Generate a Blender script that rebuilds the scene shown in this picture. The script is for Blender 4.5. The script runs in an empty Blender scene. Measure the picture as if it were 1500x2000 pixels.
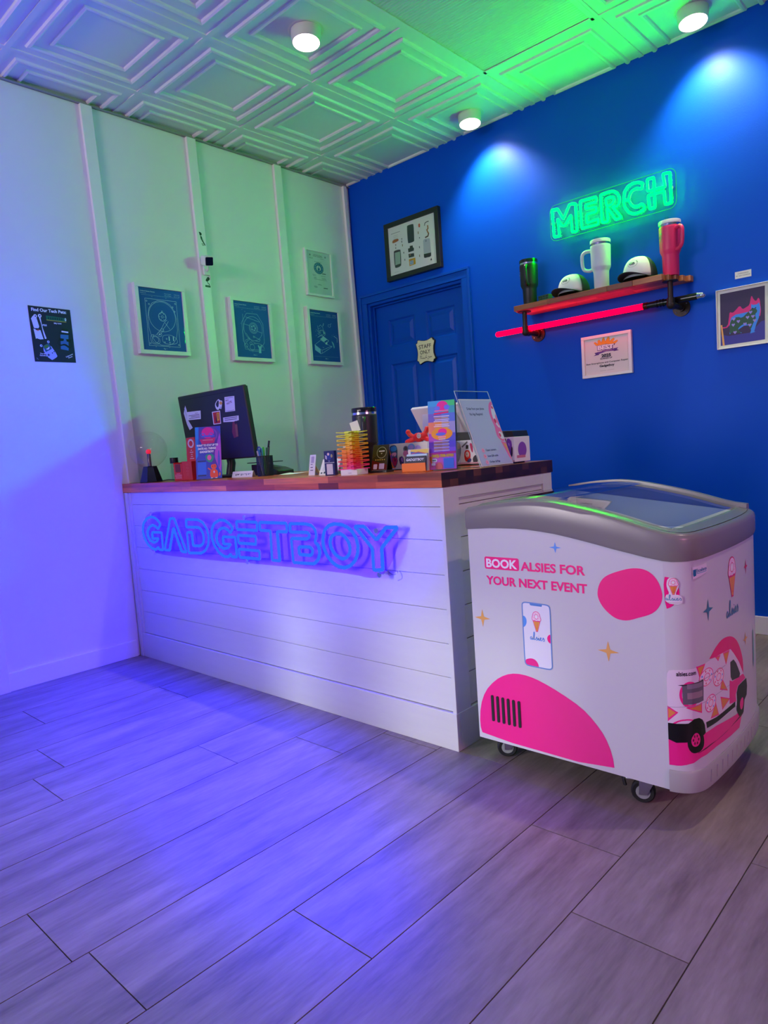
import bpy, bmesh, math, random
from math import sin, cos, pi, radians, sqrt, hypot
from mathutils import Vector, Matrix
from mathutils.geometry import tessellate_polygon

scene = bpy.context.scene
COL = scene.collection
random.seed(7)

# ------------------------------------------------------------------ camera
H = 2.8475          # ceiling height
ZT = 0.9256         # counter top height
YC = -1.8498        # counter front
XC = 2.1275         # counter right end
cam_d = bpy.data.cameras.new('camera')
cam = bpy.data.objects.new('camera', cam_d)
COL.objects.link(cam)
cam_d.sensor_fit = 'VERTICAL'
cam_d.sensor_height = 36.0
cam_d.lens = 36.0 * 1357.35 / 2000.0
cam_d.clip_start = 0.02
_y, _p, _r = -0.7532, -0.0906, -0.0697
_f = Vector((sin(_y) * cos(_p), cos(_y) * cos(_p), sin(_p)))
_rt = Vector((cos(_y), -sin(_y), 0))
_up = _rt.cross(_f)
_r2 = cos(_r) * _rt + sin(_r) * _up
_u2 = -sin(_r) * _rt + cos(_r) * _up
_m = Matrix((_r2, _u2, -_f)).transposed().to_4x4()
_m.translation = Vector((3.5136, -3.6081, 1.0149))
cam.matrix_world = _m
scene.camera = cam

# ------------------------------------------------------------------ light and exposure
scene.view_settings.view_transform = 'Standard'
scene.view_settings.look = 'None'
scene.view_settings.gamma = 1.0
scene.view_settings.exposure = 0.0
scene.view_settings.use_curve_mapping = False
scene.cycles.use_denoising = True
scene.cycles.max_bounces = 8
scene.cycles.diffuse_bounces = 4
scene.cycles.glossy_bounces = 3
scene.cycles.transmission_bounces = 6
scene.cycles.transparent_max_bounces = 12
scene.cycles.sample_clamp_indirect = 6.0
scene.cycles.caustics_reflective = False
scene.cycles.caustics_refractive = False

BLUE_NEON = (0.03, 0.15, 225.0)
GREEN_NEON = (0.0, 165.0, 0.42)
RED_BLADE = (9.0, 0.0, 0.10)
DAYLIGHT = 0.40
SPOT_W = 42.0

world = bpy.data.worlds.new('world')
scene.world = world
world.use_nodes = True
world.node_tree.nodes['Background'].inputs['Color'].default_value = (1.0, 0.72, 0.84, 1)
world.node_tree.nodes['Background'].inputs['Strength'].default_value = DAYLIGHT

sun_d = bpy.data.lights.new('sun', 'SUN')
sun_d.energy = 0.95
sun_d.angle = radians(4)
sun_d.color = (0.93, 1.0, 0.95)
sun = bpy.data.objects.new('sun', sun_d)
COL.objects.link(sun)
sun.rotation_euler = Vector((0.02, 1.0, -0.16)).to_track_quat('-Z', 'Y').to_euler()

def area_light(name, loc, target, sx, sy, power, color):
    d = bpy.data.lights.new(name, 'AREA')
    d.shape = 'RECTANGLE'; d.size = sx; d.size_y = sy
    d.energy = power; d.color = color
    o = bpy.data.objects.new(name, d)
    COL.objects.link(o)
    o.location = loc
    o.rotation_euler = (Vector(target) - Vector(loc)).to_track_quat('-Z', 'Y').to_euler()
    return o

# added lamp inside the room, stands for assumed daylight from the shop front
dl = area_light('front_fill', (0.52, -6.15, 1.40), (2.75, -1.9, 0.25), 0.75, 1.9, 18.0, (1.0, 0.90, 0.92))
dl.data.spread = radians(62)
tl_ = area_light('upper_wall_fill', (1.6, -6.12, 2.35), (0.25, -1.0, 2.65), 1.6, 0.4, 9.5, (1.0, 0.82, 0.80))  # added lamp with no window behind it, brightens the upper walls
tl_.data.spread = radians(58)

# assumed pink lamp by the right wall, unseen, added for the pink tint
pk = area_light('assumed_pink_fill', (5.45, -2.9, 1.55), (2.9, -1.8, 0.35), 1.2, 0.5, 12.0, (1.0, 0.30, 0.62))
pk.data.spread = radians(110)

# ------------------------------------------------------------------ materials
def lin(c):
    c = c / 255.0
    return c / 12.92 if c <= 0.04045 else ((c + 0.055) / 1.055) ** 2.4

def hexc(h):
    h = h.lstrip('#')
    return tuple(lin(int(h[i:i + 2], 16)) for i in (0, 2, 4))

_MC = {}
def mat(name, color, rough=0.5, metal=0.0, spec=0.5, bump=0.0, bscale=60.0, vary=0.0, vscale=6.0, emit=None, estr=1.0, coat=0.0, stretch=None):
    key = (name, color, rough, metal, emit, coat)
    if key in _MC:
        return _MC[key]
    m = bpy.data.materials.new(name)
    m.use_nodes = True
    nt = m.node_tree
    b = nt.nodes['Principled BSDF']
    b.inputs['Base Color'].default_value = (*color, 1)
    b.inputs['Roughness'].default_value = rough
    b.inputs['Metallic'].default_value = metal
    b.inputs['Specular IOR Level'].default_value = spec
    if coat:
        b.inputs['Coat Weight'].default_value = coat
        b.inputs['Coat Roughness'].default_value = 0.08
    if emit is not None:
        b.inputs['Emission Color'].default_value = (*emit, 1)
        b.inputs['Emission Strength'].default_value = estr
    if bump or vary:
        tc = nt.nodes.new('ShaderNodeTexCoord')
        src = tc.outputs['Object']
        if stretch:
            mp = nt.nodes.new('ShaderNodeMapping')
            mp.inputs['Scale'].default_value = stretch
            nt.links.new(src, mp.inputs['Vector'])
            src = mp.outputs['Vector']
    if vary:
        n = nt.nodes.new('ShaderNodeTexNoise')
        n.inputs['Scale'].default_value = vscale
        n.inputs['Detail'].default_value = 6
        nt.links.new(src, n.inputs['Vector'])
        r = nt.nodes.new('ShaderNodeValToRGB')
        r.color_ramp.elements[0].position = 0.3
        r.color_ramp.elements[1].position = 0.7
        r.color_ramp.elements[0].color = (*[max(0, c * (1 - vary)) for c in color], 1)
        r.color_ramp.elements[1].color = (*[min(1, c * (1 + vary)) for c in color], 1)
        nt.links.new(n.outputs['Fac'], r.inputs['Fac'])
        nt.links.new(r.outputs['Color'], b.inputs['Base Color'])
    if bump:
        n2 = nt.nodes.new('ShaderNodeTexNoise')
        n2.inputs['Scale'].default_value = bscale
        n2.inputs['Detail'].default_value = 4
        nt.links.new(src, n2.inputs['Vector'])
        bp = nt.nodes.new('ShaderNodeBump')
        bp.inputs['Strength'].default_value = bump
        bp.inputs['Distance'].default_value = 0.004
        nt.links.new(n2.outputs['Fac'], bp.inputs['Height'])
        nt.links.new(bp.outputs['Normal'], b.inputs['Normal'])
    _MC[key] = m
    return m

def glow(name, color, strength=1.0):
    key = ('glow', name, color, strength)
    if key in _MC:
        return _MC[key]
    m = bpy.data.materials.new(name)
    m.use_nodes = True
    nt = m.node_tree
    nt.nodes.remove(nt.nodes['Principled BSDF'])
    e = nt.nodes.new('ShaderNodeEmission')
    e.inputs['Color'].default_value = (*color, 1)
    e.inputs['Strength'].default_value = strength
    nt.links.new(e.outputs['Emission'], nt.nodes['Material Output'].inputs['Surface'])
    _MC[key] = m
    return m

def clear(name, tint=(1, 1, 1), refl=0.5, rough=0.03, ior=1.45):
    """Thin clear sheet: see-through with Fresnel gloss."""
    key = ('clear', name)
    if key in _MC:
        return _MC[key]
    m = bpy.data.materials.new(name)
    m.use_nodes = True
    nt = m.node_tree
    nt.nodes.remove(nt.nodes['Principled BSDF'])
    t = nt.nodes.new('ShaderNodeBsdfTransparent')
    t.inputs['Color'].default_value = (*tint, 1)
    g = nt.nodes.new('ShaderNodeBsdfGlossy')
    g.inputs['Roughness'].default_value = rough
    fr = nt.nodes.new('ShaderNodeFresnel')
    fr.inputs['IOR'].default_value = ior
    mm = nt.nodes.new('ShaderNodeMath'); mm.operation = 'MULTIPLY'
    mm.inputs[1].default_value = refl
    mm.use_clamp = True
    gb = nt.nodes.new('ShaderNodeNewGeometry')
    inv = nt.nodes.new('ShaderNodeMath'); inv.operation = 'SUBTRACT'; inv.inputs[0].default_value = 1.0
    nt.links.new(gb.outputs['Backfacing'], inv.inputs[1])
    m0 = nt.nodes.new('ShaderNodeMath'); m0.operation = 'MULTIPLY'
    nt.links.new(fr.outputs[0], m0.inputs[0]); nt.links.new(inv.outputs[0], m0.inputs[1])
    nt.links.new(m0.outputs[0], mm.inputs[0])
    mx = nt.nodes.new('ShaderNodeMixShader')
    nt.links.new(mm.outputs[0], mx.inputs[0])
    nt.links.new(t.outputs[0], mx.inputs[1])
    nt.links.new(g.outputs[0], mx.inputs[2])
    nt.links.new(mx.outputs[0], nt.nodes['Material Output'].inputs['Surface'])
    _MC[key] = m
    return m

def wood(name, colors, scale, rough=0.35, grain=(1, 12, 12), plank=None, attr=None):
    """Butcher block: random stave tone from a colour attribute plus stretched grain."""
    key = ('wood', name)
    if key in _MC:
        return _MC[key]
    m = bpy.data.materials.new(name)
    m.use_nodes = True
    nt = m.node_tree
    b = nt.nodes['Principled BSDF']
    b.inputs['Roughness'].default_value = rough
    at_ = nt.nodes.new('ShaderNodeAttribute'); at_.attribute_name = 'tone'
    rp = nt.nodes.new('ShaderNodeValToRGB')
    el = rp.color_ramp.elements
    el[0].color = (*colors[0], 1); el[1].color = (*colors[-1], 1)
    for i, c in enumerate(colors[1:-1]):
        e = el.new((i + 1) / (len(colors) - 1)); e.color = (*c, 1)
    nt.links.new(at_.outputs['Fac'], rp.inputs['Fac'])
    tc = nt.nodes.new('ShaderNodeTexCoord')
    mp = nt.nodes.new('ShaderNodeMapping'); mp.inputs['Scale'].default_value = grain
    n = nt.nodes.new('ShaderNodeTexNoise'); n.inputs['Scale'].default_value = scale; n.inputs['Detail'].default_value = 8
    nt.links.new(tc.outputs['Object'], mp.inputs['Vector'])
    nt.links.new(mp.outputs['Vector'], n.inputs['Vector'])
    r2 = nt.nodes.new('ShaderNodeValToRGB')
    r2.color_ramp.elements[0].position = 0.3; r2.color_ramp.elements[1].position = 0.75
    r2.color_ramp.elements[0].color = (0.62, 0.58, 0.55, 1); r2.color_ramp.elements[1].color = (1.15, 1.12, 1.1, 1)
    nt.links.new(n.outputs['Fac'], r2.inputs['Fac'])
    mx = nt.nodes.new('ShaderNodeMixRGB'); mx.blend_type = 'MULTIPLY'; mx.inputs[0].default_value = 1
    nt.links.new(rp.outputs['Color'], mx.inputs[1]); nt.links.new(r2.outputs['Color'], mx.inputs[2])
    nt.links.new(mx.outputs['Color'], b.inputs['Base Color'])
    _MC[key] = m
    return m

# ------------------------------------------------------------------ mesh builder
class MB:
    def __init__(s):
        s.v = []; s.f = []; s.mi = []; s.sm = []; s.tone = []; s.T = Matrix.Identity(4)
    def add(s, verts, faces, mi=0, smooth=False, tone=0.5):
        o = len(s.v)
        s.v += [s.T @ Vector(p) for p in verts]
        for f in faces:
            s.f.append([i + o for i in f]); s.mi.append(mi); s.sm.append(smooth); s.tone.append(tone)
        return s
    def box(s, a, b, mi=0, tone=0.5, M=None):
        (x0, y0, z0), (x1, y1, z1) = a, b
        if x0 > x1: x0, x1 = x1, x0
        if y0 > y1: y0, y1 = y1, y0
        if z0 > z1: z0, z1 = z1, z0
        vs = [(x0, y0, z0), (x1, y0, z0), (x1, y1, z0), (x0, y1, z0), (x0, y0, z1), (x1, y0, z1), (x1, y1, z1), (x0, y1, z1)]
        if M: vs = [M @ Vector(p) for p in vs]
        return s.add(vs, [(3, 2, 1, 0), (4, 5, 6, 7), (0, 1, 5, 4), (1, 2, 6, 5), (2, 3, 7, 6), (3, 0, 4, 7)], mi, False, tone)
    def prism(s, poly, z0, z1, mi=0, tone=0.5, axes='xyz', smooth=False):
        """extrude a 2D polygon; axes names which world axes take (u, v, extrusion)"""
        n = len(poly)
        idx = ['xyz'.index(c) for c in axes]
        def P(u, v, w):
            p = [0, 0, 0]; p[idx[0]] = u; p[idx[1]] = v; p[idx[2]] = w
            return p
        vs = [P(u, v, z0) for u, v in poly] + [P(u, v, z1) for u, v in poly]
        tris = tessellate_polygon([[Vector((u, v, 0)) for u, v in poly]])
        s.add(vs, [(i, (i + 1) % n, (i + 1) % n + n, i + n) for i in range(n)], mi, smooth, tone)
        return s.add(vs, [tuple(t) for t in tris] + [tuple(i + n for i in reversed(t)) for t in tris], mi, False, tone)
    def lathe(s, prof, c=(0, 0, 0), seg=32, mi=0, M=None, a0=0.0, smooth=True):
        vs = []; fs = []
        for r, z in prof:
            for k in range(seg):
                a = a0 + 2 * pi * k / seg
                vs.append(Vector((c[0] + r * cos(a), c[1] + r * sin(a), c[2] + z)))
        for j in range(len(prof) - 1):
            for k in range(seg):
                k2 = (k + 1) % seg
                fs.append((j * seg + k, j * seg + k2, (j + 1) * seg + k2, (j + 1) * seg + k))
        if M: vs = [M @ p for p in vs]
        return s.add(vs, fs, mi, smooth)
    def cyl(s, p0, p1, r, seg=20, mi=0, r1=None, smooth=True, caps=True):
        p0, p1 = Vector(p0), Vector(p1); r1 = r if r1 is None else r1
        d = p1 - p0; q = d.to_track_quat('Z', 'Y').to_matrix().to_4x4(); q.translation = p0
        L = d.length
        s.lathe([(r, 0), (r1, L)], seg=seg, mi=mi, M=q, smooth=smooth)
        if caps:
            for z, rr in ((0, r), (L, r1)):
                vs = [q @ Vector((rr * cos(2 * pi * k / seg), rr * sin(2 * pi * k / seg), z)) for k in range(seg)]
                s.add(vs, [tuple(range(seg)) if z else tuple(reversed(range(seg)))], mi)
        return s
    def ball(s, c, r, seg=24, rings=12, mi=0, sc=(1, 1, 1), M=None):
        prof = [(max(1e-5, r * sin(pi * j / rings)), -r * cos(pi * j / rings)) for j in range(rings + 1)]
        vs = MB().lathe(prof, seg=seg)
        pts = [Vector((p.x * sc[0], p.y * sc[1], p.z * sc[2])) for p in vs.v]
        if M: pts = [M @ p for p in pts]
        pts = [p + Vector(c) for p in pts]
        return s.add(pts, vs.f, mi, True)
    def tube(s, path, r, seg=10, closed=False, mi=0, caps=True, flat=1.0):
        P = [Vector(p) for p in path]; n = len(P)
        if n < 2: return s
        rings = []; ref = None
        for i in range(n):
            if closed: t = (P[(i + 1) % n] - P[i]).normalized() + (P[i] - P[i - 1]).normalized()
            elif i == 0: t = P[1] - P[0]
            elif i == n - 1: t = P[-1] - P[-2]
            else: t = (P[i + 1] - P[i]).normalized() + (P[i] - P[i - 1]).normalized()
            if t.length < 1e-9: t = P[i] - P[i - 1]
            t.normalize()
            if ref is None:
                ref = t.orthogonal().normalized()
            ref = ref - t * ref.dot(t)
            if ref.length < 1e-6: ref = t.orthogonal()
            ref.normalize()
            b = t.cross(ref)
            rr = r[i] if isinstance(r, (list, tuple)) else r
            rings.append([P[i] + ref * rr * cos(2 * pi * k / seg) + b * rr * flat * sin(2 * pi * k / seg) for k in range(seg)])
        vs = [p for g in rings for p in g]; fs = []
        m = n if closed else n - 1
        for j in range(m):
            a, b_ = j, (j + 1) % n
            off = 0
            if closed and j == n - 1:   # match the ring start
                best = min(range(seg), key=lambda o: sum((rings[a][k] - rings[b_][(k + o) % seg]).length for k in range(seg)))
                off = best
            for k in range(seg):
                k2 = (k + 1) % seg
                fs.append((a * seg + k, a * seg + k2, b_ * seg + (k2 + off) % seg, b_ * seg + (k + off) % seg))
        s.add(vs, fs, mi, True)
        if caps and not closed:
            s.add(rings[0], [tuple(reversed(range(seg)))], mi); s.add(rings[-1], [tuple(range(seg))], mi)
        return s
    def grid(s, fn, nu, nv, mi=0, smooth=True, closed_u=False):
        vs = [fn(i / nu, j / nv) for j in range(nv + 1) for i in range(nu + 1)]
        w = nu + 1
        return s.add(vs, [(j * w + i, j * w + i + 1, (j + 1) * w + i + 1, (j + 1) * w + i) for j in range(nv) for i in range(nu)], mi, smooth)
    def build(s, name, mats, parent=None, bevel=0.0, bseg=2, weld=True, solid=0.0, subsurf=0, loc=None):
        me = bpy.data.meshes.new(name)
        me.from_pydata([tuple(p) for p in s.v], [], s.f)
        if not isinstance(mats, (list, tuple)): mats = [mats]
        for m in mats: me.materials.append(m)
        me.polygons.foreach_set('material_index', s.mi)
        me.polygons.foreach_set('use_smooth', s.sm)
        a = me.attributes.new('tone', 'FLOAT', 'FACE')
        a.data.foreach_set('value', s.tone)
        me.update()
        if weld:
            bm = bmesh.new(); bm.from_mesh(me)
            bmesh.ops.remove_doubles(bm, verts=bm.verts, dist=1e-5)
            bmesh.ops.recalc_face_normals(bm, faces=bm.faces)
            bm.to_mesh(me); bm.free()
        if weld and any(s.sm): me.set_sharp_from_angle(angle=radians(38))
        o = bpy.data.objects.new(name, me)
        COL.objects.link(o)
        if parent is not None: o.parent = parent
        if loc is not None: o.location = loc
        if solid:
            md = o.modifiers.new('solid', 'SOLIDIFY'); md.thickness = solid; md.offset = 0
        if bevel:
            md = o.modifiers.new('bevel', 'BEVEL'); md.width = bevel; md.segments = bseg
            md.limit_method = 'ANGLE'; md.angle_limit = radians(40)
        if subsurf:
            md = o.modifiers.new('sub', 'SUBSURF'); md.levels = md.render_levels = subsurf
        return o

def tag(o, label=None, cat=None, group=None, kind=None):
    if label: o['label'] = label
    if cat: o['category'] = cat
    if group: o['group'] = group
    if kind: o['kind'] = kind
    return o

def thing(name, label, cat, loc=(0, 0, 0), rz=0.0, group=None):
    o = bpy.data.objects.new(name, None)
    o.empty_display_size = 0.05
    COL.objects.link(o)
    o.location = loc; o.rotation_euler = (0, 0, rz)
    return tag(o, label, cat, group)

def struct(o):
    o['kind'] = 'structure'
    return o

# ------------------------------------------------------------------ flat artwork (prints, lettering, decals)
_TXT = {}
def text_geo(body, bold=0.0, shear=0.0):
    key = (body, bold, shear)
    if key in _TXT: return _TXT[key]
    cu = bpy.data.curves.new('lettering', 'FONT')
    cu.body = body; cu.size = 1.0; cu.offset = bold; cu.shear = shear
    cu.resolution_u = 3; cu.fill_mode = 'FRONT'
    ob = bpy.data.objects.new('lettering', cu)
    COL.objects.link(ob)
    bpy.context.view_layer.update()
    ev = ob.evaluated_get(bpy.context.evaluated_depsgraph_get())
    me = ev.to_mesh()
    vs = [(v.co.x, v.co.y) for v in me.vertices]; fs = [tuple(p.vertices) for p in me.polygons]
    ev.to_mesh_clear()
    bpy.data.objects.remove(ob); bpy.data.curves.remove(cu)
    x0 = min(v[0] for v in vs); x1 = max(v[0] for v in vs)
    y0 = min(v[1] for v in vs); y1 = max(v[1] for v in vs)
    _TXT[key] = (vs, fs, (x0, x1, y0, y1))
    return _TXT[key]

def smooth_poly(pts, it=2, closed=True):
    for _ in range(it):
        out = []
        n = len(pts)
        rng = range(n) if closed else range(n - 1)
        if not closed: out.append(pts[0])
        for i in rng:
            a, b = pts[i], pts[(i + 1) % n]
            out.append(tuple(0.75 * p + 0.25 * q for p, q in zip(a, b)))
            out.append(tuple(0.25 * p + 0.75 * q for p, q in zip(a, b)))
        if not closed: out.append(pts[-1])
        pts = out
    return pts

def round_corners(pts, d, closed=True):
    out = []; n = len(pts)
    for i in range(n):
        p = Vector(pts[i]); a = Vector(pts[i - 1]); b_ = Vector(pts[(i + 1) % n])
        for q_, k in ((a, 0), (b_, 1)):
            L_ = (q_ - p).length
            out.append(tuple(p + (q_ - p) * min(0.42, d / max(L_, 1e-6))))
    return out

class Art:
    def __init__(s, rough=0.5):
        s.items = []; s.rough = rough; s.layer = 0
    def raw(s, vs, fs, col, step=1):
        s.layer += step
        s.items.append((vs, fs, col, s.layer)); return s
    def poly(s, pts, col, sm=0):
        if sm: pts = smooth_poly(pts, sm)
        t = tessellate_polygon([[Vector((p[0], p[1], 0)) for p in pts]])
        return s.raw(list(pts), [tuple(x) for x in t], col)
    def rect(s, x0, y0, x1, y1, col):
        return s.raw([(x0, y0), (x1, y0), (x1, y1), (x0, y1)], [(0, 1, 2, 3)], col)
    def rrect(s, x0, y0, x1, y1, r, col):
        pts = []
        for cx, cy, a in ((x1 - r, y0 + r, -90), (x1 - r, y1 - r, 0), (x0 + r, y1 - r, 90), (x0 + r, y0 + r, 180)):
            for k in range(6):
                t = radians(a + 18 * k); pts.append((cx + r * cos(t), cy + r * sin(t)))
        return s.poly(pts, col)
    def oval(s, cx, cy, rx, ry, col, n=24):
        return s.raw([(cx + rx * cos(2 * pi * k / n), cy + ry * sin(2 * pi * k / n)) for k in range(n)], [tuple(range(n))], col)
    def ring(s, cx, cy, rx, ry, w, col, n=32):
        vs = []
        for k in range(n):
            a = 2 * pi * k / n
            vs += [(cx + rx * cos(a), cy + ry * sin(a)), (cx + (rx - w) * cos(a), cy + (ry - w * ry / rx) * sin(a))]
        return s.raw(vs, [(2 * k, 2 * ((k + 1) % n), 2 * ((k + 1) % n) + 1, 2 * k + 1) for k in range(n)], col)
    def star(s, cx, cy, rx, ry, col, k=0.2):
        pts = []
        for i in range(8):
            a = pi / 4 * i + pi / 2
            q = 1.0 if i % 2 == 0 else k * 1.3
            pts.append((cx + rx * q * cos(a), cy + ry * q * sin(a)))
        return s.poly(pts, col)
    def stroke(s, pts, w, col, closed=False, step=1):
        n = len(pts); vs = []
        if n < 2: return s
        for i in range(n):
            p = Vector(pts[i][:2])
            a = Vector(pts[i - 1][:2]) if (i > 0 or closed) else None
            b = Vector(pts[(i + 1) % n][:2]) if (i < n - 1 or closed) else None
            d1 = (p - a).normalized() if a is not None else None
            d2 = (b - p).normalized() if b is not None else None
            if d1 is None: d1 = d2
            if d2 is None: d2 = d1
            t = d1 + d2
            if t.length < 1e-6: t = d2
            t.normalize()
            nn = Vector((-t.y, t.x)); c = max(0.35, abs(nn.dot(Vector((-d2.y, d2.x)))))
            vs += [tuple(p + nn * w / 2 / c), tuple(p - nn * w / 2 / c)]
        m = n if closed else n - 1
        return s.raw(vs, [(2 * i, 2 * ((i + 1) % n), 2 * ((i + 1) % n) + 1, 2 * i + 1) for i in range(m)], col, step)
    def text(s, body, x, y, h, col, align='l', bold=0.0, shear=0.0, w=None, rot=0.0):
        """h is the height of a capital letter; w (optional) fits the width"""
        vs, fs, (x0, x1, y0, y1) = text_geo(body, bold, shear)
        k = h / 0.70
        kx = k if w is None else w / (x1 - x0)
        ox = {'l': -x0, 'c': -(x0 + x1) / 2, 'r': -x1}[align]
        c_, s_ = cos(rot), sin(rot)
        out = []
        for a, b in vs:
            u, v = (a + ox) * kx, b * k
            out.append((x + u * c_ - v * s_, y + u * s_ + v * c_))
        return s.raw(out, fs, col)
    def build(s, name, fn, parent=None, lift=0.00004, cuts=None, rough=None, loc=None):
        mb = MB(); mats = []; ix = {}
        rough = s.rough if rough is None else rough
        for vs, fs, col, lay in s.items:
            if col not in ix:
                ix[col] = len(mats); mats.append(mat('print_' + col.lstrip('#'), hexc(col), rough))
            if cuts:
                bm = bmesh.new()
                bv = [bm.verts.new((p[0], p[1], 0)) for p in vs]
                for f in fs:
                    try: bm.faces.new([bv[i] for i in f])
                    except ValueError: pass
                for c in cuts:
                    bmesh.ops.bisect_plane(bm, geom=bm.verts[:] + bm.edges[:] + bm.faces[:], plane_co=(c, 0, 0), plane_no=(1, 0, 0))
                bm.verts.index_update()
                vs2 = [(v.co.x, v.co.y) for v in bm.verts]; fs2 = [[v.index for v in f.verts] for f in bm.faces]
                bm.free()
            else: vs2, fs2 = vs, fs
            mb.add([fn(p[0], p[1], lay * lift) for p in vs2], fs2, ix[col], smooth=bool(cuts))
        return mb.build(name, mats, parent, weld=False, loc=loc)

def frame_fn(o, u, v):
    """local 2D frame -> 3D: origin, u axis, v axis, lifted along u x v"""
    o, u, v = Vector(o), Vector(u).normalized(), Vector(v).normalized(); n = u.cross(v)
    return lambda a, b, l: o + u * a + v * b + n * l

fn_back = lambda y: (lambda a, b, l: Vector((a, y - l, b)))       # artwork facing the room on the back wall
fn_left = lambda x: (lambda a, b, l: Vector((x + l, a, b)))       # artwork facing the room on the left wall

def bbox(pts):
    xs = [p[0] for p in pts]; ys = [p[1] for p in pts]
    return min(xs), min(ys), max(xs), max(ys)

def in_box(shape, box):
    """unit-square points -> a box"""
    x0, y0, x1, y1 = box
    return [(x0 + p[0] * (x1 - x0), y0 + p[1] * (y1 - y0)) for p in shape]

# handwritten "alsies" in a unit box (drawn by hand, letters joined)
ALSIES = [
    [(0.13, .42), (.08, .46), (.03, .40), (.02, .28), (.05, .18), (.10, .20), (.14, .32), (.14, .42), (.14, .26), (.18, .17), (.23, .26), (.29, .55), (.32, .82), (.31, .97), (.27, .93), (.25, .70), (.26, .35), (.30, .18), (.36, .22), (.42, .38), (.45, .50), (.45, .44), (.50, .32), (.49, .20), (.42, .17)],
    [(.49, .20), (.55, .30), (.58, .45), (.57, .28), (.60, .17), (.65, .22), (.69, .32), (.74, .38), (.76, .46), (.72, .50), (.68, .40), (.69, .24), (.74, .17), (.80, .22), (.86, .36), (.90, .52), (.91, .44), (.96, .32), (.95, .18), (.88, .15)],
    [(.60, .60), (.615, .63)]]
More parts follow.
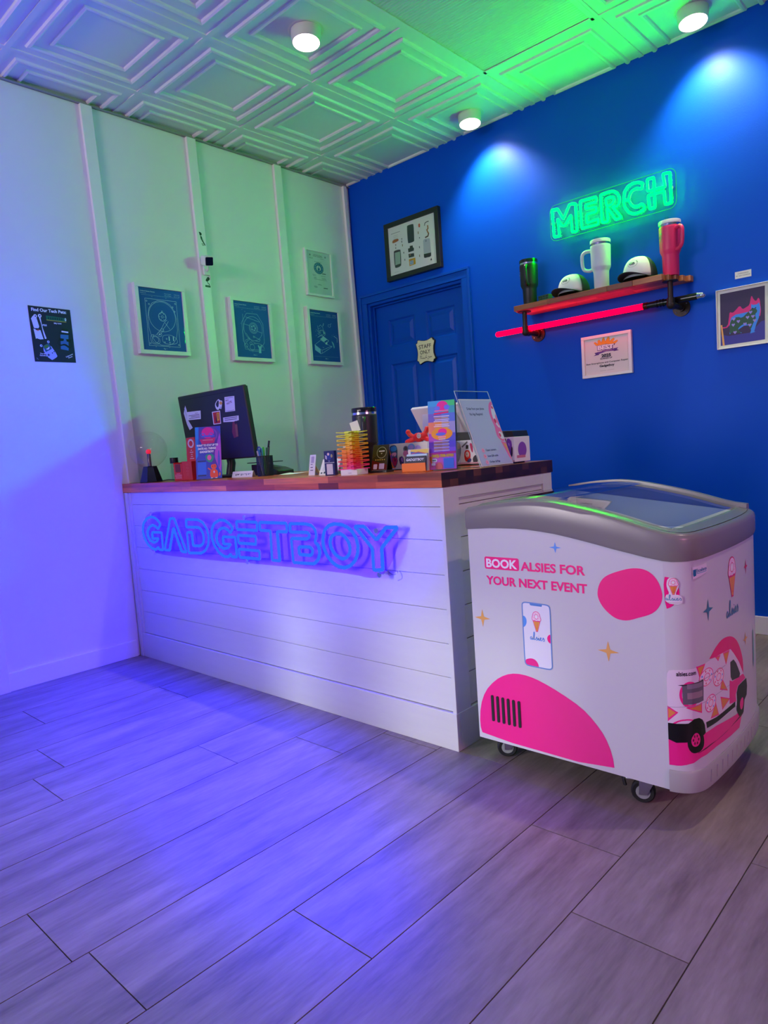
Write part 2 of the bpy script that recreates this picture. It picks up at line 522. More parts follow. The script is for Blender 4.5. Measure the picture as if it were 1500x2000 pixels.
# measured outlines (metres, in each thing's own plane)
D = {'gb':{'G1':[[(0.412,0.7236),(0.3839,0.7007),(0.366,0.713),(0.3347,0.7194),(0.2995,0.708),(0.2788,0.6857),(0.2788,0.6616),(0.2975,0.6405),(0.3332,0.6309),(0.3686,0.6409),(0.3784,0.6532),(0.3222,0.6511),(0.3257,0.6833),(0.4153,0.6842),(0.4152,0.598),(0.377,0.5985),(0.37,0.6101),(0.3434,0.5969),(0.3112,0.6001),(0.272,0.6177),(0.2419,0.6505),(0.2313,0.6892),(0.2475,0.726),(0.2843,0.7509),(0.3287,0.7602),(0.3693,0.7538),(0.3985,0.7388)]],'A':[[(0.5086,0.7548),(0.5451,0.7554),(0.6266,0.5979),(0.5833,0.5993),(0.53,0.7107),(0.4745,0.5995),(0.4299,0.5996)]],'D':[[(0.6459,0.717),(0.649,0.7528),(0.7489,0.7533),(0.7897,0.7402),(0.816,0.7127),(0.8268,0.6764),(0.8157,0.6414),(0.788,0.614),(0.7505,0.5998),(0.6477,0.5958),(0.6482,0.6924),(0.6869,0.6945),(0.6897,0.6314),(0.7483,0.6331),(0.7763,0.6462),(0.7855,0.6684),(0.7817,0.6922),(0.7618,0.7134),(0.7391,0.7189)]],'G2':[[(1.0152,0.7224),(0.9928,0.6998),(0.9819,0.7119),(0.9546,0.7208),(0.9253,0.7187),(0.8996,0.7045),(0.885,0.6827),(0.8861,0.6572),(0.9016,0.6387),(0.9331,0.6296),(0.9699,0.6347),(0.9867,0.6509),(0.9348,0.6499),(0.9356,0.6824),(1.0281,0.6828),(1.0277,0.5976),(0.9854,0.5965),(0.9838,0.609),(0.9638,0.5953),(0.9347,0.5937),(0.8968,0.6087),(0.8645,0.6392),(0.8481,0.6772),(0.8537,0.7116),(0.8771,0.74),(0.9202,0.7556),(0.9599,0.7543),(0.9932,0.7396)]],'E':[[(1.0454,0.7519),(1.1895,0.7508),(1.1873,0.7171),(1.0471,0.7171)],[(1.0489,0.6926),(1.1728,0.692),(1.1713,0.6588),(1.0494,0.6589)],[(1.0455,0.6328),(1.1902,0.6318),(1.1887,0.5978),(1.0486,0.5979)]],'T':[[(1.2069,0.7512),(1.3796,0.7509),(1.3799,0.7169),(1.3165,0.7165),(1.3179,0.5981),(1.27,0.598),(1.2747,0.7177),(1.2068,0.7185)]],'B':[[(1.3987,0.7174),(1.4,0.7502),(1.494,0.7512),(1.5291,0.7458),(1.5487,0.7282),(1.5513,0.7047),(1.5396,0.6832),(1.5579,0.6687),(1.5619,0.6435),(1.5503,0.6174),(1.5253,0.5994),(1.4038,0.5968),(1.4025,0.692),(1.4925,0.6935),(1.5099,0.7003),(1.5123,0.7107),(1.5011,0.7184)],[(1.4435,0.6606),(1.5082,0.6628),(1.5237,0.6544),(1.5219,0.6396),(1.5098,0.6305),(1.4426,0.6306)]],'O':[[(1.5892,0.7097),(1.5996,0.7315),(1.6224,0.7481),(1.6541,0.7549),(1.6918,0.7533),(1.723,0.7437),(1.7458,0.7288),(1.7627,0.7054),(1.7695,0.6782),(1.7643,0.6505),(1.7496,0.6255),(1.723,0.6048),(1.6897,0.5945),(1.6571,0.597),(1.6278,0.6112),(1.6018,0.6348),(1.5876,0.6629),(1.5841,0.6879)],[(1.6234,0.6877),(1.6334,0.7076),(1.6552,0.719),(1.6807,0.7205),(1.7046,0.7102),(1.7224,0.6917),(1.7289,0.6695),(1.7227,0.6483),(1.7063,0.6335),(1.6831,0.6269),(1.661,0.6327),(1.6396,0.6475),(1.6262,0.6664)]],'Y':[[(1.76,0.7487),(1.8076,0.7493),(1.8609,0.704),(1.91,0.7486),(1.9616,0.7499),(1.8832,0.6767),(1.8817,0.6),(1.8389,0.5964),(1.8395,0.673)]]},'gb_bolts':[(0.3317,0.7755),(0.3328,0.581),(1.1046,0.7692),(1.1006,0.5813),(1.864,0.7357),(1.8651,0.582)],'merch':{'M':[[(1.5846,2.1031),(1.5781,2.2468),(1.6132,2.2444),(1.6454,2.1833),(1.6857,2.2482),(1.7177,2.243),(1.7215,2.0998),(1.6936,2.1012),(1.6894,2.1921),(1.6507,2.1471),(1.6344,2.1504),(1.6088,2.1921),(1.6179,2.0996)]],'E':[[(1.7455,2.2466),(1.8359,2.2432),(1.8369,2.2188),(1.7749,2.2208),(1.7759,2.1984),(1.8317,2.1941),(1.8337,2.1693),(1.7777,2.1696),(1.7789,2.1267),(1.8406,2.1301),(1.8416,2.1041),(1.7484,2.1058)]],'R':[[(1.945,2.1653),(1.9577,2.1763),(1.9612,2.2026),(1.95,2.2286),(1.9285,2.2449),(1.9038,2.2476),(1.86,2.2465),(1.8625,2.1056),(1.8952,2.1039),(1.8918,2.1765),(1.9375,2.1019),(1.9684,2.1036),(1.9206,2.1721)],[(1.8911,2.1836),(1.8866,2.2185),(1.9127,2.2212),(1.9297,2.214),(1.9325,2.1972),(1.921,2.1821),(1.8985,2.1801)]],'C':[[(1.9827,2.1942),(1.9872,2.2223),(2.0064,2.2459),(2.0353,2.253),(2.0611,2.2488),(2.084,2.2361),(2.0752,2.2121),(2.0507,2.2225),(2.0268,2.2175),(2.0143,2.2009),(2.0111,2.1815),(1.9895,2.1818)],[(1.9799,2.1837),(1.9859,2.1512),(2.0063,2.1183),(2.032,2.1036),(2.0628,2.1029),(2.089,2.1179),(2.0759,2.1421),(2.0521,2.1327),(2.0287,2.1419),(2.0152,2.1624),(2.0095,2.1762)]],'H':[[(2.1382,2.2067),(2.1373,2.2486),(2.1053,2.2496),(2.107,2.1926),(2.1917,2.1886),(2.1826,2.2521),(2.2158,2.2496),(2.2187,2.1049),(2.189,2.1067),(2.1853,2.1723),(2.1072,2.1718),(2.1118,2.1063),(2.1393,2.1053),(2.1379,2.1585)]]},'blob':[(2.6722,0.5936),(2.677,0.6162),(2.6893,0.6355),(2.7088,0.6486),(2.7536,0.6647),(2.7771,0.6687),(2.8,0.6678),(2.8204,0.6577),(2.8352,0.6398),(2.8436,0.6163),(2.8451,0.5992),(2.8401,0.5813),(2.8293,0.5645),(2.8115,0.5509),(2.7812,0.5396),(2.7593,0.5306),(2.7409,0.5277),(2.7189,0.5312),(2.6969,0.5463),(2.6824,0.5632),(2.6746,0.5791)],'pinklow':[(2.2737,0.1091),(2.2638,0.1389),(2.2697,0.2015),(2.2913,0.2531),(2.3288,0.2934),(2.3681,0.3181),(2.4055,0.3285),(2.4484,0.3277),(2.4896,0.3181),(2.549,0.2964),(2.612,0.2664),(2.648,0.2352),(2.677,0.2001),(2.696,0.1544),(2.7018,0.1055)],'phone':[(2.4382,0.5387),(2.4403,0.5437),(2.4466,0.5468),(2.4642,0.5467),(2.5039,0.5461),(2.5169,0.5456),(2.5245,0.5435),(2.5281,0.538),(2.5285,0.5081),(2.5273,0.4372),(2.5273,0.3778),(2.5274,0.3671),(2.5239,0.3611),(2.5172,0.3588),(2.4857,0.3589),(2.4493,0.3595),(2.4413,0.3625),(2.4383,0.3706),(2.4381,0.4366),(2.4383,0.4975)],'notch':[(2.4635,0.5461),(2.5053,0.5468),(2.5022,0.5388),(2.4678,0.5393),(2.4639,0.5413)],'phb':[(2.4388,0.506),(2.4429,0.5065),(2.4481,0.5023),(2.4511,0.4954),(2.4505,0.4856),(2.4467,0.4779),(2.4423,0.4737),(2.4381,0.472)],'phr':[(2.5266,0.4619),(2.5214,0.46),(2.5165,0.4546),(2.5149,0.4485),(2.5165,0.4416),(2.5214,0.4363),(2.5265,0.4353)],'phd':[(2.44,0.3758),(2.4505,0.3805),(2.4629,0.3831),(2.4735,0.3799),(2.4798,0.3737),(2.4834,0.3658),(2.4837,0.3592),(2.4493,0.3595),(2.4413,0.3625)],'van':{'pinkfloor':[(0.0,0.2342),(0.0204,0.2317),(0.0993,0.2421),(0.1709,0.2394),(0.3439,0.2178),(0.3685,0.2019),(0.3447,0.1749),(0.2666,0.1777),(0.1672,0.1842),(0.0807,0.1838),(0.0587,0.1747),(0.0288,0.1684),(0.0,0.1664)],'pinkarc':[(0.1338,0.4234),(0.1499,0.4329),(0.1789,0.4462),(0.2145,0.4559),(0.2529,0.4558),(0.2936,0.4481),(0.3293,0.432),(0.3594,0.4071),(0.3827,0.376),(0.3937,0.3504),(0.3952,0.3147),(0.3864,0.3147),(0.2838,0.4146)],'body':[(0.0004,0.3915),(0.0019,0.4052),(0.0063,0.4136),(0.0176,0.4162),(0.0441,0.4163),(0.0753,0.4186),(0.1389,0.4221),(0.2183,0.4198),(0.2838,0.4146),(0.3117,0.3951),(0.3554,0.3586),(0.3911,0.3184),(0.4115,0.2972),(0.4097,0.2748),(0.3898,0.248),(0.3461,0.2445),(0.2317,0.2453),(0.1077,0.2533),(0.1009,0.2758),(0.0487,0.2786),(0.0,0.278),(0.0,0.3277),(0.0,0.3732)],'bumper':[(0.0,0.2768),(0.0487,0.2786),(0.0626,0.2885),(0.0788,0.2888),(0.0933,0.2803),(0.1023,0.264),(0.1052,0.2426),(0.0991,0.2398),(0.0472,0.2301),(0.0182,0.2279),(0.0,0.2342)],'skirt':[(0.1087,0.269),(0.1724,0.2623),(0.2723,0.261),(0.3128,0.2602),(0.3117,0.2458),(0.2714,0.2479),(0.1715,0.2485),(0.1127,0.2517)],'cabin':[(0.2706,0.3317),(0.2915,0.323),(0.3909,0.3159),(0.4115,0.2972),(0.3382,0.2968),(0.3179,0.2783),(0.3202,0.2578),(0.2661,0.2678),(0.2689,0.308)],'win1':[(0.0357,0.3767),(0.0605,0.3787),(0.1022,0.3816),(0.0996,0.3285),(0.0613,0.327),(0.0369,0.3279)],'awning':[(0.0262,0.3775),(0.0367,0.379),(0.1004,0.383),(0.1014,0.38),(0.0605,0.3776),(0.0366,0.3754)],'win2':[(0.2797,0.3796),(0.3068,0.3799),(0.328,0.3638),(0.3612,0.3247),(0.3521,0.3174),(0.2917,0.3254),(0.2796,0.3387)],'arch2':[(0.3279,0.2603),(0.3256,0.2808),(0.3419,0.2956),(0.3848,0.2951),(0.4212,0.2942),(0.429,0.2688),(0.4218,0.2454),(0.3978,0.2378),(0.3864,0.2059),(0.3431,0.208),(0.322,0.2325)],'wheel1':[(0.0437,0.2235),(0.0476,0.2437),(0.0569,0.2611),(0.07,0.2679),(0.0844,0.2579),(0.0952,0.2387),(0.0983,0.2218),(0.0936,0.2072),(0.0784,0.2003),(0.0621,0.1991),(0.0508,0.2049)],'rim1':[(0.0534,0.2319),(0.0575,0.2452),(0.0667,0.2527),(0.076,0.2486),(0.0814,0.236),(0.0798,0.2251),(0.0736,0.2173),(0.0641,0.2158),(0.0568,0.2203)],'rim2':[(0.3503,0.2432),(0.3683,0.2524),(0.3855,0.2494),(0.3884,0.2307),(0.3742,0.2177),(0.3572,0.2221)],'shadow':[(0.062,0.1969),(0.1149,0.2049),(0.2033,0.1976),(0.343,0.2056),(0.3778,0.2088),(0.386,0.201),(0.2972,0.2013),(0.1683,0.2003),(0.0971,0.1992)],'line1':[(0.0794,0.3843),(0.1363,0.3818),(0.2413,0.3818)],'line2':[(0.0,0.3187),(0.0371,0.3219),(0.1032,0.3229),(0.2697,0.3199)]},'vd':[[[0.121,0.3837],[0.1598,0.373],[0.1196,0.3614]],[[0.1936,0.3634],[0.2296,0.3531],[0.1921,0.3404]],[[0.1396,0.3098],[0.1723,0.3044],[0.1382,0.2872]]],'vcone':[[(0.0766,0.4194),(0.1106,0.4193),(0.0872,0.3903)],[(0.2166,0.351),(0.2526,0.3106),(0.203,0.3278)],[(0.1397,0.2705),(0.1692,0.3007),(0.1871,0.2646)],[(0.2045,0.305),(0.2671,0.282),(0.2141,0.2701)],[(0.2308,0.4165),(0.2729,0.4127),(0.2479,0.3836)],[(0.1772,0.4201),(0.206,0.4172),(0.1937,0.4076)],[(0.0477,0.3181),(0.0916,0.3238),(0.0904,0.3004)],[(0.0,0.3188),(0.0226,0.3066),(0.0,0.2849)]],'vtext':[(0.0233,0.4009),(0.0721,0.4046),(0.0235,0.4076)],'sidelogo':{'donut':[(0.2786,0.6183),(0.286,0.6428),(0.2957,0.6596),(0.3157,0.6619),(0.3352,0.6531),(0.3423,0.6313),(0.344,0.614),(0.3375,0.6057),(0.3228,0.6037),(0.3058,0.6059),(0.2889,0.6071)],'hole':[(0.2965,0.6336),(0.306,0.6468),(0.323,0.6449),(0.3305,0.6295),(0.3268,0.6189),(0.3123,0.6168),(0.2986,0.6239)],'cone':[(0.2889,0.6071),(0.3345,0.6044),(0.316,0.5515),(0.3019,0.5543)],'text':[(0.2599,0.5039),(0.3577,0.5007),(0.2613,0.5239)],'tealstar':[(0.1387,0.5819),(0.1683,0.552),(0.1371,0.5251),(0.1074,0.5551)],'redstar':[(0.4434,0.6352),(0.4627,0.6123),(0.4448,0.5898),(0.4232,0.6114)],'goldstar':[(0.4245,0.4284),(0.4463,0.4049),(0.4249,0.3886),(0.397,0.4038)],'badge':[(0.071,0.6729),(0.1338,0.6753),(0.1371,0.6522),(0.0705,0.6431)],'shield':[(0.0728,0.6659),(0.083,0.6671),(0.0822,0.651),(0.0742,0.6486),(0.0724,0.654)],'btext':[(0.0849,0.6574),(0.1335,0.6571),(0.0854,0.6659)]},'sticker':{'half':[(0.0,0.6523),(0.0155,0.6502),(0.0262,0.6401),(0.0351,0.6246),(0.037,0.6092),(0.0343,0.5955),(0.0245,0.5836),(0.0148,0.5746),(0.0034,0.5703)],'cup':[(0.0078,0.6344),(0.0097,0.6448),(0.0155,0.6502),(0.0249,0.6512),(0.0326,0.6451),(0.0362,0.6348),(0.0344,0.6263),(0.0268,0.6076),(0.0346,0.6075),(0.044,0.6004),(0.0418,0.5817),(0.0039,0.5859),(0.0045,0.6066),(0.0142,0.609),(0.0083,0.6258)]},'cat':{'panel':[(2.422,1.6326),(2.6149,1.6342),(2.6114,1.3928),(2.4196,1.3914)],'floor':[(2.4202,1.4443),(2.456,1.4326),(2.5515,1.4337),(2.5976,1.4771),(2.6121,1.4791),(2.6114,1.3928),(2.4196,1.3914)],'flame':[(2.4524,1.476),(2.4603,1.5222),(2.463,1.543),(2.4764,1.5358),(2.49,1.5475),(2.5082,1.5652),(2.5188,1.5446),(2.5343,1.551),(2.5497,1.5598),(2.5546,1.5889),(2.5592,1.6019),(2.5674,1.5795),(2.578,1.5706),(2.5869,1.5873),(2.593,1.5746),(2.5947,1.5513),(2.5974,1.5255),(2.5915,1.4943),(2.5641,1.5223),(2.5205,1.5232),(2.4759,1.5147),(2.4569,1.4729),(2.4295,1.4703),(2.4274,1.4778)],'body':[(2.4607,1.439),(2.4617,1.4863),(2.4692,1.5159),(2.4896,1.5264),(2.5206,1.5278),(2.5491,1.5297),(2.5558,1.5377),(2.5563,1.5631),(2.5627,1.5573),(2.5799,1.5564),(2.5896,1.5637),(2.5945,1.5398),(2.592,1.5173),(2.5873,1.495),(2.576,1.4669),(2.5668,1.4359),(2.5732,1.4337),(2.5493,1.4294),(2.5539,1.445),(2.5413,1.4681),(2.5238,1.4687),(2.4969,1.4544),(2.5143,1.4374),(2.4877,1.4429),(2.4744,1.4486)],'green':[(2.4607,1.439),(2.4617,1.4863),(2.4713,1.5084),(2.4982,1.5154),(2.5157,1.5053),(2.5381,1.5247),(2.558,1.542),(2.5731,1.5415),(2.5836,1.5257),(2.5704,1.5119),(2.5765,1.4923),(2.5632,1.476),(2.554,1.4496),(2.5475,1.4507),(2.5393,1.4755),(2.5195,1.4765),(2.5016,1.4654),(2.4969,1.4544),(2.5143,1.4374),(2.4877,1.4429),(2.4744,1.4486)],'stick':[(2.4219,1.4883),(2.4288,1.4883),(2.4379,1.3911),(2.4288,1.3913)],'dots':[(2.4802,1.5068),(2.5,1.4928),(2.4774,1.4801),(2.5399,1.5045),(2.5283,1.4762),(2.5489,1.468),(2.5534,1.5254),(2.5627,1.5052),(2.5699,1.4853),(2.4844,1.4446)]},'parts':{'mat':[(0.3623,2.4551),(0.7504,2.4593),(0.7479,2.1615),(0.3608,2.1586)],'phone':[(0.5297,2.4359),(0.5371,2.4423),(0.5786,2.4411),(0.5874,2.4347),(0.585,2.3409),(0.5821,2.3291),(0.5386,2.3287),(0.5295,2.3337)],'front':[(0.4022,2.3035),(0.409,2.3133),(0.456,2.3106),(0.465,2.3028),(0.4632,2.2179),(0.4579,2.202),(0.4183,2.198),(0.4031,2.2057)],'screen':[(0.4116,2.2984),(0.4586,2.2972),(0.4556,2.2196),(0.4102,2.2184)],'fhome':[(0.408,2.2161),(0.4553,2.2168),(0.4541,2.2029),(0.4108,2.2025)],'back':[(0.6571,2.3147),(0.6651,2.3224),(0.7086,2.3197),(0.7118,2.3148),(0.7156,2.2292),(0.656,2.235)],'backb':[(0.6559,2.2337),(0.7156,2.2292),(0.7141,2.2104),(0.7065,2.2053),(0.6629,2.2072),(0.656,2.2129)],'sim':[(0.5299,2.2296),(0.5847,2.2281),(0.585,2.1875),(0.5318,2.1854)],'simw':[(0.5363,2.2154),(0.5668,2.2169),(0.5665,2.1917),(0.538,2.1911)],'b1':[(0.5282,2.2975),(0.5435,2.298),(0.5446,2.3104),(0.5691,2.3086),(0.5698,2.2959),(0.5787,2.2895),(0.5755,2.2736),(0.5299,2.2732)],'b2':[(0.5291,2.2636),(0.576,2.2581),(0.5761,2.2371),(0.5307,2.2387)],'o1':[(0.3959,2.3651),(0.4015,2.3823),(0.4468,2.3824),(0.4531,2.3738),(0.4512,2.3657),(0.4055,2.3613)],'o2':[(0.6261,2.4286),(0.6408,2.4275),(0.6407,2.4042),(0.626,2.4053)],'flex':[(0.7007,2.4008),(0.7026,2.3799),(0.6931,2.3742),(0.6991,2.359),(0.7055,2.3491),(0.6989,2.3345),(0.6749,2.3309)],'ant':[(0.6755,2.4033),(0.6804,2.4184),(0.6953,2.4227),(0.7115,2.4224)],'sbits':[(0.4808,2.3711),(0.4793,2.3545),(0.4832,2.3324),(0.4901,2.2798),(0.4959,2.236),(0.6216,2.376),(0.6298,2.3408),(0.625,2.2839),(0.6215,2.2335),(0.4257,2.345),(0.4242,2.3282)],'title':[(0.3893,2.4225),(0.4699,2.4218),(0.4095,2.4046),(0.445,2.4056)],'fig':[(0.7064,2.182),(0.7148,2.1965),(0.7208,2.1814)]},'staff':[(0.5131,1.7105),(0.5228,1.7135),(0.5435,1.7076),(0.5713,1.7033),(0.5947,1.7041),(0.616,1.7105),(0.6313,1.7151),(0.6366,1.7099),(0.6415,1.6995),(0.6515,1.6962),(0.6508,1.6875),(0.6432,1.6642),(0.6404,1.6435),(0.6407,1.6189),(0.646,1.6005),(0.6538,1.5836),(0.6489,1.579),(0.6396,1.5768),(0.6376,1.5665),(0.6268,1.5609),(0.611,1.5657),(0.5884,1.5723),(0.565,1.5719),(0.5458,1.5665),(0.5262,1.5583),(0.5195,1.5628),(0.5147,1.576),(0.5022,1.5831),(0.506,1.6005),(0.5107,1.6268),(0.5084,1.6558),(0.503,1.6763),(0.4983,1.6913),(0.5033,1.6941),(0.5106,1.6957)],'staffT':[(0.5148,1.6611),(0.6325,1.6596),(0.5169,1.6858),(0.5239,1.6285),(0.6241,1.6265),(0.5259,1.6523)],'staffhand':[[(0.5347,1.6162),(0.5314,1.606),(0.5314,1.5917)],[(0.5256,1.6068),(0.5446,1.6077)],[(0.5314,1.5917),(0.5392,1.5995),(0.5431,1.5901),(0.5483,1.5965),(0.554,1.5939),(0.5524,1.5888),(0.5588,1.5959),(0.5617,1.5884),(0.567,1.5957),(0.5699,1.5881)],[(0.5825,1.613),(0.5757,1.6016),(0.5737,1.5912),(0.5836,1.5987),(0.5775,1.5951),(0.5876,1.5902)],[(0.5955,1.6023),(0.5971,1.5933),(0.6057,1.5991),(0.6037,1.5888),(0.5938,1.5813),(0.5872,1.5858)],[(0.6088,1.5952),(0.6118,1.5895),(0.6158,1.596),(0.6101,1.5968)],[(0.6183,1.5974),(0.6189,1.5911),(0.6241,1.5983),(0.6247,1.5912)]],'pets':{'sheet':[(-2.2402,1.8126),(-2.0402,1.8091),(-2.038,1.5502),(-2.2353,1.5478)],'p_body':[(-2.2319,1.752),(-2.2227,1.7643),(-2.209,1.7694),(-2.1978,1.7162),(-2.2027,1.7061),(-2.2105,1.7035),(-2.2232,1.7083)],'p_low':[(-2.2256,1.7043),(-2.211,1.6996),(-2.1939,1.699),(-2.1842,1.6568),(-2.2007,1.6547),(-2.2154,1.6595),(-2.2196,1.6554)],'p_right':[(-2.1947,1.761),(-2.1872,1.7597),(-2.1847,1.7308),(-2.1815,1.7077),(-2.1693,1.6607),(-2.1773,1.6582),(-2.1824,1.6823),(-2.1883,1.7325)],'mouth':[(-2.2214,1.7075),(-2.195,1.7067),(-2.1998,1.6975),(-2.2078,1.694),(-2.2148,1.6993)],'tongue':[(-2.2129,1.6995),(-2.1955,1.7018),(-2.2019,1.6954),(-2.2097,1.6943)],'eyes':[(-2.2114,1.7644),(-2.1902,1.7676),(-2.1986,1.625),(-2.1629,1.6454)],'ram':[(-2.161,1.7714),(-2.0622,1.7658),(-2.0652,1.7476),(-2.1603,1.7514)],'ramgold':[(-2.1603,1.752),(-2.065,1.749),(-2.0658,1.7456),(-2.1596,1.7489)],'gb':[(-2.1994,1.6148),(-2.1601,1.6387),(-2.1253,1.5814),(-2.1323,1.5711),(-2.1617,1.5539)],'gbscr':[(-2.1918,1.6231),(-2.162,1.6396),(-2.1493,1.6128),(-2.1804,1.5953)],'gbgreen':[(-2.1879,1.6233),(-2.1695,1.6332),(-2.1619,1.6229),(-2.1825,1.6109)],'gbsmile':[(-2.1797,1.6101),(-2.1686,1.6146),(-2.1607,1.6249),(-2.161,1.6131),(-2.1695,1.6067)],'pad':[(-2.1683,1.5822),(-2.1496,1.5924),(-2.1406,1.5994)],'ph':[(-2.101,1.6851),(-2.062,1.6849),(-2.0693,1.6082),(-2.1069,1.6132)],'hat':[(-2.0888,1.7148),(-2.0628,1.7138),(-2.0618,1.7049),(-2.0919,1.7047)],'hatband':[(-2.094,1.7035),(-2.0612,1.701),(-2.0614,1.6939),(-2.0948,1.6965)],'brim':[(-2.1049,1.6948),(-2.055,1.6934),(-2.0556,1.6873),(-2.1057,1.6878)],'gl1':[(-2.1099,1.6676),(-2.0862,1.6652),(-2.0895,1.6541),(-2.1056,1.652)],'gl2':[(-2.0763,1.6639),(-2.0481,1.6638),(-2.0557,1.6492),(-2.0736,1.6521)],'mus':[(-2.1152,1.6375),(-2.1035,1.6353),(-2.0889,1.6411),(-2.0752,1.638),(-2.0642,1.6276),(-2.0545,1.6231),(-2.069,1.6203),(-2.0801,1.6297),(-2.0898,1.6331),(-2.1043,1.6282),(-2.1158,1.6315)],'arms':[[(-2.1061,1.6659),(-2.1183,1.6453),(-2.1138,1.6316)],[(-2.0535,1.6513),(-2.0516,1.6313),(-2.0632,1.6186)]],'t':[(-2.228,1.7927),(-2.0604,1.7909),(-2.2272,1.8004)],'t2':[(-2.182,1.7203),(-2.1609,1.72),(-2.1268,1.7375),(-2.0883,1.7377),(-2.2291,1.5869),(-2.1947,1.5877),(-2.2319,1.578),(-2.1919,1.5781),(-2.0925,1.581),(-2.0462,1.6065),(-2.0775,1.5797),(-2.0507,1.5931)],'t1h':[(-2.2692,1.8476)]}}

# ------------------------------------------------------------------ the room
WHITE = mat('white_wall_paint', (0.80, 0.79, 0.80), 0.55, bump=0.06, bscale=140, vary=0.015, vscale=3)
TRIMW = mat('white_trim_paint', (0.84, 0.84, 0.84), 0.38, bump=0.04, bscale=40)
BLUEP = mat('blue_wall_paint', (0.0008, 0.080, 0.60), 0.45, spec=0.12, bump=0.10, bscale=160, vary=0.03, vscale=2)
BLUED = mat('blue_door_paint', (0.0008, 0.075, 0.52), 0.38, spec=0.2, bump=0.04, bscale=60)
XR, YF = 5.6, -6.25      # right and shop-front walls, out of sight

# floor: porcelain planks over grout
fm = bpy.data.materials.new('grey_wood_look_tile'); fm.use_nodes = True
nt = fm.node_tree; b = nt.nodes['Principled BSDF']
tc = nt.nodes.new('ShaderNodeTexCoord'); mp = nt.nodes.new('ShaderNodeMapping'); mp.inputs['Scale'].default_value = (9, 1.3, 1)
at_ = nt.nodes.new('ShaderNodeAttribute'); at_.attribute_name = 'tone'
off = nt.nodes.new('ShaderNodeVectorMath'); off.operation = 'MULTIPLY_ADD'
cmb = nt.nodes.new('ShaderNodeCombineXYZ')
for i in range(3): nt.links.new(at_.outputs['Fac'], cmb.inputs[i])
off.inputs[1].default_value = (37, 53, 11)
nt.links.new(cmb.outputs[0], off.inputs[0]); nt.links.new(tc.outputs['Object'], mp.inputs['Vector']); nt.links.new(mp.outputs['Vector'], off.inputs[2])
n1 = nt.nodes.new('ShaderNodeTexNoise'); n1.inputs['Scale'].default_value = 1.6; n1.inputs['Detail'].default_value = 9; n1.inputs['Roughness'].default_value = 0.62
n2 = nt.nodes.new('ShaderNodeTexNoise'); n2.inputs['Scale'].default_value = 14; n2.inputs['Detail'].default_value = 5
nt.links.new(off.outputs[0], n1.inputs['Vector']); nt.links.new(off.outputs[0], n2.inputs['Vector'])
ad = nt.nodes.new('ShaderNodeMath'); ad.operation = 'MULTIPLY_ADD'; ad.inputs[1].default_value = 0.28
nt.links.new(n2.outputs['Fac'], ad.inputs[0]); nt.links.new(n1.outputs['Fac'], ad.inputs[2])
rp = nt.nodes.new('ShaderNodeValToRGB')
rp.color_ramp.elements[0].position = 0.44; rp.color_ramp.elements[1].position = 0.86
rp.color_ramp.elements[0].color = (0.155, 0.122, 0.105, 1); rp.color_ramp.elements[1].color = (0.350, 0.285, 0.255, 1)
nt.links.new(ad.outputs[0], rp.inputs['Fac']); nt.links.new(rp.outputs['Color'], b.inputs['Base Color'])
b.inputs['Roughness'].default_value = 0.42
bp = nt.nodes.new('ShaderNodeBump'); bp.inputs['Strength'].default_value = 0.12; bp.inputs['Distance'].default_value = 0.003
nt.links.new(n2.outputs['Fac'], bp.inputs['Height']); nt.links.new(bp.outputs['Normal'], b.inputs['Normal'])
GROUT = mat('brown_grout', (0.105, 0.090, 0.075), 0.9)

mb = MB()
mb.box((-0.1, YF, -0.08), (XR, 0.06, -0.003), 1)
W, L = 0.2455, 1.218
X0 = 0.592 - 3 * W
known = {4: -2.713, 6: -2.341, 7: -2.088, 8: -3.104, 9: -1.851, 10: -2.713, 12: -2.350, 3: -3.30, 5: -1.60, 11: -3.32, 13: -1.95}
for k in range(0, 26):
    xa, xb = X0 + k * W, X0 + (k + 1) * W
    xa, xb = max(xa, 0.0), min(xb, XR)
    if xb - xa < 0.01: continue
    y0 = known.get(k, -random.random() * L)
    j0 = int((YF - y0) / L) - 1
    for j in range(j0, 8):
        ya, yb = y0 + j * L, y0 + (j + 1) * L
        ya, yb = max(ya, YF), min(yb, 0.0)
        if yb - ya < 0.01: continue
        g = 0.0014
        mb.box((xa + g, ya + g, -0.003), (xb - g, yb - g, 0.0), 0, tone=random.random())
floor = struct(mb.build('floor', [fm, GROUT], bevel=0, weld=False))

# left wall
struct(MB().box((-0.12, YF, 0), (0, 0.12, H + 0.1)).build('wall_left', WHITE))
# back wall with the door opening
DX0, DX1, DZ = 0.114, 0.930, 2.022
mb = MB()
mb.box((0, 0, 0), (DX0, 0.12, H + 0.1)); mb.box((DX1, 0, 0), (XR, 0.12, H + 0.1)); mb.box((DX0, 0, DZ), (DX1, 0.12, H + 0.1))
struct(mb.build('wall_back', BLUEP, weld=False))
struct(MB().box((XR, YF, 0), (XR + 0.1, 0.12, H + 0.1)).build('wall_right', WHITE))
# shop front behind the camera: unseen wall, its low openings shaped to cast the sun patches
mb = MB()
for a, b_ in (((-0.1, -6.4, 1.20), (XR + 0.1, YF, H + 0.1)), ((-0.1, -6.4, 0), (XR + 0.1, YF, 0.50)), ((-0.1, -6.4, 0.5), (1.10, YF, 1.2)), ((1.38, -6.4, 0.5), (1.74, YF, 1.2)), ((2.44, -6.4, 0.5), (XR + 0.1, YF, 1.2))):
    mb.box(a, b_)
struct(mb.build('wall_front', WHITE, weld=False))

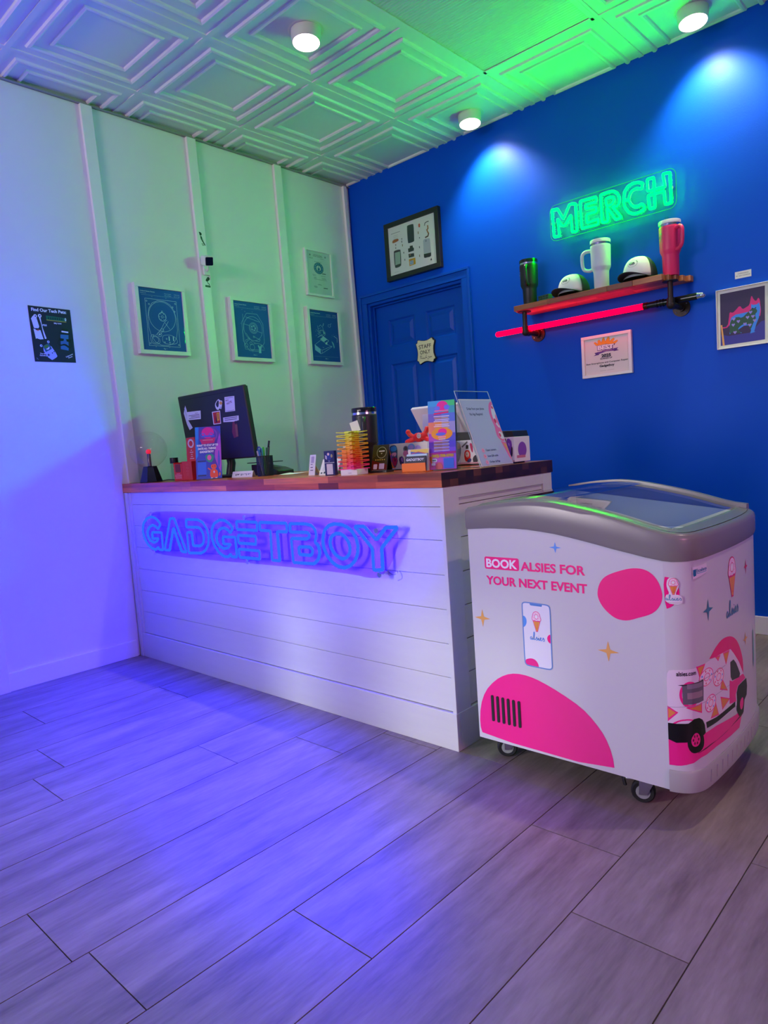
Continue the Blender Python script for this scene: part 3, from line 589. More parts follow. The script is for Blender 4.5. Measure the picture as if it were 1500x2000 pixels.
# ceiling: pressed tiles in a grid
GX, GY, TL = 0.2534, -1.696, 0.6096
CEIL = mat('white_ceiling_tile', (0.74, 0.74, 0.74), 0.42, bump=0.03, bscale=90)
prof = [(0.0, 0.0), (0.012, 0.0), (0.0125, 0.005), (0.055, 0.005), (0.060, -0.004), (0.070, -0.006), (0.078, -0.001), (0.081, 0.008), (0.128, 0.008), (0.132, 0.001), (0.142, -0.001), (0.149, 0.004), (0.152, 0.011), (TL / 2, 0.011)]
bm = bmesh.new()
for i in range(-1, 9):
    for j in range(-8, 4):
        if i == 2 and j in (0, 1): continue     # the flat light panel
        cx, cy = GX + (i + 0.5) * TL, GY + (j + 0.5) * TL
        rings = []
        for d, z in prof:
            h = max(TL / 2 - d, 0.0005)
            rings.append([bm.verts.new((cx + sx * h, cy + sy * h, H + z)) for sx, sy in ((-1, -1), (1, -1), (1, 1), (-1, 1))])
        for a, b_ in zip(rings, rings[1:]):
            for k in range(4):
                bm.faces.new((a[k], b_[k], b_[(k + 1) % 4], a[(k + 1) % 4]))
for co, no in (((0.0, 0, 0), (-1, 0, 0)), ((XR, 0, 0), (1, 0, 0)), ((0, 0.0, 0), (0, 1, 0)), ((0, YF, 0), (0, -1, 0))):
    bmesh.ops.bisect_plane(bm, geom=bm.verts[:] + bm.edges[:] + bm.faces[:], plane_co=co, plane_no=no, clear_outer=True)
me = bpy.data.meshes.new('ceiling'); 
vs = [(-0.1, YF - 0.2, H + 0.06), (XR + 0.1, YF - 0.2, H + 0.06), (XR + 0.1, 0.12, H + 0.06), (-0.1, 0.12, H + 0.06)]
q = [bm.verts.new(p) for p in vs] + [bm.verts.new((p[0], p[1], H + 0.1)) for p in vs]
for f in ((0, 1, 2, 3), (7, 6, 5, 4), (0, 4, 5, 1), (1, 5, 6, 2), (2, 6, 7, 3), (3, 7, 4, 0)): bm.faces.new([q[k] for k in f])
bm.to_mesh(me); bm.free(); me.materials.append(CEIL)
o = bpy.data.objects.new('ceiling', me); COL.objects.link(o); struct(o)
# wall angle along the two visible walls
mb = MB(); mb.box((0.0, YF, H - 0.012), (0.022, 0.0, H - 0.010)); mb.box((0.0, YF, H - 0.012), (0.004, 0.0, H + 0.012))
struct(mb.build('trim_left', mat('grey_wall_angle', (0.30, 0.31, 0.31), 0.5), weld=False))

# ribbed light panel set in the grid
pm = mat('ribbed_light_diffuser', (0.62, 0.63, 0.62), 0.38)
mb = MB(); px0, px1, py0, py1 = GX + 2 * TL + 0.012, GX + 3 * TL - 0.012, GY + 0.012, GY + 2 * TL - 0.012
n = 140
poly = []
for k in range(n + 1):
    poly.append((py0 + (py1 - py0) * k / n, H + 0.004 + (0.0022 if k % 2 else 0.0)))
vs = []; fs = []
for (yy, zz) in poly: vs += [(px0, yy, zz), (px1, yy, zz)]
for k in range(n): fs.append((2 * k, 2 * k + 1, 2 * k + 3, 2 * k + 2))
mb.add(vs, fs); mb.box((px0, py0, H + 0.010), (px1, py1, H + 0.014))
lp = mb.build('ceiling_light_panel', pm, weld=False)
tag(lp, 'long flat ribbed light panel set among the pressed ceiling tiles, switched off', 'light panel')
mb = MB()
for a, b_ in (((px0 - 0.012, py0 - 0.012), (px0 + 0.012, py1 + 0.012)), ((px1 - 0.012, py0 - 0.012), (px1 + 0.012, py1 + 0.012)), ((px0, py0 - 0.012), (px1, py0 + 0.012)), ((px0, py1 - 0.012), (px1, py1 + 0.012))):
    mb.box((*a, H - 0.001), (*b_, H + 0.003))
mb.build('panel_frame', CEIL, lp, weld=False)

# battens on the left wall
BT = 0.020
def batten(i, y_top, y_low, w, z0):
    # strips lean a touch: y_top at the ceiling, y_low at z = 1.5
    k = (y_low - y_top) / (1.5 - H)
    Y = lambda z: y_top + k * (z - H)
    za, zb = z0, H - 0.012
    mb = MB()
    P = [(0, Y(za), za), (BT, Y(za), za), (BT, Y(za) + w, za), (0, Y(za) + w, za), (0, Y(zb), zb), (BT, Y(zb), zb), (BT, Y(zb) + w, zb), (0, Y(zb) + w, zb)]
    mb.add(P, [(3, 2, 1, 0), (4, 5, 6, 7), (0, 1, 5, 4), (1, 2, 6, 5), (2, 3, 7, 6), (3, 0, 4, 7)])
    struct(mb.build('trim_%d' % i, TRIMW, bevel=0.0015))
batten(1, -1.887, -1.848, 0.060, ZT)
batten(2, -1.286, -1.260, 0.058, 0.0)
batten(3, -0.666, -0.655, 0.056, 0.0)
batten(4, -0.063, -0.030, 0.030, 0.0)
batten(5, -2.62, -2.60, 0.058, 0.0)
struct(MB().box((0, YF, 0), (0.013, -1.876, 0.088)).build('baseboard_left', TRIMW, bevel=0.002))
struct(MB().box((0.99, -0.013, 0), (XR, 0, 0.088)).build('baseboard_back', TRIMW, bevel=0.002))

# staff door: casing, jamb and six-panel leaf
door = thing('door_1', None, None); struct(door)
mb = MB()
cw = 0.062
bb = 0.016
mb.box((DX0 - cw + bb, -0.014, 0), (DX0, 0, DZ)); mb.box((DX1, -0.014, 0), (DX1 + cw - bb, 0, DZ))
mb.box((DX0 - cw + bb, -0.014, DZ), (DX1 + cw - bb, 0, DZ + cw - bb))
mb.box((DX0 - cw, -0.021, 0), (DX0 - cw + bb, 0, DZ + cw - bb)); mb.box((DX1 + cw - bb, -0.021, 0), (DX1 + cw, 0, DZ + cw - bb))
mb.box((DX0 - cw, -0.021, DZ + cw - bb), (DX1 + cw, 0, DZ + cw))
mb.box((DX0, 0.001, 0), (DX0 + 0.018, 0.119, DZ - 0.018)); mb.box((DX1 - 0.018, 0.001, 0), (DX1, 0.119, DZ - 0.018)); mb.box((DX0, 0.001, DZ - 0.018), (DX1, 0.119, DZ))
mb.box((DX0 + 0.018, 0.030, 0), (DX0 + 0.030, 0.045, DZ - 0.030)); mb.box((DX1 - 0.030, 0.030, 0), (DX1 - 0.018, 0.045, DZ - 0.030)); mb.box((DX0 + 0.018, 0.030, DZ - 0.030), (DX1 - 0.018, 0.045, DZ - 0.018))
mb.build('door_frame', BLUED, door, bevel=0.002, weld=False)
lx0, lx1, ly = DX0 + 0.020, DX1 - 0.020, 0.048
mb = MB()
pans = []
c0, c1 = (lx0 + 0.118, lx0 + 0.352), (lx1 - 0.326, lx1 - 0.088)
for (za, zb) in ((1.712, 1.893), (0.98, 1.592), (0.22, 0.86)):
    for (a, b_) in (c0, c1): pans.append((a, b_, za, zb))
xs = sorted({lx0, lx1, *c0, *c1}); zs = sorted({0.01, DZ - 0.022, 1.712, 1.893, 0.98, 1.592, 0.22, 0.86})
bm = bmesh.new()
def quad(*p): bm.faces.new([bm.verts.new(q_) for q_ in p])
for i in range(len(xs) - 1):
    for j in range(len(zs) - 1):
        xa, xb, za, zb = xs[i], xs[i + 1], zs[j], zs[j + 1]
        if any(abs(xa - p[0]) < 1e-6 and abs(xb - p[1]) < 1e-6 and abs(za - p[2]) < 1e-6 and abs(zb - p[3]) < 1e-6 for p in pans):
            R_ = [(0, 0), (0.010, 0.010), (0.022, 0.010), (0.045, 0.002), (0.5, 0.002)]
            rings = []
            for d, yy in R_:
                d = min(d, (xb - xa) / 2 - 0.002, (zb - za) / 2 - 0.002)
                rings.append([bm.verts.new(p) for p in ((xa + d, ly + yy, za + d), (xb - d, ly + yy, za + d), (xb - d, ly + yy, zb - d), (xa + d, ly + yy, zb - d))])
            for a, b_ in zip(rings, rings[1:]):
                for k in range(4): bm.faces.new((a[k], a[(k + 1) % 4], b_[(k + 1) % 4], b_[k]))
            bm.faces.new(rings[-1])
        else: quad((xa, ly, za), (xb, ly, za), (xb, ly, zb), (xa, ly, zb))
quad((lx0, ly + 0.035, 0.01), (lx0, ly + 0.035, DZ - 0.022), (lx1, ly + 0.035, DZ - 0.022), (lx1, ly + 0.035, 0.01))
bmesh.ops.remove_doubles(bm, verts=bm.verts, dist=1e-5)
me = bpy.data.meshes.new('door_leaf'); bm.to_mesh(me); bm.free(); me.materials.append(BLUED)
o = bpy.data.objects.new('door_leaf', me); COL.objects.link(o); o.parent = door
mb = MB(); mb.cyl((lx1 - 0.06, ly, 0.93), (lx1 - 0.06, ly - 0.05, 0.93), 0.010); mb.ball((lx1 - 0.06, ly - 0.055, 0.93), 0.026); mb.cyl((lx1 - 0.06, ly, 0.93), (lx1 - 0.06, ly - 0.006, 0.93), 0.032)
mb.build('door_knob', mat('satin_nickel', (0.6, 0.58, 0.55), 0.25, 1.0), door)

# recessed eyeball lamps
LENS = glow('lit_lamp_lens', (1.0, 0.93, 0.80), 14.0)
RING = mat('lamp_trim_enamel', (0.72, 0.66, 0.60), 0.4)
def eyeball(x, y, tilt, label, watt, size, beam=None):
    t = thing('ceiling_spotlight', label, 'ceiling light', (x, y, H + 0.016), 0, 'eyeball spotlights in the ceiling tiles')
    MB().lathe([(0.066, 0.004), (0.070, -0.006), (0.088, -0.004), (0.098, 0.003), (0.100, 0.006)], seg=40).build('trim_ring', RING, t)
    d = Vector(tilt).normalized()
    q = (-d).to_track_quat('Z', 'Y').to_matrix().to_4x4(); q.translation = Vector((0, 0, -0.002)) 
    e = MB().lathe([(0.058, 0.02), (0.066, -0.002), (0.066, -0.022), (0.062, -0.058), (0.059, -0.060), (0.057, -0.054)], seg=36, M=q).build('eyeball_housing', RING, t)
    MB().lathe([(0.0002, -0.0565), (0.030, -0.056), (0.0575, -0.054)], seg=32, M=q).build('lamp_lens', LENS, e)
    sd = bpy.data.lights.new('spot_beam', 'SPOT'); sd.energy = watt; sd.spot_size = size; sd.spot_blend = 0.75
    sd.color = (1.0, 0.80, 0.66); sd.shadow_soft_size = 0.03
    so = bpy.data.objects.new('spot_beam', sd); COL.objects.link(so)
    so.location = Vector((x, y, H + 0.014)) + d * 0.085
    bd = Vector(beam).normalized() if beam else d
    so.rotation_euler = bd.to_track_quat('-Z', 'Y').to_euler()
eyeball(1.168, -1.391, (0.05, -0.10, -1), 'lit eyeball spotlight farther from the blue wall, alone in its square tile', SPOT_W * 1.3, radians(66))
eyeball(1.168, -0.172, (0.06, -0.10, -1), 'lit eyeball spotlight by the blue wall, above the doorway end', SPOT_W, radians(105), (0.10, 0.38, -1))
eyeball(2.387, -0.177, (0.06, -0.10, -1), 'lit eyeball spotlight by the blue wall, above the neon word sign', SPOT_W, radians(105), (0.10, 0.38, -1))

for lx_, ly_, pw in ((2.387, -2.610, 0.28), (3.606, -1.391, 1.3)):  # extra spotlights added out of view to lift the floor and freezer end
    eyeball(lx_, ly_, (0.0, 0.05, -1), 'lit eyeball spotlight added out of view in the ceiling above the shop floor', SPOT_W * pw, radians(135))

# ------------------------------------------------------------------ reception counter
CW = mat('white_shiplap_paint', (0.66, 0.66, 0.64), 0.42, bump=0.05, bscale=30, vary=0.02, vscale=5, stretch=(1, 4, 8))
ZB = 0.879
YB = -1.17
ctr = thing('reception_counter', 'long white shiplap reception counter under a butcher block top', 'counter', (1.06, -1.5, 0))
def cadd(mb, name, m, **k):
    o = mb.build(name, m, ctr, **k); o.matrix_parent_inverse = Matrix.Translation((-1.06, 1.5, 0)); return o
mb = MB()
mb.box((0.06, YC + 0.012, 0.02), (XC - 0.012, YB, ZB - 0.002))
cadd(mb, 'carcass', CW)
mb = MB(); zz = [0.13, 0.245, 0.36, 0.475, 0.59, 0.705, 0.815, ZB]
for a, b_ in zip(zz, zz[1:]):
    mb.box((0.045, YC + 0.001, a + 0.0006), (XC - 0.001, YC + 0.014, b_ - 0.0006))
cadd(mb, 'front_cladding', CW, bevel=0.0015, weld=False)
mb = MB()
for a, b_ in zip(zz, zz[1:]):
    mb.box((XC - 0.014, YC + 0.01, a + 0.0012), (XC - 0.001, YB, b_ - 0.0012))
cadd(mb, 'side_cladding', CW, bevel=0.0015, weld=False)
mb = MB()
mb.box((XC - 0.008, YC - 0.006, 0.12), (XC + 0.008, YC + 0.075, ZB - 0.001))
cadd(mb, 'corner_trim', CW, bevel=0.0015)
mb = MB(); mb.box((XC - 0.008, YB - 0.06, 0.12), (XC + 0.008, YB + 0.004, ZB - 0.001)); cadd(mb, 'corner_trim', CW, bevel=0.0015)
mb = MB(); mb.box((0.014, YC - 0.014, 0.0), (0.042, YC + 0.012, ZB - 0.001)); mb.box((0.042, YC - 0.006, 0.0), (0.062, YC + 0.012, ZB - 0.001)); cadd(mb, 'end_trim', CW, bevel=0.0015, weld=False)
mb = MB(); mb.box((0.042, YC - 0.010, 0.0), (XC + 0.010, YC + 0.012, 0.128)); mb.box((XC - 0.012, YC + 0.012, 0.0), (XC + 0.010, YB + 0.004, 0.128)); cadd(mb, 'kick_board', CW, bevel=0.0015, weld=False)
mb = MB(); mb.box((XC - 0.008, YC + 0.05, 0.838), (XC + 0.007, YB - 0.02, ZB - 0.001)); cadd(mb, 'top_rail', CW, bevel=0.0015)

# butcher block top
LONG = wood('walnut_stave', [(0.16, 0.024, 0.006), (0.46, 0.075, 0.014), (0.66, 0.13, 0.022), (0.34, 0.05, 0.010), (0.92, 0.26, 0.05), (0.55, 0.095, 0.018)], 3.0, 0.30, (2, 26, 26))
ENDG = wood('walnut_end_grain', [(0.018, 0.006, 0.003), (0.05, 0.017, 0.007), (0.03, 0.010, 0.005), (0.16, 0.055, 0.02), (0.045, 0.014, 0.006)], 16.0, 0.35, (1, 1, 1))
mb = MB(); yf = YC - 0.013
ny = 16
for r in range(ny):
    ya, yb = yf + (YB + 0.012 - yf) * r / ny, yf + (YB + 0.012 - yf) * (r + 1) / ny
    for lay in range(2):
        za, zb2 = ZB + (ZT - ZB) * lay / 2, ZB + (ZT - ZB) * (lay + 1) / 2
        x = 0.002; 
        while x < XC + 0.0099:
            w = random.uniform(0.10, 0.42)
            xe = min(x + w, XC + 0.010)
            if XC + 0.010 - xe < 0.06: xe = XC + 0.010
            mb.box((x, ya, za), (xe, yb, zb2), 0, tone=random.random())
            x = xe
ct = mb.build('countertop', [LONG], weld=False)
# the right end shows end grain
ct.data.materials.append(ENDG)
for p in ct.data.polygons:
    if p.normal.x > 0.9 and p.center.x > XC + 0.009: p.material_index = 1
tag(ct, 'glossy red-brown butcher block top lying on the white reception counter', 'countertop')

# ------------------------------------------------------------------ blue neon letters on the counter front
ACR = clear('clear_acrylic', (0.97, 0.98, 1.0), 0.8, 0.03)
BACKING = mat('white_silicone_base', (0.6, 0.6, 0.6), 0.5)
def neon_letters(data, plane, root, glowmat, r, sm=1):
    for k, paths in data.items():
        mb = MB()
        for p in paths:
            pts = round_corners(round_corners(p, 0.004), 0.0015)
            mb.tube([(u, plane, v) for u, v in pts], r, 8, closed=True)
        o = mb.build('letter_tube', [glowmat, BACKING], root)
        for p in o.data.polygons:          # opaque silicone on the wall side, light to the room
            if p.center.y > plane + 0.02 * r: p.material_index = 1
        o.matrix_parent_inverse = Matrix.Translation(-root.location)
NB = glow('blue_neon_tube', BLUE_NEON, 1.0)
gs = thing('neon_sign', 'blue neon letters spelling the shop name across the white counter front', 'neon sign', (1.08, YC - 0.02, 0.68))
neon_letters(D['gb'], -1.893, gs, NB, 0.0066)
def gpart(mb, name, m, **k):
    o = mb.build(name, m, gs, **k); o.matrix_parent_inverse = Matrix.Translation(-gs.location); return o
ol = [(0.24, 0.76), (0.36, 0.79), (0.80, 0.785), (1.30, 0.785), (1.62, 0.775), (1.80, 0.765), (1.945, 0.755), (1.96, 0.70), (1.90, 0.60), (1.84, 0.56), (1.70, 0.575), (1.20, 0.575), (0.80, 0.57), (0.40, 0.57), (0.27, 0.585), (0.22, 0.67)]
mb = MB(); mb.prism(smooth_poly(ol, 2), -1.882, -1.886, axes='xzy'); gpart(mb, 'acrylic_backing', clear('glow_tinted_acrylic', (0.88, 0.72, 1.0), 0.5, 0.05))  # clear backing; the violet glow around the letters is put into its tint
CHR = mat('chrome', (0.75, 0.75, 0.78), 0.12, 1.0)
for (bx, bz) in D['gb_bolts']:
    mb = MB(); mb.cyl((bx, -1.894, bz), (bx, YC - 0.0005, bz), 0.0075, 16); mb.cyl((bx, -1.897, bz), (bx, -1.890, bz), 0.010, 16)
    gpart(mb, 'standoff_bolt', CHR)
mb = MB(); mb.tube(smooth_poly([(1.885, -1.884, 0.60), (1.91, -1.868, 0.575), (1.93, -1.862, 0.60), (1.945, -1.862, 0.57), (1.92, -1.862, 0.56)], 2, False), 0.0022, 6)
gpart(mb, 'power_lead', clear('clear_lead', (0.8, 0.8, 0.9), 0.6))

# ------------------------------------------------------------------ green neon sign on the blue wall
NG = glow('green_neon_tube', GREEN_NEON, 1.0)
ms = thing('neon_sign', 'green neon word on a clear rounded panel above the wall shelf', 'neon sign', (1.90, -0.02, 2.18))
neon_letters(D['merch'], -0.036, ms, NG, 0.0058)
def mpart(mb, name, m, **k):
    o = mb.build(name, m, ms, **k); o.matrix_parent_inverse = Matrix.Translation(-ms.location); return o
def rr(x0, y0, x1, y1, r, n=6):
    pts = []
    for cx, cy, a in ((x1 - r, y0 + r, -90), (x1 - r, y1 - r, 0), (x0 + r, y1 - r, 90), (x0 + r, y0 + r, 180)):
        for k in range(n + 1):
            t = radians(a + 90 * k / n); pts.append((cx + r * cos(t), cy + r * sin(t)))
    return pts
mb = MB(); mb.prism(rr(1.560, 2.083, 2.240, 2.271, 0.035), -0.024, -0.029, axes='xzy'); mpart(mb, 'acrylic_panel', ACR)
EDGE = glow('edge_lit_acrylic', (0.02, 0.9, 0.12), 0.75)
mb = MB(); mb.tube([(x, -0.0265, z) for x, z in rr(1.560, 2.083, 2.240, 2.271, 0.035)], 0.0014, 6, closed=True); mpart(mb, 'glowing_edge', EDGE)
for bx in (1.575, 2.225):
    mb = MB(); mb.cyl((bx, -0.034, 2.177), (bx, 0.0, 2.177), 0.006, 14); mpart(mb, 'standoff_bolt', CHR)

# ------------------------------------------------------------------ chest freezer
PLAN = [(2.848, -1.905), (2.868, -1.902), (2.886, -1.893), (2.900, -1.880), (2.910, -1.862), (2.916, -1.835), (2.920, -1.79), (2.9235, -1.73), (2.9255, -1.67), (2.926, -1.60), (2.9245, -1.53), (2.921, -1.46), (2.915, -1.40), (2.905, -1.35), (2.888, -1.315), (2.86, -1.30)]
FX0, FY0, FY1 = 2.260, -1.905, -1.300
CUM = [0.0]
for a, b_ in zip(PLAN, PLAN[1:]): CUM.append(CUM[-1] + hypot(b_[0] - a[0], b_[1] - a[1]))
def on_side(s, z, l):
    s = min(max(s, 0.0), CUM[-1] - 1e-6)
    for i in range(len(PLAN) - 1):
        if s <= CUM[i + 1]:
            a, b_ = PLAN[i], PLAN[i + 1]; t = (s - CUM[i]) / (CUM[i + 1] - CUM[i])
            n0 = Vector((b_[1] - a[1], -(b_[0] - a[0]))).normalized()
            j = i + 1 if t > 0.5 else i - 1
            if 0 <= j < len(PLAN) - 1:
                a2, b2 = PLAN[j], PLAN[j + 1]; n1 = Vector((b2[1] - a2[1], -(b2[0] - a2[0]))).normalized()
                n0 = n0.lerp(n1, abs(t - 0.5)).normalized()
            return Vector((a[0] + (b_[0] - a[0]) * t + n0.x * (l + 0.0004), a[1] + (b_[1] - a[1]) * t + n0.y * (l + 0.0004), z))
ZBOT = [(2.255, .754), (2.34, .760), (2.418, .761), (2.48, .758), (2.549, .750), (2.61, .739), (2.668, .727), (2.73, .713), (2.778, .704), (2.82, .695), (2.86, .690), (2.94, .690)]
ZTOP = [(2.255, .820), (2.34, .832), (2.42, .840), (2.49, .842), (2.55, .836), (2.614, .824), (2.67, .812), (2.728, .798), (2.78, .783), (2.82, .771), (2.86, .762), (2.94, .754)]
def interp(T, x):
    if x <= T[0][0]: return T[0][1]
    for a, b_ in zip(T, T[1:]):
        if x <= b_[0]: return a[1] + (b_[1] - a[1]) * (x - a[0]) / (b_[0] - a[0])
    return T[-1][1]
FRZ = mat('white_freezer_wrap', (0.62, 0.62, 0.65), 0.30, vary=0.01)
BAND = mat('grey_freezer_plastic', (0.215, 0.20, 0.195), 0.27, spec=0.4, bump=0.03, bscale=200)
BASEP = mat('light_grey_freezer_base', (0.40, 0.40, 0.39), 0.40)
frz = thing('ice_cream_freezer', 'white and pink curved-top ice cream chest freezer on castors', 'freezer', (2.58, -1.60, 0))
def fpart(mb, name, m, parent=None, **k):
    o = mb.build(name, m, parent or frz, **k)
    o.matrix_parent_inverse = Matrix.Translation(-frz.location); return o
# outline of the body in plan, counter-clockwise from the front left corner
xs_front = [FX0 + (2.848 - FX0) * k / 14 for k in range(15)]
OUT = [(x, FY0) for x in xs_front[:-1]] + PLAN + [(x, FY1) for x in reversed(xs_front[:-1])]
def ring_wall(mb, ins0, z0, ins1, z1, mi=0, smooth=True):
    n = len(OUT); vs = []
    def shrink(i, d):
        p = Vector(OUT[i]); a = Vector(OUT[i - 1]); b_ = Vector(OUT[(i + 1) % n])
        t = ((p - a).normalized() + (b_ - p).normalized())
        t = t.normalized() if t.length > 1e-6 else (b_ - p).normalized()
        nn = Vector((-t.y, t.x)); return p + nn * d
    for ins, z in ((ins0, z0), (ins1, z1)):
        for i in range(n):
            p = shrink(i, ins); vs.append((p.x, p.y, z(OUT[i][0]) if callable(z) else z))
    mb.add(vs, [(i, (i + 1) % n, n + (i + 1) % n, n + i) for i in range(n)], mi, smooth)
mb = MB()
ring_wall(mb, 0, 0.10, 0, lambda x: interp(ZBOT, x) + 0.004)
n = len(OUT)
mb.add([(p[0], p[1], 0.10) for p in OUT], [tuple(t) for t in tessellate_polygon([[Vector((p[0], p[1], 0)) for p in OUT]])])
body = fpart(mb, 'body', FRZ)
for p in body.data.polygons: p.use_smooth = abs(p.normal.z) < 0.5 and p.center.x > 2.85
# grey top frame: band with rounded upper edge and the lid opening
HX0, HX1, HY0, HY1 = 2.330, 2.846, -1.858, -1.345
mb = MB()
steps = [(-0.0035, lambda x: interp(ZBOT, x)), (-0.006, lambda x: interp(ZBOT, x) + 0.008), (-0.006, lambda x: interp(ZTOP, x) - 0.016), (-0.003, lambda x: interp(ZTOP, x) - 0.006), (0.004, lambda x: interp(ZTOP, x) - 0.001), (0.014, lambda x: interp(ZTOP, x))]
ring_wall(mb, 0.002, lambda x: interp(ZBOT, x) + 0.0005, *steps[0])
for a, b_ in zip(steps, steps[1:]): ring_wall(mb, *a, *b_)
# top surface as a grid clipped to the outline, leaving the opening
def inner(i, d=0.014):
    nn_ = len(OUT); p = Vector(OUT[i]); a = Vector(OUT[i - 1]); c = Vector(OUT[(i + 1) % nn_])
    t = ((p - a).normalized() + (c - p).normalized()).normalized(); return p + Vector((-t.y, t.x)) * d
ip = [inner(i) for i in range(n)]
hole = []
for p in ip:
    hole.append((min(max(p.x, HX0), HX1), min(max(p.y, HY0), HY1)))
rows = 4
vs = []
for k in range(rows + 1):
    for i in range(n):
        x = ip[i].x + (hole[i][0] - ip[i].x) * k / rows; y = ip[i].y + (hole[i][1] - ip[i].y) * k / rows
        vs.append((x, y, interp(ZTOP, x) - (0.010 if k == rows else 0.0) + (0.004 if k in (2,) else 0)))
fs = []
for k in range(rows):
    for i in range(n): fs.append((k * n + i, k * n + (i + 1) % n, (k + 1) * n + (i + 1) % n, (k + 1) * n + i))
mb.add(vs, fs, 0, True)
fpart(mb, 'top_frame', BAND)
# white liner with a wire basket
LINER = mat('white_freezer_liner', (0.50, 0.53, 0.53), 0.5)
mb = MB()
vs = []
for z in (None, 0.36):
    for (x, y) in ((HX0, HY0), (HX1, HY0), (HX1, HY1), (HX0, HY1)): vs.append((x, y, interp(ZTOP, x) - 0.010 if z is None else z))
mb.add(vs, [(0, 1, 5, 4), (1, 2, 6, 5), (2, 3, 7, 6), (3, 0, 4, 7), (4, 5, 6, 7)])
fpart(mb, 'liner', LINER)
WIREM = mat('white_coated_wire', (0.85, 0.88, 0.86), 0.35)
for (bx0, bx1) in ((2.335, 2.555), (2.568, 2.830)):
    mb = MB(); zt, zb_ = 0.700, 0.50
    for z in (zt, zb_): mb.tube([(bx0, HY0 + 0.02, z), (bx1, HY0 + 0.02, z), (bx1, HY1 - 0.02, z), (bx0, HY1 - 0.02, z)], 0.0028, 6, closed=True)
    for k in range(9):
        y = HY0 + 0.02 + (HY1 - HY0 - 0.04) * k / 8
        mb.tube([(bx0, y, zt), (bx0, y, zb_), (bx1, y, zb_), (bx1, y, zt)], 0.0016, 5)
    for k in range(6):
        x = bx0 + (bx1 - bx0) * k / 5
        mb.tube([(x, HY0 + 0.02, zt), (x, HY0 + 0.02, zb_), (x, HY1 - 0.02, zb_), (x, HY1 - 0.02, zt)], 0.0016, 5)
    fpart(mb, 'wire_basket', WIREM)
# two curved sliding glass lids
GLASS = clear('freezer_glass', (0.80, 0.90, 0.88), 1.5, 0.02, 1.5)
GEDGE = mat('green_glass_edge', (0.03, 0.13, 0.10), 0.6, spec=0.05)
RAIL = mat('cream_lid_rail', (0.72, 0.72, 0.64), 0.35)
for idx, (gx0, gx1, dz) in enumerate(((2.300, 2.575, 0.006), (2.545, 2.858, 0.001))):
    mb = MB(); N = 14
    mb.grid(lambda u, v: (gx0 + (gx1 - gx0) * u, HY0 - 0.006 + (HY1 - HY0 + 0.012) * v, interp(ZTOP, gx0 + (gx1 - gx0) * u) + 0.004 + dz), N, 1)
    lid = fpart(mb, 'glass_lid', GLASS)
    for yy in (HY0 - 0.006, HY1 + 0.006):
        mb = MB()
        mb.tube([(gx0 + (gx1 - gx0) * k / N, yy, interp(ZTOP, gx0 + (gx1 - gx0) * k / N) + 0.004 + dz) for k in range(N + 1)], 0.0022, 6)
        fpart(mb, 'glass_edge', GEDGE, lid)
    xr = gx1 if idx == 0 else gx0
    mb = MB(); z = interp(ZTOP, xr) + 0.004 + dz
    mb.box((xr - 0.012, HY0 - 0.004, z - 0.006), (xr + 0.012, HY1 + 0.004, z + 0.010)); fpart(mb, 'lid_rail', RAIL, lid, bevel=0.002)
    if idx == 1:
        z = interp(ZTOP, gx1) + 0.004
        dk = mat('dark_grip_plastic', (0.015, 0.014, 0.014), 0.3)
        mb = MB()
        for k in range(12):
            ya, yb2 = HY0 - 0.004 + (HY1 - HY0 + 0.008) * k / 12, HY0 - 0.004 + (HY1 - HY0 + 0.008) * (k + 1) / 12
            za, zc = interp(ZTOP, gx1 - 0.022) + 0.008, interp(ZTOP, gx1 + 0.012) + 0.006
            mb.add([(gx1 - 0.022, ya, za), (gx1 + 0.012, ya, zc), (gx1 + 0.012, yb2, zc), (gx1 - 0.022, yb2, za)], [(0, 1, 2, 3)])
        mb.add([(gx1 + 0.012, HY0 - 0.004, zc), (gx1 + 0.012, HY1 + 0.004, zc), (gx1 + 0.012, HY1 + 0.004, zc - 0.012), (gx1 + 0.012, HY0 - 0.004, zc - 0.012)], [(3, 2, 1, 0)])
        mb.add([(gx1 - 0.022, HY0 - 0.004, za), (gx1 - 0.022, HY1 + 0.004, za), (gx1 - 0.022, HY1 + 0.004, za - 0.010), (gx1 - 0.022, HY0 - 0.004, za - 0.010)], [(0, 1, 2, 3)])
        mb.add([(gx1 - 0.022, HY0 - 0.004, za), (gx1 + 0.012, HY0 - 0.004, zc), (gx1 + 0.012, HY0 - 0.004, zc - 0.012), (gx1 - 0.022, HY0 - 0.004, za - 0.010)], [(0, 3, 2, 1)])
        fpart(mb, 'lid_grip', mat('grey_lid_end', (0.07, 0.075, 0.08), 0.3), lid)
        mb = MB(); mb.ball((gx1 - 0.004, -1.62, interp(ZTOP, gx1) + 0.006), 1.0, 28, 10, sc=(0.017, 0.150, 0.016)); fpart(mb, 'handle', dk, lid)
mb = MB(); N = 16
for k in range(N):
    xa, xb = 2.30 + (2.885 - 2.30) * k / N, 2.30 + (2.885 - 2.30) * (k + 1) / N
    za, zc = interp(ZTOP, xa), interp(ZTOP, xb)
    P = [(xa, HY1 + 0.004, za - .002), (xb, HY1 + 0.004, zc - .002), (xb, HY1 + 0.030, zc - .002), (xa, HY1 + 0.030, za - .002), (xa, HY1 + 0.006, za + .014), (xb, HY1 + 0.006, zc + .014), (xb, HY1 + 0.028, zc + .014), (xa, HY1 + 0.028, za + .014)]
    mb.add(P, [(4, 5, 6, 7), (0, 1, 5, 4), (2, 3, 7, 6)] + ([(3, 0, 4, 7)] if k == 0 else []) + ([(1, 2, 6, 5)] if k == N - 1 else []), 0)
fpart(mb, 'back_rail', BAND)
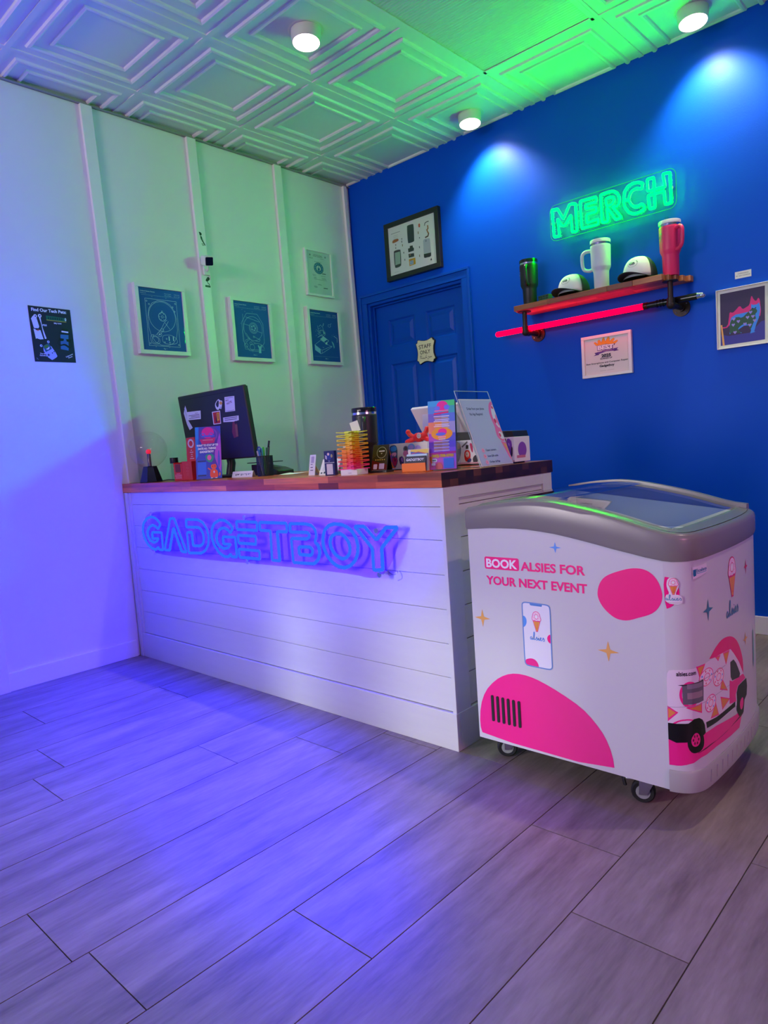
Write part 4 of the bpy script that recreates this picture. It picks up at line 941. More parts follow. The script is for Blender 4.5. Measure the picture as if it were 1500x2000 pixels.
fl = bpy.data.lights.new('freezer_strip_light', 'AREA'); fl.shape = 'RECTANGLE'; fl.size = 0.30; fl.size_y = 0.02; fl.energy = 0.30; fl.color = (0.92, 1.0, 0.90)
flo = bpy.data.objects.new('freezer_strip_light', fl); COL.objects.link(flo); flo.location = (2.68, HY0 + 0.012, 0.730)
flo.rotation_euler = Vector((0, 0.8, -0.6)).to_track_quat('-Z', 'Y').to_euler()
# base wrap at the bowed end
mb = MB(); cut = [p for p in zip(CUM, PLAN)]
vs = []; NS = 46
for k in range(NS + 1):
    s = CUM[-1] * k / NS
    for z, l in ((0.098, 0.0045), (0.104, 0.006), (0.148, 0.006), (0.154, 0.003), (0.154, 0.0)):
        vs.append(on_side(s, z, l))
mb.add(vs, [(5 * k + j, 5 * k + 5 + j, 5 * k + 6 + j, 5 * k + 1 + j) for k in range(NS) for j in range(4)], 0, True)
for k in range(11):
    s = 0.115 + k * 0.036
    mb.tube([on_side(s, 0.112, 0.0062), on_side(s + 0.004, 0.143, 0.0062)], 0.0022, 6)
fpart(mb, 'base_trim', BASEP)
# castors
RUB = mat('black_rubber', (0.012, 0.012, 0.013), 0.6); ZN = mat('zinc_plate', (0.55, 0.55, 0.56), 0.3, 1.0); NYL = mat('grey_wheel_hub', (0.35, 0.35, 0.36), 0.4)
for i, (wx, wy, ang) in enumerate(((2.283, -1.79, 0.62), (2.742, -1.822, 0.30), (2.32, -1.37, 0.9), (2.83, -1.40, 0.2))):
    ax = Vector((sin(ang), -cos(ang), 0)); fw = Vector((cos(ang), sin(ang), 0)); r = 0.032
    c = Vector((wx, wy, r))
    cr = thing('castor', None, None); cr.parent = frz; cr.matrix_parent_inverse = Matrix.Translation(-frz.location)
    q = ax.to_track_quat('Z', 'Y').to_matrix().to_4x4(); q.translation = c
    w = MB().lathe([(0.018, -0.011), (0.028, -0.012), (0.032, -0.007), (0.032, 0.007), (0.028, 0.012), (0.018, 0.011)], seg=28, M=q)
    o = w.build('wheel', RUB, cr)
    mb = MB().lathe([(0.0005, -0.013), (0.019, -0.0125), (0.019, 0.0125), (0.0005, 0.013)], seg=20, M=q); mb.lathe([(0.0002, 0.016), (0.005, 0.015), (0.006, 0.012)], seg=10, M=q); mb.lathe([(0.0002, -0.016), (0.005, -0.015), (0.006, -0.012)], seg=10, M=q)
    mb.build('wheel_hub', NYL, o)
    mb = MB()
    for sd in (-1, 1):
        a = c + ax * 0.0145 * sd
        mb.add([a - fw * 0.010 - Vector((0, 0, 0.006)), a + fw * 0.010 - Vector((0, 0, 0.006)), a + fw * 0.040 + Vector((0, 0, 0.052)), a - fw * 0.008 + Vector((0, 0, 0.052))], [(0, 1, 2, 3)])
        mb.add([p + ax * 0.002 * sd for p in (a - fw * 0.010 - Vector((0, 0, 0.006)), a + fw * 0.010 - Vector((0, 0, 0.006)), a + fw * 0.040 + Vector((0, 0, 0.052)), a - fw * 0.008 + Vector((0, 0, 0.052)))], [(0, 1, 2, 3)])
    mb.cyl(c + fw * 0.022 + Vector((0, 0, 0.050)), c + fw * 0.022 + Vector((0, 0, 0.062)), 0.024, 20)
    mb.cyl(c + fw * 0.022 + Vector((0, 0, 0.060)), c + fw * 0.022 + Vector((0, 0, 0.0985)), 0.014, 16)
    mb.build('fork', ZN, cr)
    if i == 1:
        mb = MB(); a = c - fw * 0.012 + Vector((0, 0, 0.040))
        mb.tube([a + fw * 0.03 + ax * 0.018, a - fw * 0.012 + ax * 0.018, a - fw * 0.030 + ax * 0.016 - Vector((0, 0, 0.002))], 0.0045, 8)
        mb.build('brake_bar', ZN, cr)
        mb = MB(); mb.tube([a - fw * 0.026 + Vector((0, 0, 0.008)), a - fw * 0.040 - Vector((0, 0, 0.010)), a - fw * 0.036 - Vector((0, 0, 0.030))], 0.005, 8, flat=2.0)
        mb.build('brake_pedal', RUB, cr)
# vent slots
mb = MB(); mb2 = MB()
for k in range(6):
    x = 2.3165 + k * 0.0188
    mb.prism(rr(x - 0.0042, 0.163, x + 0.0042, 0.245, 0.004), FY0 - 0.0018, FY0 - 0.0035, axes='xzy')
fpart(mb, 'vent_slots', mat('vent_black', (0.008, 0.008, 0.009), 0.7), weld=False)

# wrap graphics
PINK, PINK2, ORG, STB, TEAL, GLD, RED_ = '#ff0a84', '#f5208c', '#f0a848', '#5a9cf0', '#3f7f98', '#e8ac5c', '#e03a58'
def cone_logo(A, box, line=PINK, w=0.004, horizontal=False):
    x0, y0, x1, y1 = box
    B = lambda p: in_box(p, box)
    cup = [(0.12, .52), (.88, .52), (.58, .03), (.42, .03)]
    A.poly(B(cup), ORG); A.stroke(B(cup), w, line, True)
    for k in (0.33, 0.5, 0.67): A.stroke(B([(k, .50), (0.5 + (k - .5) * .4, .12)]), w * 0.6, '#e06038')
    sc_ = [(.5 + .40 * cos(radians(a)), .76 + .23 * sin(radians(a))) for a in range(-5, 186, 12)]
    fl_ = sc_ + [(.02, .66), (.03, .58), (.14, .53), (.30, .55), (.5, .52), (.70, .55), (.86, .53), (.97, .58), (.98, .66)]
    A.poly(B(fl_), '#fbd9ec', 1); A.stroke(B(smooth_poly(fl_, 1)), w, line, True)
    cx, cy = x0 + (x1 - x0) * .5, y0 + (y1 - y0) * .74
    A.oval(cx, cy, (x1 - x0) * .2, (y1 - y0) * .115, '#f4f0f6'); A.ring(cx, cy, (x1 - x0) * .22, (y1 - y0) * .125, w * .8, line)
    for a in range(8):
        t = a * pi / 4 + .3
        A.oval(cx + (x1 - x0) * .31 * cos(t), cy + (y1 - y0) * .17 * sin(t), (x1 - x0) * .03, (y1 - y0) * .014, [STB, '#e8a040', line][a % 3], 8)
    A.oval(cx, y0 + (y1 - y0) * .03, (x1 - x0) * .14, (y1 - y0) * .02, line, 10)
def script(A, box, col, w):
    for st in ALSIES: A.stroke(smooth_poly(in_box(st, box), 2, False), w, col)

A = Art(0.3)
for nm_, key_, c_, k_ in (('pink_patch', 'blob', PINK, 2), ('pink_patch', 'pinklow', PINK2, 1)):
    A.poly(D[key_], c_, k_)
    art = A.build(nm_, fn_back(FY0 - 0.0006), frz); art.matrix_parent_inverse = Matrix.Translation(-frz.location); A = Art(0.3)
A.rrect(2.3160, 0.6365, 2.4345, 0.6735, 0.006, PINK)
A.text('BOOK', 2.3215, 0.6425, 0.0245, '#f4f2fa', bold=0.035, w=0.107)
A.text('ALSIES FOR', 2.4400, 0.6395, 0.0245, PINK, bold=0.03, w=0.200)
A.text('YOUR NEXT EVENT', 2.3185, 0.5905, 0.0245, PINK, bold=0.03, w=0.325)

def flush(nm_):
    global A
    art = A.build(nm_, fn_back(FY0 - 0.0006), frz); art.matrix_parent_inverse = Matrix.Translation(-frz.location); A = Art(0.3)
flush('wrap_lettering')
for sx, sz, rx, rz_, c_ in ((2.5535, 0.711, 0.0190, 0.0155, STB), (2.2965, 0.4825, 0.0285, 0.0275, GLD), (2.6965, 0.4390, 0.030, 0.0280, GLD)):
    A.star(sx, sz, rx, rz_, c_); flush('printed_star')
A.poly(D['phone'], '#e9e9f4', 1)
A.poly(D['phb'], STB, 1); A.poly(D['phr'], PINK, 1); A.poly(D['phd'], PINK2, 1); A.poly(D['notch'], '#4f86d0')
A.stroke(smooth_poly(D['phone'], 1), 0.0035, '#6a92d0', True)
cone_logo(A, (2.4685, 0.4635, 2.4985, 0.5235), '#ee2f96', 0.0016)
script(A, (2.4600, 0.4340, 2.5080, 0.4640), STB, 0.0019)
flush('printed_phone')

A = Art(0.32)
V = D['van']
cuts = [CUM[i] for i in range(1, len(CUM) - 1)] + [0.06 + 0.03 * k for k in range(18)]
A.poly(V['pinkfloor'], PINK2); A.poly(V['pinkarc'], '#f0147c', 1); A.poly(V['shadow'], '#5e1030', 1)
A.poly(V['body'], '#e9dcea'); 
for c3 in D['vcone']:
    A.poly(c3, '#e8954a'); A.stroke(c3, 0.0035, PINK2, True)
for c, e1, e2 in D['vd']:
    rx, rz = abs(e1[0] - c[0]), abs(e2[1] - c[1])
    A.oval(c[0], c[1], rx, rz, '#fbe6f2', 20); A.ring(c[0], c[1], rx, rz, 0.0035, PINK2, 24); A.ring(c[0], c[1], rx * .45, rz * .45, 0.003, PINK2, 20)
    for k in range(7): A.oval(c[0] + rx * .7 * cos(k * .9), c[1] + rz * .7 * sin(k * .9), 0.003, 0.003, ['#5a9cf0', PINK2, '#e03a58'][k % 3], 8)
A.ring(0.055, 0.352, 0.026, 0.034, 0.006, PINK2); A.ring(0.045, 0.262, 0.040, 0.028, 0.005, PINK2)
A.stroke(V['line1'], 0.0012, '#9a8ca0'); A.stroke(V['line2'], 0.0012, '#b0a2b4')
A.poly(V['cabin'], PINK2); A.poly(V['win1'], '#6a6672'); A.poly(V['awning'], '#3a3238')
wx0, wy0, wx1, wy1 = bbox(V['win1'])
A.rect(wx0 + .012, wy0 + .014, wx1 - .006, wy0 + .030, '#a08890'); A.rect(wx0 + .012, wy0 + .040, wx1 - .006, wy0 + .052, '#8c8490')
A.poly(V['win2'], '#3c4240'); A.poly(V['skirt'], '#15110f'); A.poly(V['bumper'], '#0b0a0b'); A.poly(V['arch2'], '#131114')
A.poly(V['wheel1'], '#0a0a0a', 1); A.poly(V['rim1'], PINK2, 1); A.poly(V['rim2'], PINK2, 1)
x0, y0, x1, y1 = bbox(V['rim1'])
for k in range(6): A.oval((x0 + x1) / 2 + (x1 - x0) * .28 * cos(k * 1.05), (y0 + y1) / 2 + (y1 - y0) * .28 * sin(k * 1.05), 0.0025, 0.004, '#7a1040', 8)
A.text('alsies.com', D['vtext'][0][0], D['vtext'][0][1], 0.011, '#140c10', bold=0.02, w=0.050, rot=0.02)
S_ = D['sidelogo']
x0, y0, x1, y1 = bbox(S_['donut']); cone_logo(A, (x0, bbox(S_['cone'])[1], x1, y1), '#e0307a', 0.0035)
script(A, (0.2590, 0.4960, 0.3620, 0.5480), '#4f86a8', 0.0050)
for k, c in (('tealstar', TEAL), ('redstar', RED_), ('goldstar', GLD)):
    x0, y0, x1, y1 = bbox(S_[k]); A.star((x0 + x1) / 2, (y0 + y1) / 2, (x1 - x0) / 2, (y1 - y0) / 2, c)
A.poly(D['sticker']['half'], PINK, 1)
A.poly([(0.512, .30), (.519, .30), (.527, .33), (.528, .40), (.515, .42), (.511, .36)], '#5fb0b0', 1)
art = A.build('side_print', on_side, frz, cuts=cuts, lift=0.000008); art.matrix_parent_inverse = Matrix.Translation(-frz.location)
# maker's plate and round-cornered shop sticker
A = Art(0.3); A.poly(S_['badge'], '#e4d6e4'); A.poly(S_['shield'], '#1d6f9c'); x0, y0, x1, y1 = bbox(S_['btext'])
A.text('Excellence', 0.0840, 0.6585, 0.0085, '#1d6f9c', bold=0.03, w=0.049); A.rect(0.0845, 0.6545, 0.133, 0.6562, '#58a0c0')
art = A.build('maker_plate', lambda s, z, l: on_side(s, z, l + 0.0012), frz, cuts=cuts); art.matrix_parent_inverse = Matrix.Translation(-frz.location)
A = Art(0.3); A.poly(D['sticker']['cup'], '#ece6ee', 1); cone_logo(A, (0.0115, 0.607, 0.0345, 0.6495), '#f07098', 0.0016); script(A, (0.0035, 0.5905, 0.0415, 0.6085), '#7aa8c8', 0.0016)
A.rect(0.008, 0.5870, 0.040, 0.5880, '#b8b0a0')
art = A.build('brand_sticker', lambda s, z, l: on_side(s, z, l + 0.0022), frz, cuts=cuts); art.matrix_parent_inverse = Matrix.Translation(-frz.location)

yb_ = MB(); yb_.T = Matrix.Translation((2.735, -1.79, 0.503)) @ Matrix.Rotation(0.25, 4, 'Z')
yb_.box((-0.035, -0.03, 0), (0.035, 0.03, 0.17)); yb_.box((-0.035, -0.03, 0.17), (0.035, 0.012, 0.172))
tag(yb_.build('yellow_carton', mat('yellow_card', (0.85, 0.58, 0.02), 0.5), bevel=0.002), 'yellow carton in the basket under the right glass lid of the freezer', 'box')

# ------------------------------------------------------------------ pictures and notices on the walls
FRW = mat('white_picture_frame', (0.80, 0.80, 0.79), 0.35)
PICGL = clear('picture_glass', (0.97, 0.98, 0.98), 1.0, 0.015, 1.5)
def framed_left(name, label, cat, y0, y1, z0, z1, bw, depth, art, glass=True, group=None, base='#e8e8e8'):
    """picture on the left wall"""
    t = thing(name, label, cat, (0, (y0 + y1) / 2, z0), 0, group)
    inv = Matrix.Translation(-t.location)
    mb = MB()
    for a, b_ in (((y0, z0), (y1, z0 + bw)), ((y0, z1 - bw), (y1, z1)), ((y0, z0 + bw), (y0 + bw, z1 - bw)), ((y1 - bw, z0 + bw), (y1, z1 - bw))):
        mb.box((0.0, a[0], a[1]), (depth, b_[0], b_[1]))
    o = mb.build('frame', FRW, t, bevel=0.0015, weld=False); o.matrix_parent_inverse = inv
    A = Art(0.6); A.rect(y0 + bw * .9, z0 + bw * .9, y1 - bw * .9, z1 - bw * .9, base); art(A, y0 + bw, z0 + bw, y1 - bw, z1 - bw)
    o = A.build('print', fn_left(depth - 0.009), t); o.matrix_parent_inverse = inv
    if glass:
        mb = MB(); mb.box((depth - 0.006, y0 + bw * .95, z0 + bw * .95), (depth - 0.0055, y1 - bw * .95, z1 - bw * .95))
        o = mb.build('glass', PICGL, t); o.matrix_parent_inverse = inv
    return t
BLU, LN = '#1f58b4', '#d4f2ff'
def patent_head(A, x0, z0, x1, z1):
    w, h = x1 - x0, z1 - z0
    A.text('United States Patent', x0 + .05 * w, z1 - .062 * h, .016 * h, '#cfe9f4', bold=.02, w=.33 * w)
    A.text('Smith et al.', x0 + .05 * w, z1 - .092 * h, .013 * h, LN, w=.13 * w)
    A.rect(x0 + .06 * w, z1 - .114 * h, x1 - .06 * w, z1 - .1125 * h, LN)
    for k, (a, b_) in enumerate((('Patent Number:', '4,562,500'), ('Date of Patent:', 'Dec. 31, 1985'))):
        A.text(a, x0 + .60 * w, z1 - (.068 + .03 * k) * h, .014 * h, '#bfe0ee', w=.16 * w); A.text(b_, x1 - .05 * w, z1 - (.068 + .03 * k) * h, .014 * h, '#bfe0ee', 'r', w=.13 * w)
def disk_a(A, x0, z0, x1, z1):
    patent_head(A, x0, z0, x1, z1); w, h = x1 - x0, z1 - z0
    P = lambda u, v: (x0 + u * w, z0 + v * h); t = .0015
    A.stroke([P(.14, .075), P(.86, .075), P(.86, .83), P(.14, .83)], t, LN, True)
    A.stroke(smooth_poly([P(.17, .09), P(.83, .09), P(.83, .81), P(.17, .81)], 2), t, LN, True)
    cx, cz = P(.5, .555)
    A.ring(cx, cz, .31 * w, .245 * h, t, LN, 48)
    for k in (.9, .8): A.ring(cx, cz, .31 * w * k, .245 * h * k, t * .35, '#3f88ac', 48)
    A.ring(cx, cz, .09 * w, .072 * h, t * 1.6, LN); A.ring(cx, cz, .026 * w, .02 * h, t, LN)
    for k in range(6): A.oval(cx + .062 * w * cos(k * 1.05), cz + .05 * h * sin(k * 1.05), .007 * w, .006 * h, LN, 8)
    A.stroke([P(.60, .51), P(.54, .47), P(.46, .37), P(.36, .28), P(.31, .25)], t, LN); A.stroke([P(.63, .49), P(.58, .43), P(.50, .36), P(.43, .27)], t, LN); A.stroke([P(.55, .46), P(.65, .36)], t, LN)
    A.ring(*P(.47, .335), .035 * w, .028 * h, t, LN); A.ring(*P(.40, .265), .05 * w, .04 * h, t, LN); A.oval(*P(.40, .265), .018 * w, .014 * h, LN, 12)
    A.stroke(smooth_poly([P(.45, .24), P(.55, .265), P(.68, .265), P(.80, .21), P(.80, .12), P(.46, .11)], 2), t, LN, True)
    A.stroke(smooth_poly([P(.20, .26), P(.30, .24), P(.40, .19), P(.38, .10), P(.22, .10), P(.18, .16)], 2), t, LN, True); A.ring(*P(.29, .17), .075 * w, .055 * h, t, LN)
    for u in (.60, .70): A.rect(*P(u, .17), *P(u + .022, .245), LN)
    for u, v in ((.17, .79), (.83, .79), (.17, .11), (.83, .11), (.22, .74), (.76, .73), (.80, .66), (.5, .64), (.25, .23), (.55, .20), (.62, .14), (.50, .14)): A.ring(*P(u, v), .017 * w, .013 * h, t, LN, 12)
    for u, v, s_ in ((.30, .86, '12'), (.62, .86, '14'), (.29, .055, '20'), (.60, .055, '24')): A.text(s_, *P(u, v), .012 * h, LN, 'c')
    A.text('Fig. 1', *P(.5, .025), .02 * h, LN, 'c')
def disk_b(A, x0, z0, x1, z1):
    patent_head(A, x0, z0, x1, z1); w, h = x1 - x0, z1 - z0
    P = lambda u, v: (x0 + u * w, z0 + v * h); t = .0015; L2 = '#b4e4f8'
    A.stroke(smooth_poly([P(.21, .125), P(.82, .125), P(.82, .80), P(.21, .80)], 1), t, L2, True)
    A.stroke([P(.25, .78), P(.25, .55), P(.22, .45), P(.25, .15), P(.80, .15)], t * .8, L2)
    A.ring(*P(.52, .53), .27 * w, .22 * h, t, L2, 48); A.stroke([P(.33, .73), P(.72, .66)], t, L2); A.stroke([P(.27, .60), P(.42, .58)], t, L2); A.stroke([P(.64, .49), P(.78, .46)], t, L2)
    for k in (.125, .10, .07, .04): A.ring(*P(.53, .54), k * w, k * .8 * h, t, L2, 36)
    for k in range(5): A.oval(*P(.53 + .055 * cos(k * 1.26), .54 + .044 * sin(k * 1.26)), .012 * w, .01 * h, L2, 10)
    A.stroke([P(.30, .44), P(.38, .36), P(.46, .30), P(.55, .27)], t, L2); A.stroke([P(.50, .40), P(.60, .36), P(.70, .34), P(.66, .30), P(.55, .31)], t, L2)
    for u, v, r in ((.30, .30, .03), (.42, .26, .035), (.36, .33, .025), (.52, .38, .02), (.28, .22, .05), (.45, .19, .07)): A.ring(*P(u, v), r * w, r * .8 * h, t, L2, 16)
    A.stroke(smooth_poly([P(.48, .25), P(.62, .27), P(.76, .24), P(.80, .17)], 2, False), t, L2)
    A.poly([P(.61, .23), P(.64, .17), P(.63, .09), P(.70, .09), P(.70, .18), P(.74, .24), P(.70, .235), P(.675, .20), P(.645, .235)], '#8fd2e4')
    for u, v, s_ in ((.24, .85, '10'), (.32, .82, '22'), (.53, .825, '14'), (.18, .60, '18'), (.45, .10, '32')): A.text(s_, *P(u, v), .012 * h, L2, 'c')
    A.text('FIG. 2', *P(.52, .04), .022 * h, L2, 'c')
def exploded(A, x0, z0, x1, z1):
    patent_head(A, x0, z0, x1, z1); w, h = x1 - x0, z1 - z0
    P = lambda u, v: (x0 + u * w, z0 + v * h); t = .0015; L2 = '#c0e8fa'
    A.poly([P(.12, .22), P(.12, .32), P(.30, .24), P(.30, .15)], '#8cc8f0'); A.stroke([P(.12, .22), P(.12, .32), P(.30, .24), P(.30, .15)], t, L2, True)
    A.stroke([P(.12, .32), P(.34, .42), P(.72, .30), P(.36, .16), P(.30, .15)], t, L2); A.stroke([P(.30, .24), P(.36, .22), P(.72, .32), P(.72, .30)], t, L2); A.stroke([P(.36, .22), P(.36, .16)], t, L2)
    A.poly([P(.32, .44), P(.44, .50), P(.56, .44), P(.44, .385)], '#9fd4e2'); A.stroke([P(.24, .47), P(.38, .52), P(.62, .42), P(.50, .34)], t * 1.6, L2)
    A.poly([P(.48, .36), P(.56, .40), P(.56, .335)], '#c4e6ee'); A.poly([P(.36, .29), P(.42, .27), P(.44, .285), P(.40, .275)], '#c4e6ee')
    A.ring(*P(.40, .56), .12 * w, .065 * h, t, L2); A.ring(*P(.40, .57), .08 * w, .04 * h, t, L2); A.poly([P(.44, .60), P(.50, .58), P(.50, .54), P(.45, .56)], '#8cc8dc')
    A.stroke([P(.26, .70), P(.28, .63), P(.26, .58)], t, L2); A.stroke([P(.30, .68), P(.36, .72), P(.44, .68), P(.46, .60)], t, L2); A.stroke([P(.48, .76), P(.45, .70)], t * 2, L2)
    A.ring(*P(.68, .72), .05 * w, .03 * h, t, L2, 14); A.stroke([P(.72, .75), P(.76, .77)], t, L2)
    A.poly([P(.72, .42), P(.79, .38), P(.82, .30), P(.79, .27), P(.77, .33), P(.73, .39)], '#7fc0d6'); A.stroke([P(.82, .52), P(.93, .48), P(.92, .40)], t * 1.6, L2)
    for k in range(14): A.oval(*P(.18 + .03 * (k % 7), .50 + .025 * (k // 2) + .01 * (k % 3)), .006 * w, .005 * h, L2, 6)
    for k in range(8): A.oval(*P(.72 + .03 * k, .50 + .012 * ((k * 3) % 5)), .005 * w, .004 * h, L2, 6)
    A.rect(*P(.06, .095), *P(.94, .0965), L2); A.text('FIG. 1', *P(.5, .045), .022 * h, L2, 'c')
def licence(A, x0, z0, x1, z1):
    w, h = x1 - x0, z1 - z0; P = lambda u, v: (x0 + u * w, z0 + v * h); c = '#2f5f78'
    A.text('20', *P(.16, .895), .032 * h, '#22424f', 'c', bold=.04); A.text('25', *P(.80, .895), .032 * h, '#22424f', 'c', bold=.04)
    A.text('BUSINESS LICENSE', *P(.48, .915), .016 * h, '#22424f', 'c', bold=.02, w=.34 * w); A.text('LICENSE CERTIFICATE', *P(.48, .885), .016 * h, '#22424f', 'c', bold=.02, w=.40 * w)
    for k in range(2): A.rect(*P(.12, .845 - .018 * k), *P(.28, .851 - .018 * k), '#5a7c88')
    A.rect(*P(.58, .85), *P(.74, .856), '#5a7c88'); A.rect(*P(.32, .765), *P(.62, .772), '#5a7c88')
    A.ring(*P(.49, .62), .20 * w, .135 * h, .022, '#3a86ac', 36); A.ring(*P(.49, .62), .20 * w, .135 * h, .002, '#1c4a66', 36); A.ring(*P(.49, .62), .112 * w, .076 * h, .002, '#1c4a66', 32)
    A.poly([P(.49, .68), P(.52, .64), P(.54, .60), P(.52, .56), P(.46, .56), P(.44, .60), P(.46, .64)], '#2f7aa0', 1); A.oval(*P(.49, .64), .012 * w, .02 * h, '#d8ecec', 10)
    for k in range(12): A.oval(*P(.49 + .155 * cos(k * .524), .62 + .105 * sin(k * .524)), .012 * w, .008 * h, '#bfe0ea', 6)
    A.rect(*P(.62, .495), *P(.78, .510), '#16323c'); A.rect(*P(.64, .155), *P(.82, .170), '#16323c')
    for u0, u1, v in ((.20, .34, .45), (.22, .36, .43), (.55, .76, .44), (.26, .36, .39), (.26, .38, .37), (.58, .76, .39), (.60, .78, .37), (.26, .80, .345), (.40, .54, .235), (.40, .58, .22), (.24, .36, .18), (.24, .40, .165), (.26, .36, .15)):
        A.rect(*P(u0, v), *P(u1, v + .007), '#6f9098')
framed_left('framed_print', 'framed hard disk blueprint left of the security camera, under its mounting batten', 'picture', -1.697, -1.393, 1.611, 1.985, 0.0215, 0.030, disk_a, group='framed blueprints on the left wall', base=BLU)
framed_left('framed_print', 'framed hard disk blueprint in the middle of the blueprint row, right of the camera batten', 'picture', -1.093, -0.790, 1.602, 1.977, 0.0215, 0.030, disk_b, group='framed blueprints on the left wall', base=BLU)
framed_left('framed_print', 'framed blueprint of an exploded machine hanging below the licence certificate', 'picture', -0.492, -0.193, 1.605, 1.982, 0.0215, 0.030, exploded, group='framed blueprints on the left wall', base='#1a50ac')
framed_left('framed_certificate', 'white framed licence certificate with a round blue seal, above a blueprint', 'certificate', -0.464, -0.224, 2.057, 2.361, 0.014, 0.022, licence, base='#d4dedd')

# poster of gadgets with faces
Q = D['pets']
A = Art(0.4); DK = '#21152f'
A.poly(Q['sheet'], DK)
LV = '#e6e2f6'
A.text('Find Our Tech Pets:', -2.2265, 1.7885, 0.0145, '#f2f0fa', bold=.035, w=.166)
A.poly(Q['p_body'], LV); A.poly(Q['p_low'], LV); A.poly(Q['p_right'], LV); A.poly(Q['mouth'], '#120812', 1); A.poly(Q['tongue'], '#e07a70', 1)
for i, (u, v) in enumerate(Q['eyes']):
    r = (.0085, .0085, .0062, .0062)[i]
    A.oval(u, v, r, r, LV if i < 2 else '#c4c8ee', 16)
    A.oval(u + .001, v, r * .38, r * .38, '#101030', 10)
A.poly(Q['ram'], '#1f6a4c'); A.poly(Q['ramgold'], '#c0a840')
x0, y0, x1, y1 = bbox(Q['ram'])
for k in range(7): A.rect(x0 + .008 + k * .0105, y0 + .007, x0 + .015 + k * .0105, y1 - .007, '#0f3c30')
A.oval(x1 - .006, (y0 + y1) / 2, .004, .008, '#f0f0f4', 10); A.oval(x1 - .0055, (y0 + y1) / 2 + .002, .002, .002, '#101010', 8)
A.poly(Q['gb'], '#b4b8f0', 1); A.poly(Q['gbscr'], '#2c5c7c'); A.poly(Q['gbgreen'], '#5a8c2c', 1); A.poly(Q['gbsmile'], '#f0f0f0', 1)
p = Q['pad']; A.rect(p[0][0] - .006, p[0][1] - .0018, p[0][0] + .006, p[0][1] + .0018, '#181838'); A.rect(p[0][0] - .0018, p[0][1] - .006, p[0][0] + .0018, p[0][1] + .006, '#181838')
for u, v in p[1:]: A.oval(u, v, .0028, .0028, '#281848', 10)
A.poly(Q['ph'], '#3f6f9c'); A.poly(Q['hat'], '#0d0b14'); A.poly(Q['hatband'], '#eef0fa'); A.poly(Q['brim'], '#0d0b14'); A.poly(Q['gl1'], '#08070c'); A.poly(Q['gl2'], '#08070c')
A.poly(Q['mus'], '#0a0810', 1)
for a in Q['arms']: A.stroke(a, .003, '#0d0b14')
T2 = Q['t2']
A.text('PS5', T2[0][0], T2[0][1], .0075, LV, bold=.04, w=.020)
A.text('Billy RAM', T2[2][0], T2[2][1] - .003, .006, LV, bold=.04, w=.036)
A.text('The 90s', -2.2090, 1.5840, .006, LV, bold=.03, w=.030); A.text('Gameboy', -2.2110, 1.5755, .006, LV, bold=.03, w=.036)
A.text('Undercover', -2.0850, 1.5730, .006, LV, bold=.03, w=.040, rot=.45); A.text('Phone', -2.0730, 1.5690, .006, LV, bold=.03, w=.022, rot=.45)
A.stroke([(-2.2250, 1.5570), (-2.2260, 1.5660), (-2.2180, 1.5570)], .0014, '#8a86a8')
mb = MB(); mb.prism(Q['sheet'], 0.0, 0.0016, axes='yzx')
ps = mb.build('wall_poster', mat('poster_paper', hexc('#21152f'), 0.45))
tag(ps, 'dark purple poster of cartoon gadgets with faces, alone at the left wall end', 'poster')
A.build('print', fn_left(0.0018), ps)

# security camera and its stickers on the batten
sc_ = thing('security_camera', 'small white security camera with a black face, mounted on the wall batten', 'camera', (BT, -1.240, 2.105))
inv = Matrix.Translation(-sc_.location)
mb = MB(); mb.box((BT, -1.258, 2.078), (BT + 0.014, -1.218, 2.128)); o = mb.build('mount_plate', TRIMW, sc_, bevel=0.003); o.matrix_parent_inverse = inv
mb = MB(); mb.tube([(BT + .012, -1.240, 2.10), (BT + .036, -1.244, 2.105), (BT + .050, -1.252, 2.125)], .007, 10); o = mb.build('arm', TRIMW, sc_); o.matrix_parent_inverse = inv
dv = Vector((0.80, -0.10, -0.30)).normalized()
q = dv.to_track_quat('Z', 'Y').to_matrix().to_4x4() ; q.translation = Vector((0.080, -1.262, 2.143))
q = q @ Matrix.Rotation(0.12, 4, 'Z')
mb = MB(); mb.T = q; mb.prism(rr(-.026, -.026, .026, .026, .008), -.030, .024); h = mb.build('head', TRIMW, sc_, bevel=.003); h.matrix_parent_inverse = inv
mb = MB(); mb.T = q; mb.prism(rr(-.0225, -.0225, .0225, .0225, .006), .024, .0256); mb.lathe([(.006, .0258), (.0055, .0266), (.0002, .0266)], seg=16); h2 = mb.build('face', mat('black_glass_face', (.006, .006, .007), .12), h)
mb = MB(); mb.tube(smooth_poly([(BT + .004, -1.220, 2.105), (BT + .006, -1.214, 2.07), (.006, -1.208, 2.04), (.004, -1.208, 1.99)], 2, False), .003, 6); o = mb.build('cable', TRIMW, sc_); o.matrix_parent_inverse = inv
A = Art(.5); G1 = '#14402f'
def Bx(pts, x0, z0, w, h): return [(x0 + u * w, z0 + v * h) for u, v in pts]
A.poly(Bx([(.0, .98), (.2, 1), (.42, .94), (.50, .86), (.44, .78), (.28, .72), (.12, .76), (.08, .88)], -1.262, 2.245, .038, .074), G1)
A.poly(Bx([(.24, .72), (.40, .70), (.58, .52), (.68, .34), (1.0, .04), (.84, .02), (.56, .24), (.40, .36), (.26, .48), (.20, .62)], -1.262, 2.245, .038, .074), G1)
A.poly(Bx([(.46, .60), (.58, .46), (.60, .36), (.48, .44)], -1.262, 2.245, .038, .074), '#9cb8a8')
A.rect(-1.250, 2.252, -1.238, 2.255, G1); A.rect(-1.245, 2.245, -1.236, 2.249, G1)
st = A.build('wall_sticker', fn_left(BT + 0.0003), None); tag(st, 'small dark bird sticker on the batten above the security camera', 'sticker')
A = Art(.5)
